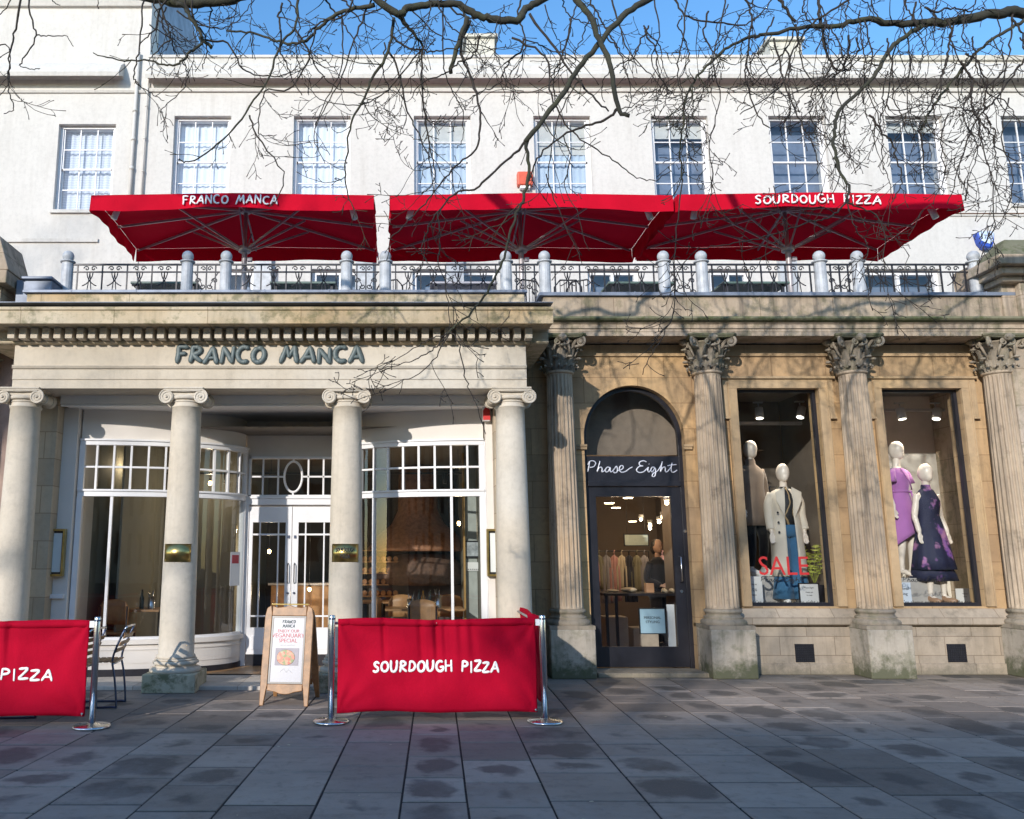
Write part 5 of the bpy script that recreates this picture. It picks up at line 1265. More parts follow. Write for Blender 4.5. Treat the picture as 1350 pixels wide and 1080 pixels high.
def tincan(x, y, lab, h=.13, r=.05):
    t = thing('cutlery_pot', lab, 'pot', (x, y, .80)); lc = ORG[t]
    m = MB(); m.lathe([(r,0),(r,h),(r*.92,h),(r*.92,.01)], n=20, caps=False); m.build('pot', tin, t, loc=lc)
    m = MB(); rr = random.Random(int(x*100))
    for k in range(6): a = rr.uniform(0,6.28); m.tube([(0,0,.02),(r*1.0*math.cos(a), r*1.0*math.sin(a), h+rr.uniform(.05,.1))], .005, 5)
    m.build('cutlery', M['steel'], t, loc=lc)
bx = P(560,800,12.0).x
for i, (dx, mt, lab) in enumerate(((-.08,glass_b,'dark bottle, leftmost on the right bow window table'),(-.02,oil,'amber oil bottle in the middle of the right bow window table'),(.08,glass_b,'dark bottle, rightmost on the right bow window table'))): bottle(bx+dx, 12.0+.05*(i % 2), mt, lab)
tincan(bx-.2, 11.95, 'steel pot of cutlery left of the dark bottles'); tincan(bx+.19, 12.05, 'tall steel pot of cutlery right of the amber bottle', .18, .05)
lx = P(188,800,11.9).x; bottle(lx, 11.85, glass_b, 'dark bottle on the table in the left bow window'); tincan(lx+.12, 11.9, 'steel cutlery pot on the table in the left bow window', .16, .05)
# pizza oven with brick hood
p = P(552,735,15.5); t = thing('pizza_oven', 'domed brick pizza oven glowing dimly at the back of the restaurant', 'oven', (p.x, 15.8, .06)); lc = ORG[t]
m = MB(); m.box(-.9,.9,-.5,.5,0,.95); m.build('counter', simple('dark_counter', (.06,.05,.05), .5), t, loc=lc)
m = MB(); m.lathe([(.95,1.55),(.93,1.62),(.75,1.85),(.5,2.05),(.38,2.3),(.36,3.12)], n=32); m.build('hood', simple('copper_brick', (.34,.17,.10), .5, .2, .35, 14, .3), t, loc=lc)
m = MB(); m.lathe([(.85,.951),(.88,1.1),(.82,1.3),(.6,1.5)], n=32); m.build('dome', simple('dark_brick', (.12,.07,.05), .8, 0, .4, 12, .3), t, loc=lc)
t = thing('brick_shelf', 'low stack of red brick and logs left of the pizza oven', 'shelf', (-.25, 15.3, .06)); lc = ORG[t]
m = MB()
for k in range(5): m.box(-.35,.35,-.15,.15,.75+k*.2,.77+k*.2)
m.build('boards', wood, t, loc=lc); m = MB()
for k in range(4):
    for j in range(6): m.lathe([(.045,-.14),(.045,.14)], (-.28+j*.11,0,.815+k*.2), 10, rot=Matrix.Rotation(R(90),3,'X'))
m.build('logs', simple('cut_logs', (.30,.15,.07), .8, 0, .4), t, loc=lc)
t = thing('service_counter', 'tall pale counter at the back left of the restaurant', 'counter', (-1.6, 15.5, .06)); lc = ORG[t]
m = MB(); m.box(-.6,.6,-.3,.3,0,.95); m.build('body', wood, t, loc=lc, bevel=.01); m = MB(); m.box(-.65,.65,-.34,.34,.951,.99); m.build('worktop', M['alu'], t, loc=lc)
def picture(x, y, z, w_, h_, fc, pc, lab, wallx=None):
    t = thing('framed_picture', lab, 'picture', (x, y, z)); lc = ORG[t]
    rz = R(90) if wallx else 0; t.rotation_euler = (0,0,rz)
    m = MB(); wall(m, -w_/2, w_/2, -h_/2, h_/2, -.02, .0, [(-w_/2+.02, w_/2-.02, -h_/2+.02, h_/2-.02)]); m.build('frame', fc, t, loc=lc)
    m = MB(); m.box(-w_/2+.02, w_/2-.02, -.012, -.004, -h_/2+.02, h_/2-.02); m.build('print', pc, t, loc=lc)
prt = simple('faded_print', (.35,.38,.40), .4, 0, .6, 9, 0); dkp = simple('dark_print', (.03,.03,.04), .25, 0, .3)
p = P(186,705,13.5); picture(p.x, 13.55, p.z, .34, 1.5, simple('brown_frame', (.12,.06,.03), .5), dkp, 'tall dark mirror panel in brown frame on the pale wall at the left')
p = P(623,724,12.15); picture(p.x+.0, 12.17, p.z, .24, .24, M['black_paint'], prt, 'small black framed print near the right edge of the right bow window')
p = P(624,747,12.15); t = thing('wall_notice', 'pale notice card under the black framed print', 'notice', (p.x, 12.18, p.z)); m = MB(); m.box(-.1,.1,-.004,.0,-.06,.06); o = m.build('card', M['white_ink'], t, loc=ORG[t]); m = MB(); [m.ball((-.07+.028*k,-.006,-.04), .008, n=8, m=5) for k in range(6)]; m.build('dots', M['black_ink'], t, loc=ORG[t])
m = MB(); m.box(P(612,700,12.1).x-.012, P(612,700,12.1).x+.012, 12.1, 12.2, .06, 3.0); m.build('room_divider', simple('amber_post', (.45,.28,.10), .4), rest)
m = MB(); m.box(P(612,700,12.1).x+.013, 1.19, 12.2, 12.24, .06, 3.19); m.build('interior_wall', simple('pale_blue_green_paint', (.42,.45,.42), .6), rest)
# notice taped inside the curved glass by the door
p = P(309,748,11.25); t = thing('glass_notice', 'white and red notice taped inside the curved glass beside the door', 'notice', (p.x-.0, 11.3, p.z)); t.rotation_euler = (0,0,R(62)); lc = ORG[t]
m = MB(); m.box(-.1,.1,0,.002,-.24,.20); m.build('sheet', M['white_ink'], t, loc=lc); m = MB(); m.box(-.07,.07,-.003,-.001,.05,.16); m.build('red_print', M['pink_ink'], t, loc=lc)
# ================================================================ mannequins
def ell_loft(rings, n=28, y0=0, openf=None, folds=0, seed=0, arms=None):
    m = MB(); rr = random.Random(seed); rows = []; ph = rr.uniform(0, 6)
    for (cx, cy, z, rx, ry) in rings:
        row = []
        for i in range(n+(1 if openf else 0)):
            if openf: a = -math.pi/2+openf+(2*math.pi-2*openf)*i/n
            else: a = 2*math.pi*i/n
            f = 1
            if folds: zt = (rings[0][2]-z)/(rings[0][2]-rings[-1][2]+1e-6); f = 1+folds*zt*(math.sin(a*7+ph)+.5*math.sin(a*13+ph*2))
            row.append((cx+rx*f*math.cos(a), cy+ry*f*math.sin(a), z))
        rows.append(row)
    m.sheet(rows, True, not openf); return m
def body_mesh(arms, legs, lean=0):
    "one continuous mannequin body; arms = [(shoulder, elbow, wrist, handdir)], legs = [(hip, knee, ankle, toe)]"
    m = MB()
    tor = [(.0,0,.86,.10,.08),(.0,0,.92,.165,.11),(0,0,1.0,.17,.115),(0,0,1.08,.145,.095),(0,0,1.17,.12,.085),(0,-.005,1.26,.14,.10),(0,-.012,1.34,.152,.115),(0,0,1.42,.155,.09),(0,.0,1.475,.12,.065),(0,.0,1.51,.06,.05),(0,-.005,1.56,.048,.048),(0,-.012,1.62,.046,.05)]
    g = []
    for cx, cy, z, rx, ry in tor: g.append([(cx+rx*math.cos(2*math.pi*i/28), cy+ry*math.sin(2*math.pi*i/28), z) for i in range(28)])
    m.sheet(g, True, True); m.q(*reversed(g[0])); m.q(*g[-1])
    m.ball((0,-.02,1.742), .084, .102, .128, 24, 18, Matrix.Rotation(R(8),3,'X')); m.ball((0,-.06,1.69), .055, .06, .075, 16, 12)
    for (s, e, w_, hd) in arms:
        s, e, w_, hd = Vector(s), Vector(e), Vector(w_), Vector(hd).normalized()
        m.tube(smooth_line([s+(s-e).normalized()*.02, s, (s*2+e)/3, e, (e*2+w_)/3, w_], 4), [.046]*4+[.045]*4+[.041]*4+[.036]*4+[.033]*4+[.023], 14)
        side = hd.cross(Vector((0,1,0))).normalized(); nrm = side.cross(hd).normalized()
        # palm and five separate fingers
        for k in range(4):
            o = side*(k-1.5)*.018; L_ = (.062,.072,.068,.052)[k]
            m.tube([w_, w_+hd*.045+o*.9, w_+hd*.085+o], [.02,.0135,.0105], 8, None)
            m.tube([w_+hd*.08+o, w_+hd*(.08+L_*.5)+o*1.1-nrm*.006, w_+hd*(.08+L_)+o*1.1-nrm*.022], [.0095,.0085,.006], 7)
        th = side*(-1 if s.x > 0 else 1)
        m.tube([w_+hd*.02, w_+hd*.05+th*.034-nrm*.008, w_+hd*.085+th*.045-nrm*.016], [.014,.0105,.007], 7)
    for (h, k_, a, toe) in legs:
        h, k_, a, toe = Vector(h), Vector(k_), Vector(a), Vector(toe)
        m.tube(smooth_line([h, (h*2+k_)/3, k_, (k_*2+a)/3, a], 4), [.088]*3+[.082,.075]+[.068,.062,.056]+[.052,.052]+[.055,.054,.048]+[.042,.036,.032,.031], 16)
        m.tube([a+Vector((0,.03,-.01)), a+(toe-a)*.35+Vector((0,0,.0)), toe], [.034,.034,.02], 10)
    me = m.mesh('mannequin', M['mannequin']); o = bpy.data.objects.new('tmp', me); C.objects.link(o)
    md = o.modifiers.new('r', 'REMESH'); md.mode = 'VOXEL'; md.voxel_size = .0075; md.use_smooth_shade = True
    md2 = o.modifiers.new('s', 'SMOOTH'); md2.iterations = 2; md2.factor = .5
    bpy.context.view_layer.update(); out = bpy.data.meshes.new_from_object(o.evaluated_get(bpy.context.evaluated_depsgraph_get())); bpy.data.objects.remove(o)
    for p in out.polygons: p.use_smooth = True
    return out
def mannequin(loc, rz, label, arms, legs, s=1.06):
    t = link(body_mesh(arms, legs), 'mannequin', None, loc); t.rotation_euler = (0,0,rz); t.scale = (s,s,s)
    tag(t, label, 'mannequin', 'mannequins in the shop windows'); return t
arm_dn = [((-.155,0,1.43),(-.20,.02,1.16),(-.215,-.05,.93),(-.02,-.15,-1)), ((.155,0,1.43),(.20,.02,1.16),(.215,-.05,.93),(.02,-.15,-1))]
leg_st = [((-.085,0,.88),(-.09,-.02,.50),(-.085,.02,.10),(-.10,-.14,.025)), ((.085,0,.88),(.095,-.05,.50),(.10,.0,.10),(.13,-.16,.025))]
def sleeve(t, pts, rads, mt, nm='sleeve'): m = MB(); m.tube(smooth_line(pts, 4), rads, 14); return m.build(nm, mt, t, loc=ORG[t])
def rads(a, b, n): return [a+(b-a)*i/(n-1) for i in range(n)]
fb = 12.3; pz_ = .85
# 1 beige jumper dress, on a plinth
def plinthbox(x, y, h, lab):
    t = thing('display_plinth', lab, 'plinth', (x, y, pz_+.002)); m = MB(); m.box(-.3,.3,-.25,.25,0,h); m.build('block', simple('grey_plinth', (.35,.33,.31), .6), t, loc=ORG[t], bevel=.006)
Y1 = 12.35; p1 = P(988,600,Y1)
plinthbox(p1.x+.0, Y1, .38, 'grey block under the mannequin in the beige jumper dress')
t = mannequin((p1.x, Y1, pz_+.384), R(18), 'mannequin in a beige jumper dress, raised at the left of the SALE window', arm_dn, leg_st)
kn = fabric('beige_knit', (.20,.15,.115), .95, 60)
m = ell_loft([(0,0,1.60,.062,.062),(0,-.002,1.53,.066,.062),(0,0,1.50,.11,.085),(0,0,1.45,.185,.105),(0,0,1.38,.195,.13),(0,0,1.2,.17,.125),(0,0,1.0,.195,.14),(0,0,.8,.205,.15),(0,0,.68,.20,.15)], 36, folds=.015, seed=1); d = m.build('jumper_dress', kn, t, loc=ORG[t], solid=.006)
for s_ in (-1,1): sleeve(d, [(s_*.14,0,1.45),(s_*.20,.01,1.3),(s_*.225,.015,1.16),(s_*.232,-.02,1.05),(s_*.24,-.045,.96)], rads(.07,.045,17), kn)
tg = fabric('black_leggings', (.012,.012,.015))
for h, k_, a, toe in leg_st: m = MB(); m.tube([h,(Vector(h)*2+Vector(k_))/3,k_,(Vector(k_)*2+Vector(a))/3,(a[0],a[1],.13)], [.095,.088,.062,.062,.042], 14); m.build('legging', tg, t, loc=ORG[t])
def shoes(t, mt, legs=leg_st):
    for h, k_, a, toe in legs:
        m = MB(); a = Vector(a); toe = Vector(toe); m.tube([a+Vector((0,.045,-.05)), a+Vector((0,.0,-.03)), (a+toe)/2+Vector((0,0,-.02)), toe+Vector((0,-.01,.012))], [.04,.048,.046,.03], 12)
        m.cbox(((a+toe)/2).xy.to_3d()+Vector((0,.01,.012)), .075, .25, .022, Matrix.Rotation(math.atan2(toe.x-a.x, -(toe.y-a.y)),3,'Z')); m.build('shoe', mt, t, loc=ORG[t])
wh = simple('white_trainer', (.7,.68,.65), .5); shoes(t, wh)
# 2 trench coat
Y2 = 12.05; p2 = P(1033,650,Y2)
t = mannequin((p2.x, Y2, pz_+.004), R(-4), 'mannequin in a long open cream trench coat, black top and wide blue jeans', arm_dn, leg_st)
m, n, b = nodes('black_patterned_cloth'); v = coords(n); wv = N(n, 'ShaderNodeTexWave'); wv.inputs['Scale'].default_value = 4; wv.inputs['Distortion'].default_value = 9; n.links.new(v, wv.inputs['Vector'])
n.links.new(mixc(n, ramp(n, wv.outputs['Fac'], .82, .9), (.012,.012,.014), (.35,.24,.12)), b.inputs['Base Color']); top_m = m
m = ell_loft([(0,0,1.55,.06,.056),(0,0,1.505,.09,.075),(0,0,1.47,.15,.09),(0,0,1.40,.172,.12),(0,-.01,1.3,.165,.13),(0,0,1.16,.145,.11),(0,0,1.03,.175,.125)], 32); m.build('top', top_m, t, loc=ORG[t], solid=.004)
den = fabric('blue_denim', (.045,.13,.24), .9, 140)
m = ell_loft([(0,0,1.10,.148,.112),(0,0,1.0,.182,.13),(0,0,.88,.19,.135)], 32); j = m.build('jeans', den, t, loc=ORG[t], solid=.006)
for sx in (-1,1):
    m = ell_loft([(sx*.085,0,.90,.108,.13),(sx*.088,-.01,.7,.10,.11),(sx*.095,-.02,.5,.095,.10),(sx*.105,-.01,.25,.115,.12),(sx*.11,-.01,.07,.135,.14)], 24, folds=.03, seed=sx+3); m.build('trouser_leg', den, j, loc=ORG[t], solid=.005)
cr_ = fabric('cream_gabardine', (.62,.56,.47), .8, 120)
m = ell_loft([(0,.01,1.52,.09,.08),(0,.01,1.49,.15,.095),(0,.005,1.45,.182,.12),(0,0,1.36,.192,.148),(0,0,1.2,.175,.135),(0,0,1.05,.19,.15),(0,0,.8,.205,.165),(0,0,.5,.215,.17),(0,0,.36,.22,.17)], 44, openf=.33, folds=.02, seed=4); c_ = m.build('trench_coat', cr_, t, loc=ORG[t], solid=.008)
for s_ in (-1,1):
    sleeve(c_, [(s_*.15,0,1.46),(s_*.205,.01,1.32),(s_*.212,.015,1.17),(s_*.22,-.02,1.05),(s_*.222,-.045,.98)], rads(.066,.05,17), cr_)
    m = MB(); m.poly([(s_*.045,1.54),(s_*.17,1.47),(s_*.165,1.36),(s_*.07,1.14),(s_*.055,1.3)] if s_ > 0 else [(s_*.055,1.3),(s_*.07,1.14),(s_*.165,1.36),(s_*.17,1.47),(s_*.045,1.54)], -.165, -.155); m.build('lapel', cr_, c_, loc=ORG[t], bevel=.003)
    m = MB(); m.tube([(s_*.22,-.035,1.0),(s_*.222,-.043,.975)], .054, 14); m.build('cuff', cr_, c_, loc=ORG[t])
m = MB()
for z in (1.2,1.07,.94): m.lathe([(.014,-.004),(.014,.004)], (-.155,-.155,z), 12, rot=Matrix.Rotation(R(90),3,'X'))
m.build('buttons', M['black_ink'], c_, loc=ORG[t]); shoes(t, wh)
# 3 purple wrap dress on a plinth
Y3 = 12.3; p3 = P(1180,600,Y3)
plinthbox(p3.x, Y3, .36, 'grey block under the mannequin in the lilac dress')
arm3 = [((-.165,0,1.43),(-.215,.02,1.16),(-.235,-.05,.93),(-.05,-.15,-1)), ((.165,0,1.43),(.22,.03,1.17),(.235,-.05,.93),(0,-.15,-1))]
t = mannequin((p3.x, Y3, pz_+.364), R(28), 'mannequin in a lilac wrap dress, raised at the left of the right window', arm3, leg_st)
pu = fabric('lilac_crepe', (.36,.14,.38), .7, 60)
rows = []
for (z, rx, ry, lo) in ((1.49,.10,.07,0),(1.46,.15,.09,0),(1.40,.172,.12,0),(1.3,.168,.132,0),(1.18,.140,.108,0),(1.15,.140,.108,0),(1.0,.185,.135,0),(.85,.20,.15,0),(.7,.21,.16,.1),(.56,.22,.17,.6),(.48,.225,.18,1)):
    row = []
    for i in range(48):
        a = 2*math.pi*i/48; f = 1+.03*(1.2-z)*math.sin(a*8)*max(0, 1.2-z > 0)
        dz = lo*(.14*math.sin(a*1+2.6))
        row.append((rx*f*math.cos(a), ry*f*math.sin(a), z+dz))
    rows.append(row)
m = MB(); m.sheet(rows, True, True); d = m.build('wrap_dress', pu, t, loc=ORG[t], solid=.005)
for s_ in (-1,1): m = ell_loft([(s_*.13,0,1.475,.04,.05),(s_*.17,0,1.43,.065,.07),(s_*.195,0,1.36,.075,.08),(s_*.21,0,1.29,.09,.095)], 28, folds=.08, seed=s_+9); m.build('flutter_sleeve', pu, d, loc=ORG[t], solid=.004)
m = MB(); m.tube([(.145*math.cos(2*math.pi*k/24), .112*math.sin(2*math.pi*k/24), 1.165) for k in range(24)], .016, 8, None, True); m.ball((.07,-.12,1.16), .028, .02, .02); m.tube([(.07,-.125,1.15),(.09,-.16,.95),(.08,-.17,.80)], [.012,.018,.02], 8); m.tube([(-.10,-.115,1.47),(.03,-.145,1.30),(.12,-.11,1.19)], .009, 8); m.build('sash_tie', pu, d, loc=ORG[t])
# 4 navy floral dress
Y4 = 12.05; p4 = P(1221,650,Y4)
t = mannequin((p4.x, Y4, pz_+.004), R(10), 'mannequin in a sleeveless navy floral midi dress with bare arms', arm_dn, leg_st)
m, n, b = nodes('navy_floral_cloth'); v = coords(n); f_ = noise(n, v, 5.5, 3, .5); f2_ = noise(n, v, 9, 2)
c1_ = mixc(n, ramp(n, f2_, .35, .6), (.16,.06,.30), (.35,.16,.30)); n.links.new(mixc(n, ramp(n, f_, .56, .64), (.012,.014,.045), c1_), b.inputs['Base Color']); b.inputs['Roughness'].default_value = .75; nv = m
m = ell_loft([(0,0,1.58,.052,.052),(0,0,1.53,.058,.056),(0,0,1.50,.10,.07),(0,0,1.44,.135,.095),(0,0,1.36,.165,.125),(0,0,1.3,.16,.128),(0,0,1.17,.136,.10),(0,0,1.0,.18,.13),(0,0,.8,.22,.17),(0,0,.6,.255,.20),(0,0,.45,.28,.22)], 48, folds=.045, seed=7); d = m.build('floral_dress', nv, t, loc=ORG[t], solid=.005)
m = ell_loft([(.0,.04,.47,.26,.20),(.03,.06,.38,.29,.22),(.06,.09,.30,.31,.23)], 48, folds=.06, seed=8); m.build('hem_frill', nv, d, loc=ORG[t], solid=.004)
shoes(t, simple('tan_sandal', (.30,.18,.11), .5))
# window lamps
def spot_lamp(px, py, Y, aim, lab, e=36):
    p = P(px, py, Y); t = thing('window_spotlight', lab, 'spotlight', tuple(p), group='white spotlights in the shop windows'); lc = ORG[t]
    d = (Vector(aim)-p).normalized()
    m = MB(); m.tube([-d*.09, -d*.085, d*.08], [.045,.058,.062], 18); m.build('housing', M['paint'], t, loc=lc)
    m = MB(); m.tube([d*.081, d*.084], .052, 18); m.build('bulb', emis('spot_face', (1,.9,.75), 2.5), t, loc=lc)
    m = MB(); m.tube([(0,0,.05),(0,.02,.16)], .01, 6); m.cbox((0,.02,.17), .14, .04, .02); m.build('bracket', M['cctv'], t, loc=lc)
    l = bpy.data.lights.new('spot_light', 'SPOT'); l.energy = e; l.spot_size = R(95); l.spot_blend = .7; l.color = (1,.86,.68); l.shadow_soft_size = .04
    o = bpy.data.objects.new('spot_light', l); C.objects.link(o); o.parent = t; o.location = d*.12; o.rotation_euler = (-d).to_track_quat('Z','Y').to_euler()
spot_lamp(1001,545,12.4,(p2.x-.3,11.95,1.4),'left white spotlight in the SALE window'); spot_lamp(1056,544,12.4,(p1.x+.1,12.0,1.6),'right white spotlight in the SALE window')
spot_lamp(1188,546,12.3,(p4.x,11.9,1.4),'left white spotlight in the right shop window'); spot_lamp(1235,546,12.3,(p3.x,11.9,1.6),'right white spotlight in the right shop window')
# SALE and other window texts
Yt = YR+.095
sgn = thing('sale_sign', 'red SALE lettering stuck on the shop window', 'sign', tuple(P(1035,745,Yt)))
a = P(997,758,Yt); text('SALE', .355, (P(1034,758,Yt).x, Yt, a.z), M['red_ink'], sgn, sx=.92)
def script(words, xa, xb, py, lab, r=.004):
    s_ = thing('window_lettering', lab, 'sign', tuple(P((xa+xb)/2, py, Yt)))
    k = (xb-xa)/(612-235); m = MB()
    for q in strokes:
        pts = [P(xa+(x-235)*k, py+(y-180)*k, Yt) for x, y in q]; m.tube(smooth_line(pts, 4) if len(pts) > 2 else pts, r, 5, .4)
    m.build('lettering', M['black_ink'], s_)
script('', 1003, 1060, 764, 'small black handwritten Phase Eight below the red SALE letters'); script('', 1190, 1248, 764, 'small black handwritten Phase Eight on the right shop window')
for xa, xb, lab in ((982,1094,'small black web address line along the foot of the SALE window'),(1177,1288,'small black web address line along the foot of the right window')):
    s_ = thing('window_lettering', lab, 'sign', tuple(P((xa+xb)/2, 795, Yt)))
    q = P((xa+xb)/2, 797, Yt); text("We're always open at phase-eight.com", .083, (q.x, Yt, q.z), M['black_ink'], s_, sx=.78)
def card(px0, px1, py0, py1, Y, lines, lab, framed=False, tint=(.62,.62,.62)):
    a, b = P(px0,py1,Y), P(px1,py0,Y); t = thing('display_card', lab, 'sign', ((a.x+b.x)/2, Y, pz_+.004)); z1 = b.z
    m = MB(); m.box(a.x,b.x,Y,Y+.01,pz_+.004,z1); c = m.build('card', simple('card_stock', tint, .5, 0, .03), t)
    if framed: m = MB(); wall(m, a.x-.015, b.x+.015, pz_+.004, z1+.015, Y-.006, Y+.014, [(a.x,b.x,pz_+.02,z1)]); m.build('frame', M['black_paint'], t)
    m = MB(); m.box(a.x+.02,b.x-.02,Y+.011,Y+.1,pz_+.004,pz_+.01); m.build('foot', M['cctv'], t)
    for s_, sz, dz in lines: text(s_, sz, ((a.x+b.x)/2, Y-.002, z1-dz), M['black_ink'], c, ext=.0008)
card(982,1004,760,797,11.75,[('NEW IN',.03,.12),('6/26',.06,.20),('SPRING',.025,.26)],'plain white card at the lower left corner of the SALE window')
card(1056,1078,770,797,11.8,[('Phase Eight',.03,.06),('Please ask',.025,.12),('for help',.025,.16)],'black framed card leaning by the jeans in the SALE window',True)
card(1179,1200,768,797,11.75,[('Personal',.055,.10),('Styling',.055,.17)],'white Personal Styling card at the foot of the lilac dress',False,(.55,.60,.68))
card(1262,1283,776,797,12.2,[('We are',.025,.08),('here',.025,.12)],'small pale card at the lower right of the right window')
# fern
p = P(1080,735,12.3); t = thing('fern_plant', 'yellow green fern in the lower right of the SALE window', 'plant', (p.x, 12.5, pz_+.004)); lc = ORG[t]
m = MB(); m.lathe([(.10,0),(.13,.25),(.12,.25),(.10,.22)], n=20); m.build('pot', M['black_paint'], t, loc=lc)
m = MB(); rr = random.Random(3)
for k in range(13):
    a = rr.uniform(0,6.28); Lr = rr.uniform(.28,.42); h = rr.uniform(.35,.62); sp = [Vector((Lr*u*math.cos(a), Lr*u*math.sin(a)*.8, .24+h*math.sin(u*2.1))) for u in [q/10 for q in range(11)]]
    m.tube(sp, .003, 4)
    for q in range(2, 11):
        dd = (sp[q]-sp[q-1]).normalized(); sd = dd.cross(Vector((0,0,1))).normalized(); L2 = .075*(1-abs(q-5)/9)
        for s_ in (-1,1):
            e = sp[q]+sd*s_*L2+dd*.03-Vector((0,0,.015)); m.q(sp[q]-dd*.010, e, sp[q]+dd*.014)
m.build('fronds', simple('fern_green', (.30,.34,.06), .6), t, loc=lc)
# clothes rail seen in the SALE window depths
def garment(x, y, z, w_, h, mt, parent, loc):
    m = MB(); rows = []
    for j in range(6):
        v = j/5; ww_ = w_*(.55+.45*min(1, v*3))*(1+.15*v); rows.append([(x-ww_/2+ww_*i/10, y+.02*math.sin(i*1.9+x*9)*(.3+v)+.015*((i/10-.5)**2), z-h*v-(.05*abs(i/10-.5)*2 if j == 0 else 0)) for i in range(11)])
    m.sheet(rows); 
    m.tube([(x,y,z-.0),(x,y,z+.05),(x+.015,y,z+.07)], .004, 5)
    return m.build('garment', mt, parent, loc=loc, solid=.02)
def rail(x, y, z0, w_, zr, lab, cols, n, cat='clothes rail'):
    t = thing('clothes_rail', lab, cat, (x, y, z0)); lc = ORG[t]
    m = MB(); m.tube([(-w_/2,0,0),(-w_/2,0,zr),(w_/2,0,zr),(w_/2,0,0)], .012, 8); m.build('rail', M['iron'], t, loc=lc)
    for k in range(n): garment(-w_/2+.08+(w_-.16)*k/(n-1), .0, zr-.06, .2, rnd.uniform(.55,.85), cols[k % len(cols)], t, lc)
cl = [fabric('grey_cloth', (.24,.22,.23)), fabric('dusty_pink_cloth', (.42,.22,.20)), fabric('beige_cloth', (.45,.38,.28)), fabric('dark_cloth', (.04,.04,.05)), fabric('olive_cloth', (.20,.18,.12))]
rail(5.9, 13.3, pz_+.003, .8, 1.75, 'black clothes rail in the dim depth of the SALE window', [cl[3], cl[4], cl[0]], 6)
# ---- shop interior seen through the glazed door
rail(3.75, 15.0, .06, 1.5, 1.55, 'long clothes rail of grey and beige garments seen through the shop door', cl, 11)
rail(3.05, 14.2, .06, .7, 1.60, 'short clothes rail with pink and grey tops at the left inside the shop door', [cl[1], cl[0]], 5)
rail(5.15, 15.6, .06, .6, 1.55, 'clothes rail of dusty pink garments at the right inside the shop door', [cl[1]], 5)
t = thing('shop_table', 'black display table inside the shop door', 'table', (3.85, 13.4, .06)); lc = ORG[t]
m = MB(); m.box(-.65,.65,-.35,.35,.86,.90); m.build('tabletop', M['black_paint'], t, loc=lc, bevel=.006)
for sx in (-.6,-.45,.6): m = MB(); m.box(sx-.02,sx+.02,-.3,-.26,0,.859); m.build('leg', M['black_paint'], t, loc=lc)
for x, w_, h, c_, lab in ((3.4,.2,.05,cl[2],'folded beige jumpers at the left end of the black shop table'),(3.65,.26,.08,cl[2],'heap of pale scarves on the black shop table'),(3.97,.12,.14,simple('tan_box',(.42,.24,.14)),'tan box on the black shop table')):
    t = thing('table_goods', lab, 'goods', (x, 13.3, .962)); m = MB(); m.ball((0,0,h*.5), w_/2, .12, h*.5, 14, 8) if h < .1 else m.box(-w_/2,w_/2,-.06,.06,0,h); m.build('pile', c_, t, loc=ORG[t], bevel=.004 if h > .1 else 0)
t = thing('shoe_pair', 'pale pair of shoes on the black shop table', 'shoes', (4.25, 13.25, .962))
for s_ in (-1,1): m = MB(); m.tube([(s_*.06,.06,.03),(s_*.06,0,.035),(s_*.06,-.1,.02)], [.035,.032,.022], 10); m.build('shoe', cl[2], t, loc=ORG[t])
for x, w_, h, lab in ((3.55,.35,.5,'tall white block under the black shop table'),(4.0,.4,.33,'low white block under the black shop table')):
    t = thing('display_block', lab, 'block', (x, 13.9, .062)); m = MB(); m.box(-w_/2,w_/2,-.2,.2,0,h); m.build('block', simple('cream_block', (.42,.36,.30), .5), t, loc=ORG[t], bevel=.006)
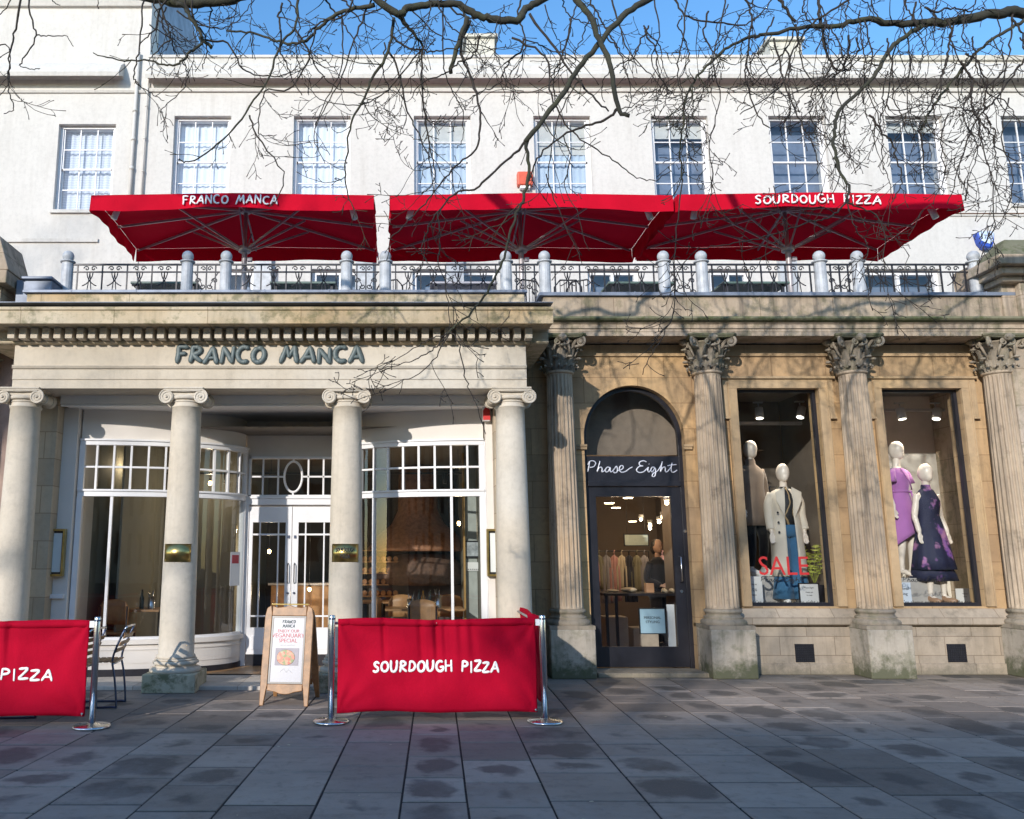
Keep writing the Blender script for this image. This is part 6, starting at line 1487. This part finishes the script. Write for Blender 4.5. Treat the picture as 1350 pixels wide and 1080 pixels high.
# person in black inside the shop
def person(loc, rz):
    arms = [((-.17,0,1.42),(-.22,.02,1.15),(-.12,-.20,1.05),(.6,-.8,0)), ((.17,0,1.42),(.22,.02,1.15),(.12,-.20,1.02),(-.6,-.8,0))]
    me = body_mesh(arms, leg_st); me.materials.clear(); me.materials.append(simple('skin', (.42,.26,.19), .6))
    t = link(me, 'person', None, loc); t.rotation_euler = (0,0,rz); t.scale = (.93,.93,.93); tag(t, 'person dressed in black standing among the clothes rails inside the shop', 'person')
    bk = fabric('black_wool', (.02,.02,.026)); L = ORG[t]
    m = ell_loft([(0,0,1.55,.07,.07),(0,0,1.5,.11,.085),(0,0,1.45,.19,.11),(0,0,1.36,.2,.14),(0,0,1.2,.185,.14),(0,0,1.0,.2,.15),(0,0,.85,.205,.155)], 32, folds=.01); d = m.build('jacket', bk, t, loc=L, solid=.006)
    for s_ in (-1,1): sleeve(d, [(s_*.15,0,1.45),(s_*.21,.02,1.3),(s_*.225,.02,1.15),(s_*.17,-.10,1.1),(s_*.125,-.18,1.05)], rads(.075,.05,17), bk)
    for s_ in (-1,1): m = ell_loft([(s_*.085,0,.9,.105,.12),(s_*.088,-.01,.5,.08,.09),(s_*.09,0,.08,.07,.08)], 20); m.build('trouser_leg', bk, t, loc=L, solid=.005)
    m = MB(); m.ball((0,.012,1.765), .092, .105, .105, 20, 14); m.ball((0,.05,1.70), .088, .075, .11, 16, 12); m.build('hair', simple('dark_hair', (.02,.014,.01), .5, 0, .3, 40, .4), t, loc=L)
    m = MB(); m.ball((0,-.118,1.715), .012, .018, .026, 10, 8); 
    m.build('nose', simple('skin_nose', (.42,.26,.19), .6), t, loc=L)
    m = MB()
    for s_ in (-1,1): m.ball((s_*.032,-.106,1.742), .011, .006, .007, 10, 6)
    m.build('eyes', M['black_ink'], t, loc=L); m = MB(); m.ball((0,-.113,1.665), .022, .006, .006, 10, 6); m.build('mouth', simple('lips', (.35,.12,.10), .5), t, loc=L)
    m = MB()
    for s_ in (-1,1): m.ball((s_*.078,-.01,1.725), .012, .02, .03, 10, 8)
    m.build('ears', simple('skin_ears', (.42,.26,.19), .6), t, loc=L); shoes(t, M['black_paint'])
person((4.40, 14.2, .062), R(25))
# ceiling lights of the shop
lit = emis('lit_downlight', (1,.75,.45), 12)
for i, (px, py, Y) in enumerate(((879,663,12.9),(874,682,14.2),(869,688,14.6),(857,692,15.6),(857,697,16.4),(845,685,15.0),(812,670,14.0),(803,664,13.2),(834,688,16.0),(828,657,12.8))):
    p = P(px, py, Y); z = min(p.z, 3.08); t = thing('shop_downlight', ['lit spotlight nearest the top right corner of the shop door glass','second lit spotlight down from the door glass corner','third lit spotlight down from the door glass corner','upper of the paired far spotlights in the shop','lower of the paired far spotlights in the shop','star bright spotlight at the middle of the shop ceiling','flat ceiling light at the left of the shop ceiling','flat ceiling light close to the left edge of the door glass','far flat ceiling light left of the paired spotlights','flat ceiling light at the top centre of the door glass'][i], 'spotlight', (p.x, Y, z), group='lit spotlights on the shop ceiling')
    m = MB()
    if i < 6: m.ball((0,0,0), .032 if i < 3 else .028, n=12, m=8)
    else: m.lathe([(.07,0),(.07,.008)], n=20)
    m.build('bulb', lit, t, loc=ORG[t]); m = MB(); m.lathe([(.045,.035),(.045,.09)] if i < 6 else [(.085,.0085),(.085,.02)], n=16); m.build('housing', M['cctv'], t, loc=ORG[t]); 
    if i in (0,2,4,6): point((p.x, Y, z-.12), 9, (1,.72,.45), .05, parent=t)
p = P(839,712,14.6); t = thing('hanging_shop_sign', 'small pale sign hanging among the clothes inside the shop', 'sign', tuple(p)); m = MB(); m.box(-.2,.2,0,.02,-.09,.09); c_ = m.build('panel', simple('pale_green_panel', (.38,.44,.40), .5), t, loc=ORG[t]); m = MB(); wall(m,-.215,.215,-.105,.105,-.005,.025,[(-.2,.2,-.09,.09)]); m.build('frame', M['black_paint'], t, loc=ORG[t]); m = MB(); m.tube([(-.15,.01,.1),(-.15,.01,3.1-p.z)], .004, 4); m.tube([(.15,.01,.1),(.15,.01,3.1-p.z)], .004, 4); m.build('wires', M['iron'], t, loc=ORG[t])
Yq = YR+.12+.045; a, b = P(845,835,Yq), P(876,803,Yq); t = thing('door_notice', 'pale blue PERSONAL STYLING notice inside the shop door glass', 'sign', ((a.x+b.x)/2, Yq, a.z))
m = MB(); m.box(a.x,b.x,Yq+.01,Yq+.02,a.z,b.z); m.build('sheet', simple('pale_blue_sheet', (.34,.48,.55), .5, 0, .04), t); m = MB(); wall(m, a.x-.012,b.x+.012,a.z-.012,b.z+.012,Yq+.004,Yq+.024,[(a.x,b.x,a.z,b.z)]); m.build('frame', M['black_ink'], t)
for s_, dz in (('PERSONAL',.13),('STYLING',.185)): text(s_, .048, ((a.x+b.x)/2, Yq+.006, b.z-dz), M['black_ink'], t, ext=.0008)
# floor lit white panel at the right side of the door glass
a, b = P(882,850,YR+.3), P(889,797,YR+.3); t = thing('display_board', 'narrow white panel standing at the lower right inside the shop door', 'panel', (a.x, YR+.32, .07)); m = MB(); m.box(a.x,b.x,YR+.31,YR+.33,.07,b.z); m.build('board', M['white_ink'], t)
# ================================================================ bare plane trees
TR = random.Random(21)
def twigs(mb, pts, rads, dens, lmin, lmax, depth=0, rmax=.006, droop=.35):
    "side twigs growing from a branch: crooked, forking, drooping"
    for i in range(len(pts)-1):
        a, b = pts[i], pts[i+1]; seg = (b-a).length; n = TR.random()+seg*dens; k = int(n)
        for _ in range(k):
            t = TR.random(); p = a.lerp(b, t); d = (b-a).normalized(); r0 = min(rads[i]*.6, rmax*(1 if depth == 0 else .65))
            ax = Vector((TR.gauss(0,1), TR.gauss(0,.7), TR.gauss(0,1))); s = (d*TR.uniform(.3,1.0)+(ax-d*ax.dot(d)).normalized()*TR.uniform(.5,1.1)+Vector((0,0,-droop))).normalized()
            L = TR.uniform(lmin, lmax)*(1 if depth == 0 else .5); m_ = max(4, int(L/.055)); q = [p]; cur = s.copy(); bend = Vector((TR.gauss(0,.10), TR.gauss(0,.06), TR.gauss(0,.10)+(.03 if TR.random() < .4 else -.02)))
            for j in range(m_):
                cur = (cur+bend+Vector((TR.gauss(0,.13), TR.gauss(0,.1), TR.gauss(0,.13)))).normalized(); q.append(q[-1]+cur*L/m_)
            rr = [max(.0027, r0*(1-.75*j/m_)) for j in range(m_+1)]; rr[-1] *= 1.5
            mb.tube(q, rr, 4 if depth else 5)
            if depth < 2: twigs(mb, q, rr, dens*(1.5 if depth == 0 else 1.1), lmin*.8, lmax*.62, depth+1, rmax, droop*.6)
def wob(pts, amp, k=5):
    L = smooth_line(pts, k); return [p+Vector((TR.gauss(0,amp), TR.gauss(0,amp), TR.gauss(0,amp))) for p in L]
def traced(root, items, mat_):
    for (Y0, Y1, w0, w1, dens, pp) in items:
        n = len(pp); pts = [P(x, y, Y0+(Y1-Y0)*i/(n-1)) for i, (x, y) in enumerate(pp)]
        zc = (Y0+Y1)/2*ct+4*st_; L = wob(pts, .006); m_ = len(L)
        rad_ = [(w0+(w1-w0)*(i/(m_-1))**.8)*zc/FPX/2*TR.uniform(.93,1.1) for i in range(m_)]
        m = MB(); m.tube(L, rad_, 10 if w0 > 5 else 7 if w0 > 2.5 else 5)
        if dens: twigs(m, L[len(L)//6:], rad_[len(L)//6:], dens*(1.45 if dens >= 3 else 1.2), .10, .62)
        m.build('branch', mat_ if w0 > 4 else M['twig'], root)
ta = thing('bare_tree', 'bare winter plane tree whose drooping boughs hang in from the top left and centre', 'tree', (-14, -3, 0))
tb_ = thing('bare_tree', 'bare winter plane tree whose long bough enters at the upper right corner', 'tree', (11.5, 1.5, 0))
def limbs(root, chains):
    for nm, pts, r0, r1 in chains:
        L = wob([Vector(p) for p in pts], .02, 6); m_ = len(L); m = MB(); m.tube(L, [r0+(r1-r0)*(i/(m_-1))**.8 for i in range(m_)], 14); m.build(nm, M['bark'], root)
limbs(ta, [('trunk', [(-14,-3,-.1),(-14,-3,.4),(-13.9,-2.9,2.5),(-13.7,-2.6,5.2),(-13.2,-2.3,7.4)], .42, .27),
  ('limb', [(-13.4,-2.4,6.6),(-10,-.5,9.8),(-5.5,3,10.2),(-2.2,5.2,9.2),(-.4,6.2,7.6)], .2, .07),
  ('limb', [(-7,1.8,10.2),(-3.2,3.4,10.5),(1.2,5.6,9.4),(2.6,6.6,8.0)], .12, .05),
  ('limb', [(-13.3,-2.4,7),(-10.5,2.2,9.4),(-6.5,5.4,9.0),(-3.9,6.9,7.6)], .17, .05),
  ('limb', [(-13.2,-2.3,7.2),(-15,-4,10),(-16.5,-5,12.5)], .2, .05), ('limb', [(-13.2,-2.3,7.4),(-12.4,-4.5,10),(-11,-5.5,12.5)], .2, .05)])
limbs(tb_, [('trunk', [(11.5,1.5,-.1),(11.5,1.5,.4),(11.4,1.7,2.4),(11.0,2.2,4.6),(10.6,2.6,6.2)], .45, .3),
  ('limb', [(11.0,2.3,5.2),(9.6,4.2,6.6),(8.0,6.2,6.9),tuple(P(1360,22,7.2))], .17, .095),
  ('limb', [(10.7,2.6,6),(8.5,4.6,8.2),(5.6,6.6,8.2),(3.8,7.2,7.8)], .17, .06), ('limb', [(10.6,2.6,6.2),(12.5,3,9.5),(13.5,2,12.5)], .22, .05), ('limb', [(10.6,2.6,6.2),(8.8,-.5,9.5),(7,-2.5,12)], .2, .05)])
D = 5.5
A_ = [
 (7.0,7.0,15,13,0,[(-60,-60),(60,-35),(150,-12),(205,-3),(250,4),(300,0),(340,-14),(420,-40)]),
 (6.6,6.9,9,10,2,[(470,-30),(500,2),(525,18),(537,12),(561,6),(599,6),(626,18),(647,25),(682,26),(694,12),(720,-5),(760,-30)]),
 (6.8,7.0,7,3,D,[(525,18),(540,38),(558,60)]),
 (6.7,7.1,6,2.5,D*.6,[(495,7),(460,13),(436,24),(421,36),(404,53),(383,58),(359,53),(330,43),(300,41)]),
 (6.9,7.1,4.2,1.5,3,[(396,-30),(392,0),(389,36),(371,56),(356,98),(330,142),(300,178),(265,207),(245,213),(235,210)]),
 (7.0,7.2,3,1.1,4,[(389,38),(407,68),(404,86),(380,118),(350,121),(341,166),(343,178),(365,178)]),
 (7.0,7.1,2.6,1,2,[(328,152),(340,180),(373,228),(365,263),(355,273)]),
 (6.7,7.0,6.5,1.5,2,[(225,-25),(233,2),(244,11),(258,33),(266,54),(251,69),(238,82),(224,87),(198,80),(156,79),(123,70)]),
 (6.9,6.9,5,4.5,0,[(264,50),(273,58),(280,63)]),
 (6.8,7.0,2.6,1,2,[(191,-20),(187,25),(183,70),(176,98),(180,110),(190,118),(205,127),(217,134)]),
 (6.9,7.0,1.9,1,2,[(240,80),(247,96),(246,109),(236,124),(213,145),(214,150)]),
 (6.9,7.2,3,1.1,3,[(266,54),(300,57),(320,90),(347,100),(373,100),(400,80)]),
 (6.7,6.9,3.2,1.1,2.2,[(30,-25),(22,30),(15,60),(12,90),(12,120),(18,143),(8,150)]),
 (6.7,6.9,2.6,1,1.2,[(36,-25),(42,27),(47,46),(40,65),(29,80),(28,88),(45,92),(53,91)]),
 (6.8,6.9,1.8,1,1.5,[(47,46),(65,48),(85,48),(98,62)]),
 (6.7,6.8,2,1,2,[(22,-20),(8,10),(-10,30)]), (6.7,6.8,1.8,1,2,[(-10,60),(10,63),(14,100),(2,124),(-10,128)]),
 (6.9,7.0,2,1,1,[(60,-12),(70,2),(79,7)]), (6.9,7,1.6,1,1,[(125,-20),(129,8),(131,12)]),
 (6.8,7.1,3,1.2,3,[(205,-20),(212,10),(223,40),(227,58),(232,70),(245,85)]), (6.9,7.1,2,1,2,[(227,50),(205,70),(196,79)]), (6.9,7.1,1.8,1,2,[(198,33),(225,50),(252,64)]),
 (6.9,7.1,2.4,1.1,3,[(233,15),(262,30),(290,38),(310,30),(330,8),(340,-15)]),
 (6.8,7.1,4.5,1.3,3.4,[(519,24),(512,68),(490,104),(478,133),(463,163),(458,198),(455,230),(459,258),(466,275)]),
 (6.9,7.1,3,1,3.4,[(512,68),(527,98),(537,145),(552,175),(565,210),(570,240),(575,262)]),
 (6.9,7.1,3,1.2,3.4,[(558,60),(555,98),(561,154),(567,196),(573,232),(566,250)]),
 (6.9,7.1,2.4,1,3,[(558,60),(527,101),(501,127),(466,139),(427,133),(401,110)]),
 (6.8,6.6,4,1.4,3,[(620,28),(608,68),(623,107),(632,142),(632,178),(626,200),(605,215),(583,240),(565,262),(540,290),(515,315)]),
 (6.7,6.8,7,5.5,0,[(616,22),(602,65),(594,96)]),
 (6.8,7.0,2.2,1,4,[(584,8),(585,74),(590,110),(608,142),(611,178),(602,196)]),
 (6.7,7.0,3.0,1.2,3.5,[(498,-20),(480,20),(465,60),(450,100),(430,140),(415,165)]),
 (6.8,7.0,2.2,1,3.5,[(450,15),(452,60),(447,100),(430,130),(415,180),(428,215)]),
 (6.8,7.0,2.2,1,3.5,[(416,40),(410,70),(425,100),(450,118),(475,126),(500,135)]),
 (6.8,7.0,2.0,1,4.5,[(540,10),(570,40),(600,55),(640,62),(665,80)]),
 (6.5,6.2,9.5,6,1,[(875,-20),(854,0),(820,23),(786,62),(758,98),(732,137),(693,187)]),
 (6.2,6.2,4.6,2.2,2.6,[(693,187),(697,227),(690,260),(683,277),(672,310),(663,340),(650,370),(628,405),(600,430),(590,440)]),
 (6.2,6.2,2,1,4,[(590,440),(578,455),(565,465),(548,474),(530,480),(500,486)]), (6.2,6.2,1.8,.9,4,[(592,438),(575,470),(550,495),(520,505)]), (6.2,6.3,1.8,.9,4,[(590,440),(560,450),(545,460),(500,488)]),
 (6.2,6.1,2,1,2,[(592,438),(603,448),(612,490),(620,515),(632,545),(640,572)]),
 (6.2,6.4,3.6,1.4,3,[(693,187),(667,213),(630,247),(605,253),(577,280),(565,300),(556,330),(563,345)]),
 (6.3,6.2,1.9,1,3,[(577,280),(580,310),(578,345),(590,390),(592,435)]),
 (6.4,6.1,10,5,.8,[(752,-20),(761,0),(779,23),(790,52),(805,91),(814,141),(830,154)]),
 (6.2,6.4,4,1.5,2.5,[(814,141),(802,156),(773,166),(742,179),(712,205),(700,230),(688,270)]),
 (6.2,6.3,1.6,.9,2,[(814,145),(835,140),(854,124),(868,118)]),
 (6.6,6.4,3.6,2,2,[(698,21),(732,65),(760,104),(786,132),(802,147)]),
 (6.7,6.4,3,1,2.6,[(675,50),(719,75),(724,117),(737,150),(760,179),(789,198),(820,220),(845,235),(865,238),(885,225)]),
 (6.8,6.8,3,1,2.5,[(800,-20),(807,0),(818,39),(828,67),(857,98),(882,124)]),
 (6.7,6.8,2,1,3,[(760,8),(750,39),(742,80),(722,112),(690,123),(675,120)]),
 (6.5,6.5,2.1,1,2.6,[(766,104),(742,140),(727,200),(722,240),(735,262)]),
 (6.5,6.4,1.8,.9,2.6,[(742,180),(752,210),(745,245),(760,280),(775,330)]),
 (6.4,6.4,1.8,.9,2,[(720,230),(740,285),(760,330),(768,350)]),
]
B_ = [
 (7.2,7.0,17,10,1.5,[(1375,30),(1360,22),(1337,16),(1311,19),(1259,28),(1220,31)]), (7.0,6.9,10,4.6,3,[(1220,31),(1181,32),(1140,26),(1104,34),(1065,36),(1000,48)]),
 (6.9,6.8,4.6,1.8,4.5,[(1000,48),(986,50),(955,67),(929,91),(916,104),(903,130),(900,166),(897,200),(900,240)]),
 (7.0,6.4,7,2.6,2,[(1218,34),(1192,49),(1171,67),(1156,96),(1124,127),(1105,150),(1100,174),(1100,200),(1106,224),(1118,245),(1117,265)]),
 (6.4,6.0,2.8,1,4,[(1117,265),(1104,280),(1086,289),(1065,293),(1026,307),(1000,315),(960,322),(925,328),(910,335)]),
 (6.4,6.4,2.4,1,4,[(1117,266),(1140,276),(1155,284),(1168,310),(1165,340),(1168,375)]), (6.4,6.3,1.8,.9,4,[(1117,266),(1128,300),(1145,330),(1130,365)]),
 (7.1,7.0,5,2.6,2.5,[(1372,12),(1350,28),(1321,44),(1290,67),(1264,96),(1244,122),(1228,145),(1213,172)]), (7.0,7.0,2.6,1.2,2.5,[(1213,172),(1217,200),(1218,225)]),
 (7.0,7.0,3.2,1.1,4,[(1365,55),(1350,78),(1332,104),(1311,132),(1290,156),(1272,192),(1262,230),(1250,270)]),
 (7.1,7.0,3,1.3,4,[(1336,12),(1334,30),(1332,65),(1324,104),(1319,135)]),
 (7.0,6.9,3.6,1.3,4.5,[(1130,-20),(1119,0),(1080,23),(1060,45),(1044,70),(1034,104),(1026,117),(1000,136),(975,150)]),
 (7.0,7.0,4,2.5,4,[(1079,-15),(1080,16),(1085,47),(1093,78),(1104,92),(1122,92)]),
 (7.0,7.0,4,4,0,[(1020,-15),(1030,5),(1049,28)]),
 (6.9,6.9,2.6,1.1,4.5,[(1019,50),(1031,96),(1039,124),(1057,161),(1075,200),(1078,230)]),
 (6.9,6.9,3.5,1.5,3.5,[(975,-15),(983,0),(991,21),(985,78),(983,104),(996,145),(1015,171)]),
 (7.0,7.0,2.1,1,4,[(1181,60),(1174,98),(1170,132),(1179,145),(1223,138),(1260,142),(1290,150)]),
 (7.0,6.9,2.0,1,4.5,[(1250,150),(1240,190),(1245,230),(1230,270)]),
 (6.8,6.6,2,1,4.5,[(1290,160),(1293,180),(1306,232),(1311,297),(1300,320)]),
 (6.9,6.9,3,1.5,4,[(880,-15),(890,0),(908,23),(947,30),(978,34),(999,21),(1017,0),(1025,-15)]),
 (6.8,6.7,2.4,1.1,4.5,[(906,-10),(900,50),(893,90),(900,130),(905,170),(895,215)]),
 (6.7,6.5,2,1,3.5,[(900,236),(892,300),(890,350),(890,393),(883,427),(863,460),(847,493)]),
 (6.9,6.7,2.2,1,4.5,[(955,-10),(950,40),(940,80),(950,130),(935,190),(940,240),(925,300)]),
 (6.9,6.9,2.2,1,5,[(1050,38),(1060,90),(1085,130),(1088,165)]), (6.9,6.9,2.2,1,5,[(1140,27),(1150,80),(1140,110),(1160,160),(1150,200)]),
 (7.0,6.9,2.2,1,5,[(1190,32),(1200,80),(1195,130),(1205,180)]), (7.0,6.9,2.2,1,5,[(1260,28),(1255,60),(1280,110),(1270,150),(1290,200),(1275,240)]),
 (7.0,6.9,2.4,1,5,[(1155,-15),(1150,10),(1170,30),(1200,20),(1240,-10)]), (7.0,6.9,2.2,1,5,[(1290,-15),(1280,10),(1250,30),(1240,60)]),
 (6.9,6.9,2.2,1,5,[(860,-10),(870,40),(860,80),(880,120),(870,150)]), (6.9,6.9,2.0,1,5,[(1096,34),(1110,70),(1100,110),(1115,160),(1110,200)]),
 (6.6,6.4,1.8,.9,5,[(1330,130),(1320,180),(1335,230),(1325,280),(1300,320),(1290,350)]),
]
traced(ta, A_, M['bark']); traced(tb_, B_, M['bark'])
# finer hanging twigs between the big boughs
def hanging(root, spans, n, seed):
    rg_ = random.Random(seed); m = MB()
    for _ in range(n):
        a, b, ya, yb = rg_.choice(spans); x, y = rg_.uniform(a, b), rg_.uniform(-25, ya); pp = [(x, y)]; ang = rg_.uniform(50, 130); ln = rg_.uniform(60, yb)
        for k in range(int(ln/16)):
            ang += rg_.gauss(0, 24); ang += (90-ang)*.12; pp.append((pp[-1][0]+16*math.cos(R(ang)), pp[-1][1]+16*math.sin(R(ang))))
        Y = rg_.uniform(6.4, 7.3); pts = [P(px_, py_, Y+.02*i) for i, (px_, py_) in enumerate(pp)]; w0 = rg_.choice((1.6,2.0,2.4,3.0)); L = wob(pts, .006, 4); m_ = len(L)
        rd = [max(.0026, (w0*(1-.6*i/m_))*7.5/FPX/2) for i in range(m_)]; m.tube(L, rd, 5); twigs(m, L[3:], rd[3:], 4.0, .10, .5)
    m.build('hanging_twigs', M['twig'], root)
hanging(ta, [(330,720,30,190),(200,330,20,110),(420,700,60,150),(600,880,40,150)], 42, 3)
hanging(tb_, [(880,1345,40,200),(930,1340,90,190),(1080,1345,150,200)], 46, 4)
# procedural crowns of the same trees above and behind the camera
def grow(mb, p, d, L, r, depth, rg):
    n = max(3, int(L/.5)); q = [p]; cur = d.copy()
    for j in range(n): cur = (cur+Vector((rg.gauss(0,.13), rg.gauss(0,.13), rg.gauss(0,.10)+.03))).normalized(); q.append(q[-1]+cur*L/n)
    mb.tube(q, [r*(1-.5*j/n) for j in range(n+1)], 7 if depth < 2 else 5 if depth < 4 else 3)
    if depth >= 5: return
    for _ in range(rg.choice((3,4)) if depth < 4 else 4):
        t = rg.uniform(.35, 1); i = min(n-1, int(t*n)); ax = Vector((rg.gauss(0,1), rg.gauss(0,1), rg.gauss(0,.6))); dd = (cur*.9+(ax-cur*ax.dot(cur)).normalized()*rg.uniform(.6,1.0)).normalized()
        grow(mb, q[i].lerp(q[i+1], .5), dd, L*rg.uniform(.58,.78), r*.5, depth+1, rg)
for root, pts in ((ta, [((-16.5,-5,12.3),(-.3,-.3,.8)),((-11,-5.5,12.3),(.3,-.4,.6)),((-15,-4,10),(-.8,.1,.4)),((-12.4,-4.5,10),(.1,-.6,.3))]), (tb_, [((13.5,2,12.3),(.3,-.1,.8)),((7,-2.5,12),(-.5,-.5,.6)),((12.5,3,9.5),(.8,.2,.4))])):
    m = MB(); rg = random.Random(5)
    for p, d in pts: grow(m, Vector(p), Vector(d).normalized(), 2.6, .06, 1, rg)
    m.build('crown', M['twig'], root)
# two more trees of the avenue behind the camera (seen only as reflections and dappled shade)
rg = random.Random(8); m = MB(); grow(m, Vector((0,0,5.5)), Vector((.1,0,1)), 4.2, .2, 0, rg); cm = m.mesh('crown', M['twig'])
m = MB(); m.tube([(0,0,-.1),(0,0,.4),(.02,0,2.5),(.0,.0,5.6)], [.42,.36,.30,.2], 16); tm = m.mesh('trunk', M['bark'])
for x, y, rz, lab in ((-19,-13,0,'bare plane tree of the avenue behind the viewer to the left'),(-9.5,-16.5,R(140),'bare plane tree of the avenue further back to the left'),(5,-19,R(70),'bare plane tree of the avenue straight behind the viewer'),(17,-9,R(200),'bare plane tree of the avenue behind the viewer to the right')):
    t = thing('bare_tree', lab, 'tree', (x, y, 0), rz, 'bare trees of the avenue'); link(tm, 'trunk', t, ORG[t]); link(cm, 'crown', t, ORG[t])
ob = thing('opposite_building', 'long pale terrace on the far side of the street behind the viewer', 'building', (0, -30, 0))
m = MB(); hs = []
for i in range(22):
    for j in range(4): hs.append((-42+i*4, -42+i*4+1.3, 1.0+j*3.2, 2.9+j*3.2))
wall(m, -46, 46, 0, 13.2, -30, -30.4, hs); m.build('wall', M['cream_wall'], ob); m = MB(); m.box(-46,46,-40,-30.6,0,12.9); m.build('interior', M['dark_room'], ob)
m = MB(); m.box(-46.2,46.2,-30.3,-29.5,13.2,13.6); m.build('cornice', M['cream'], ob)
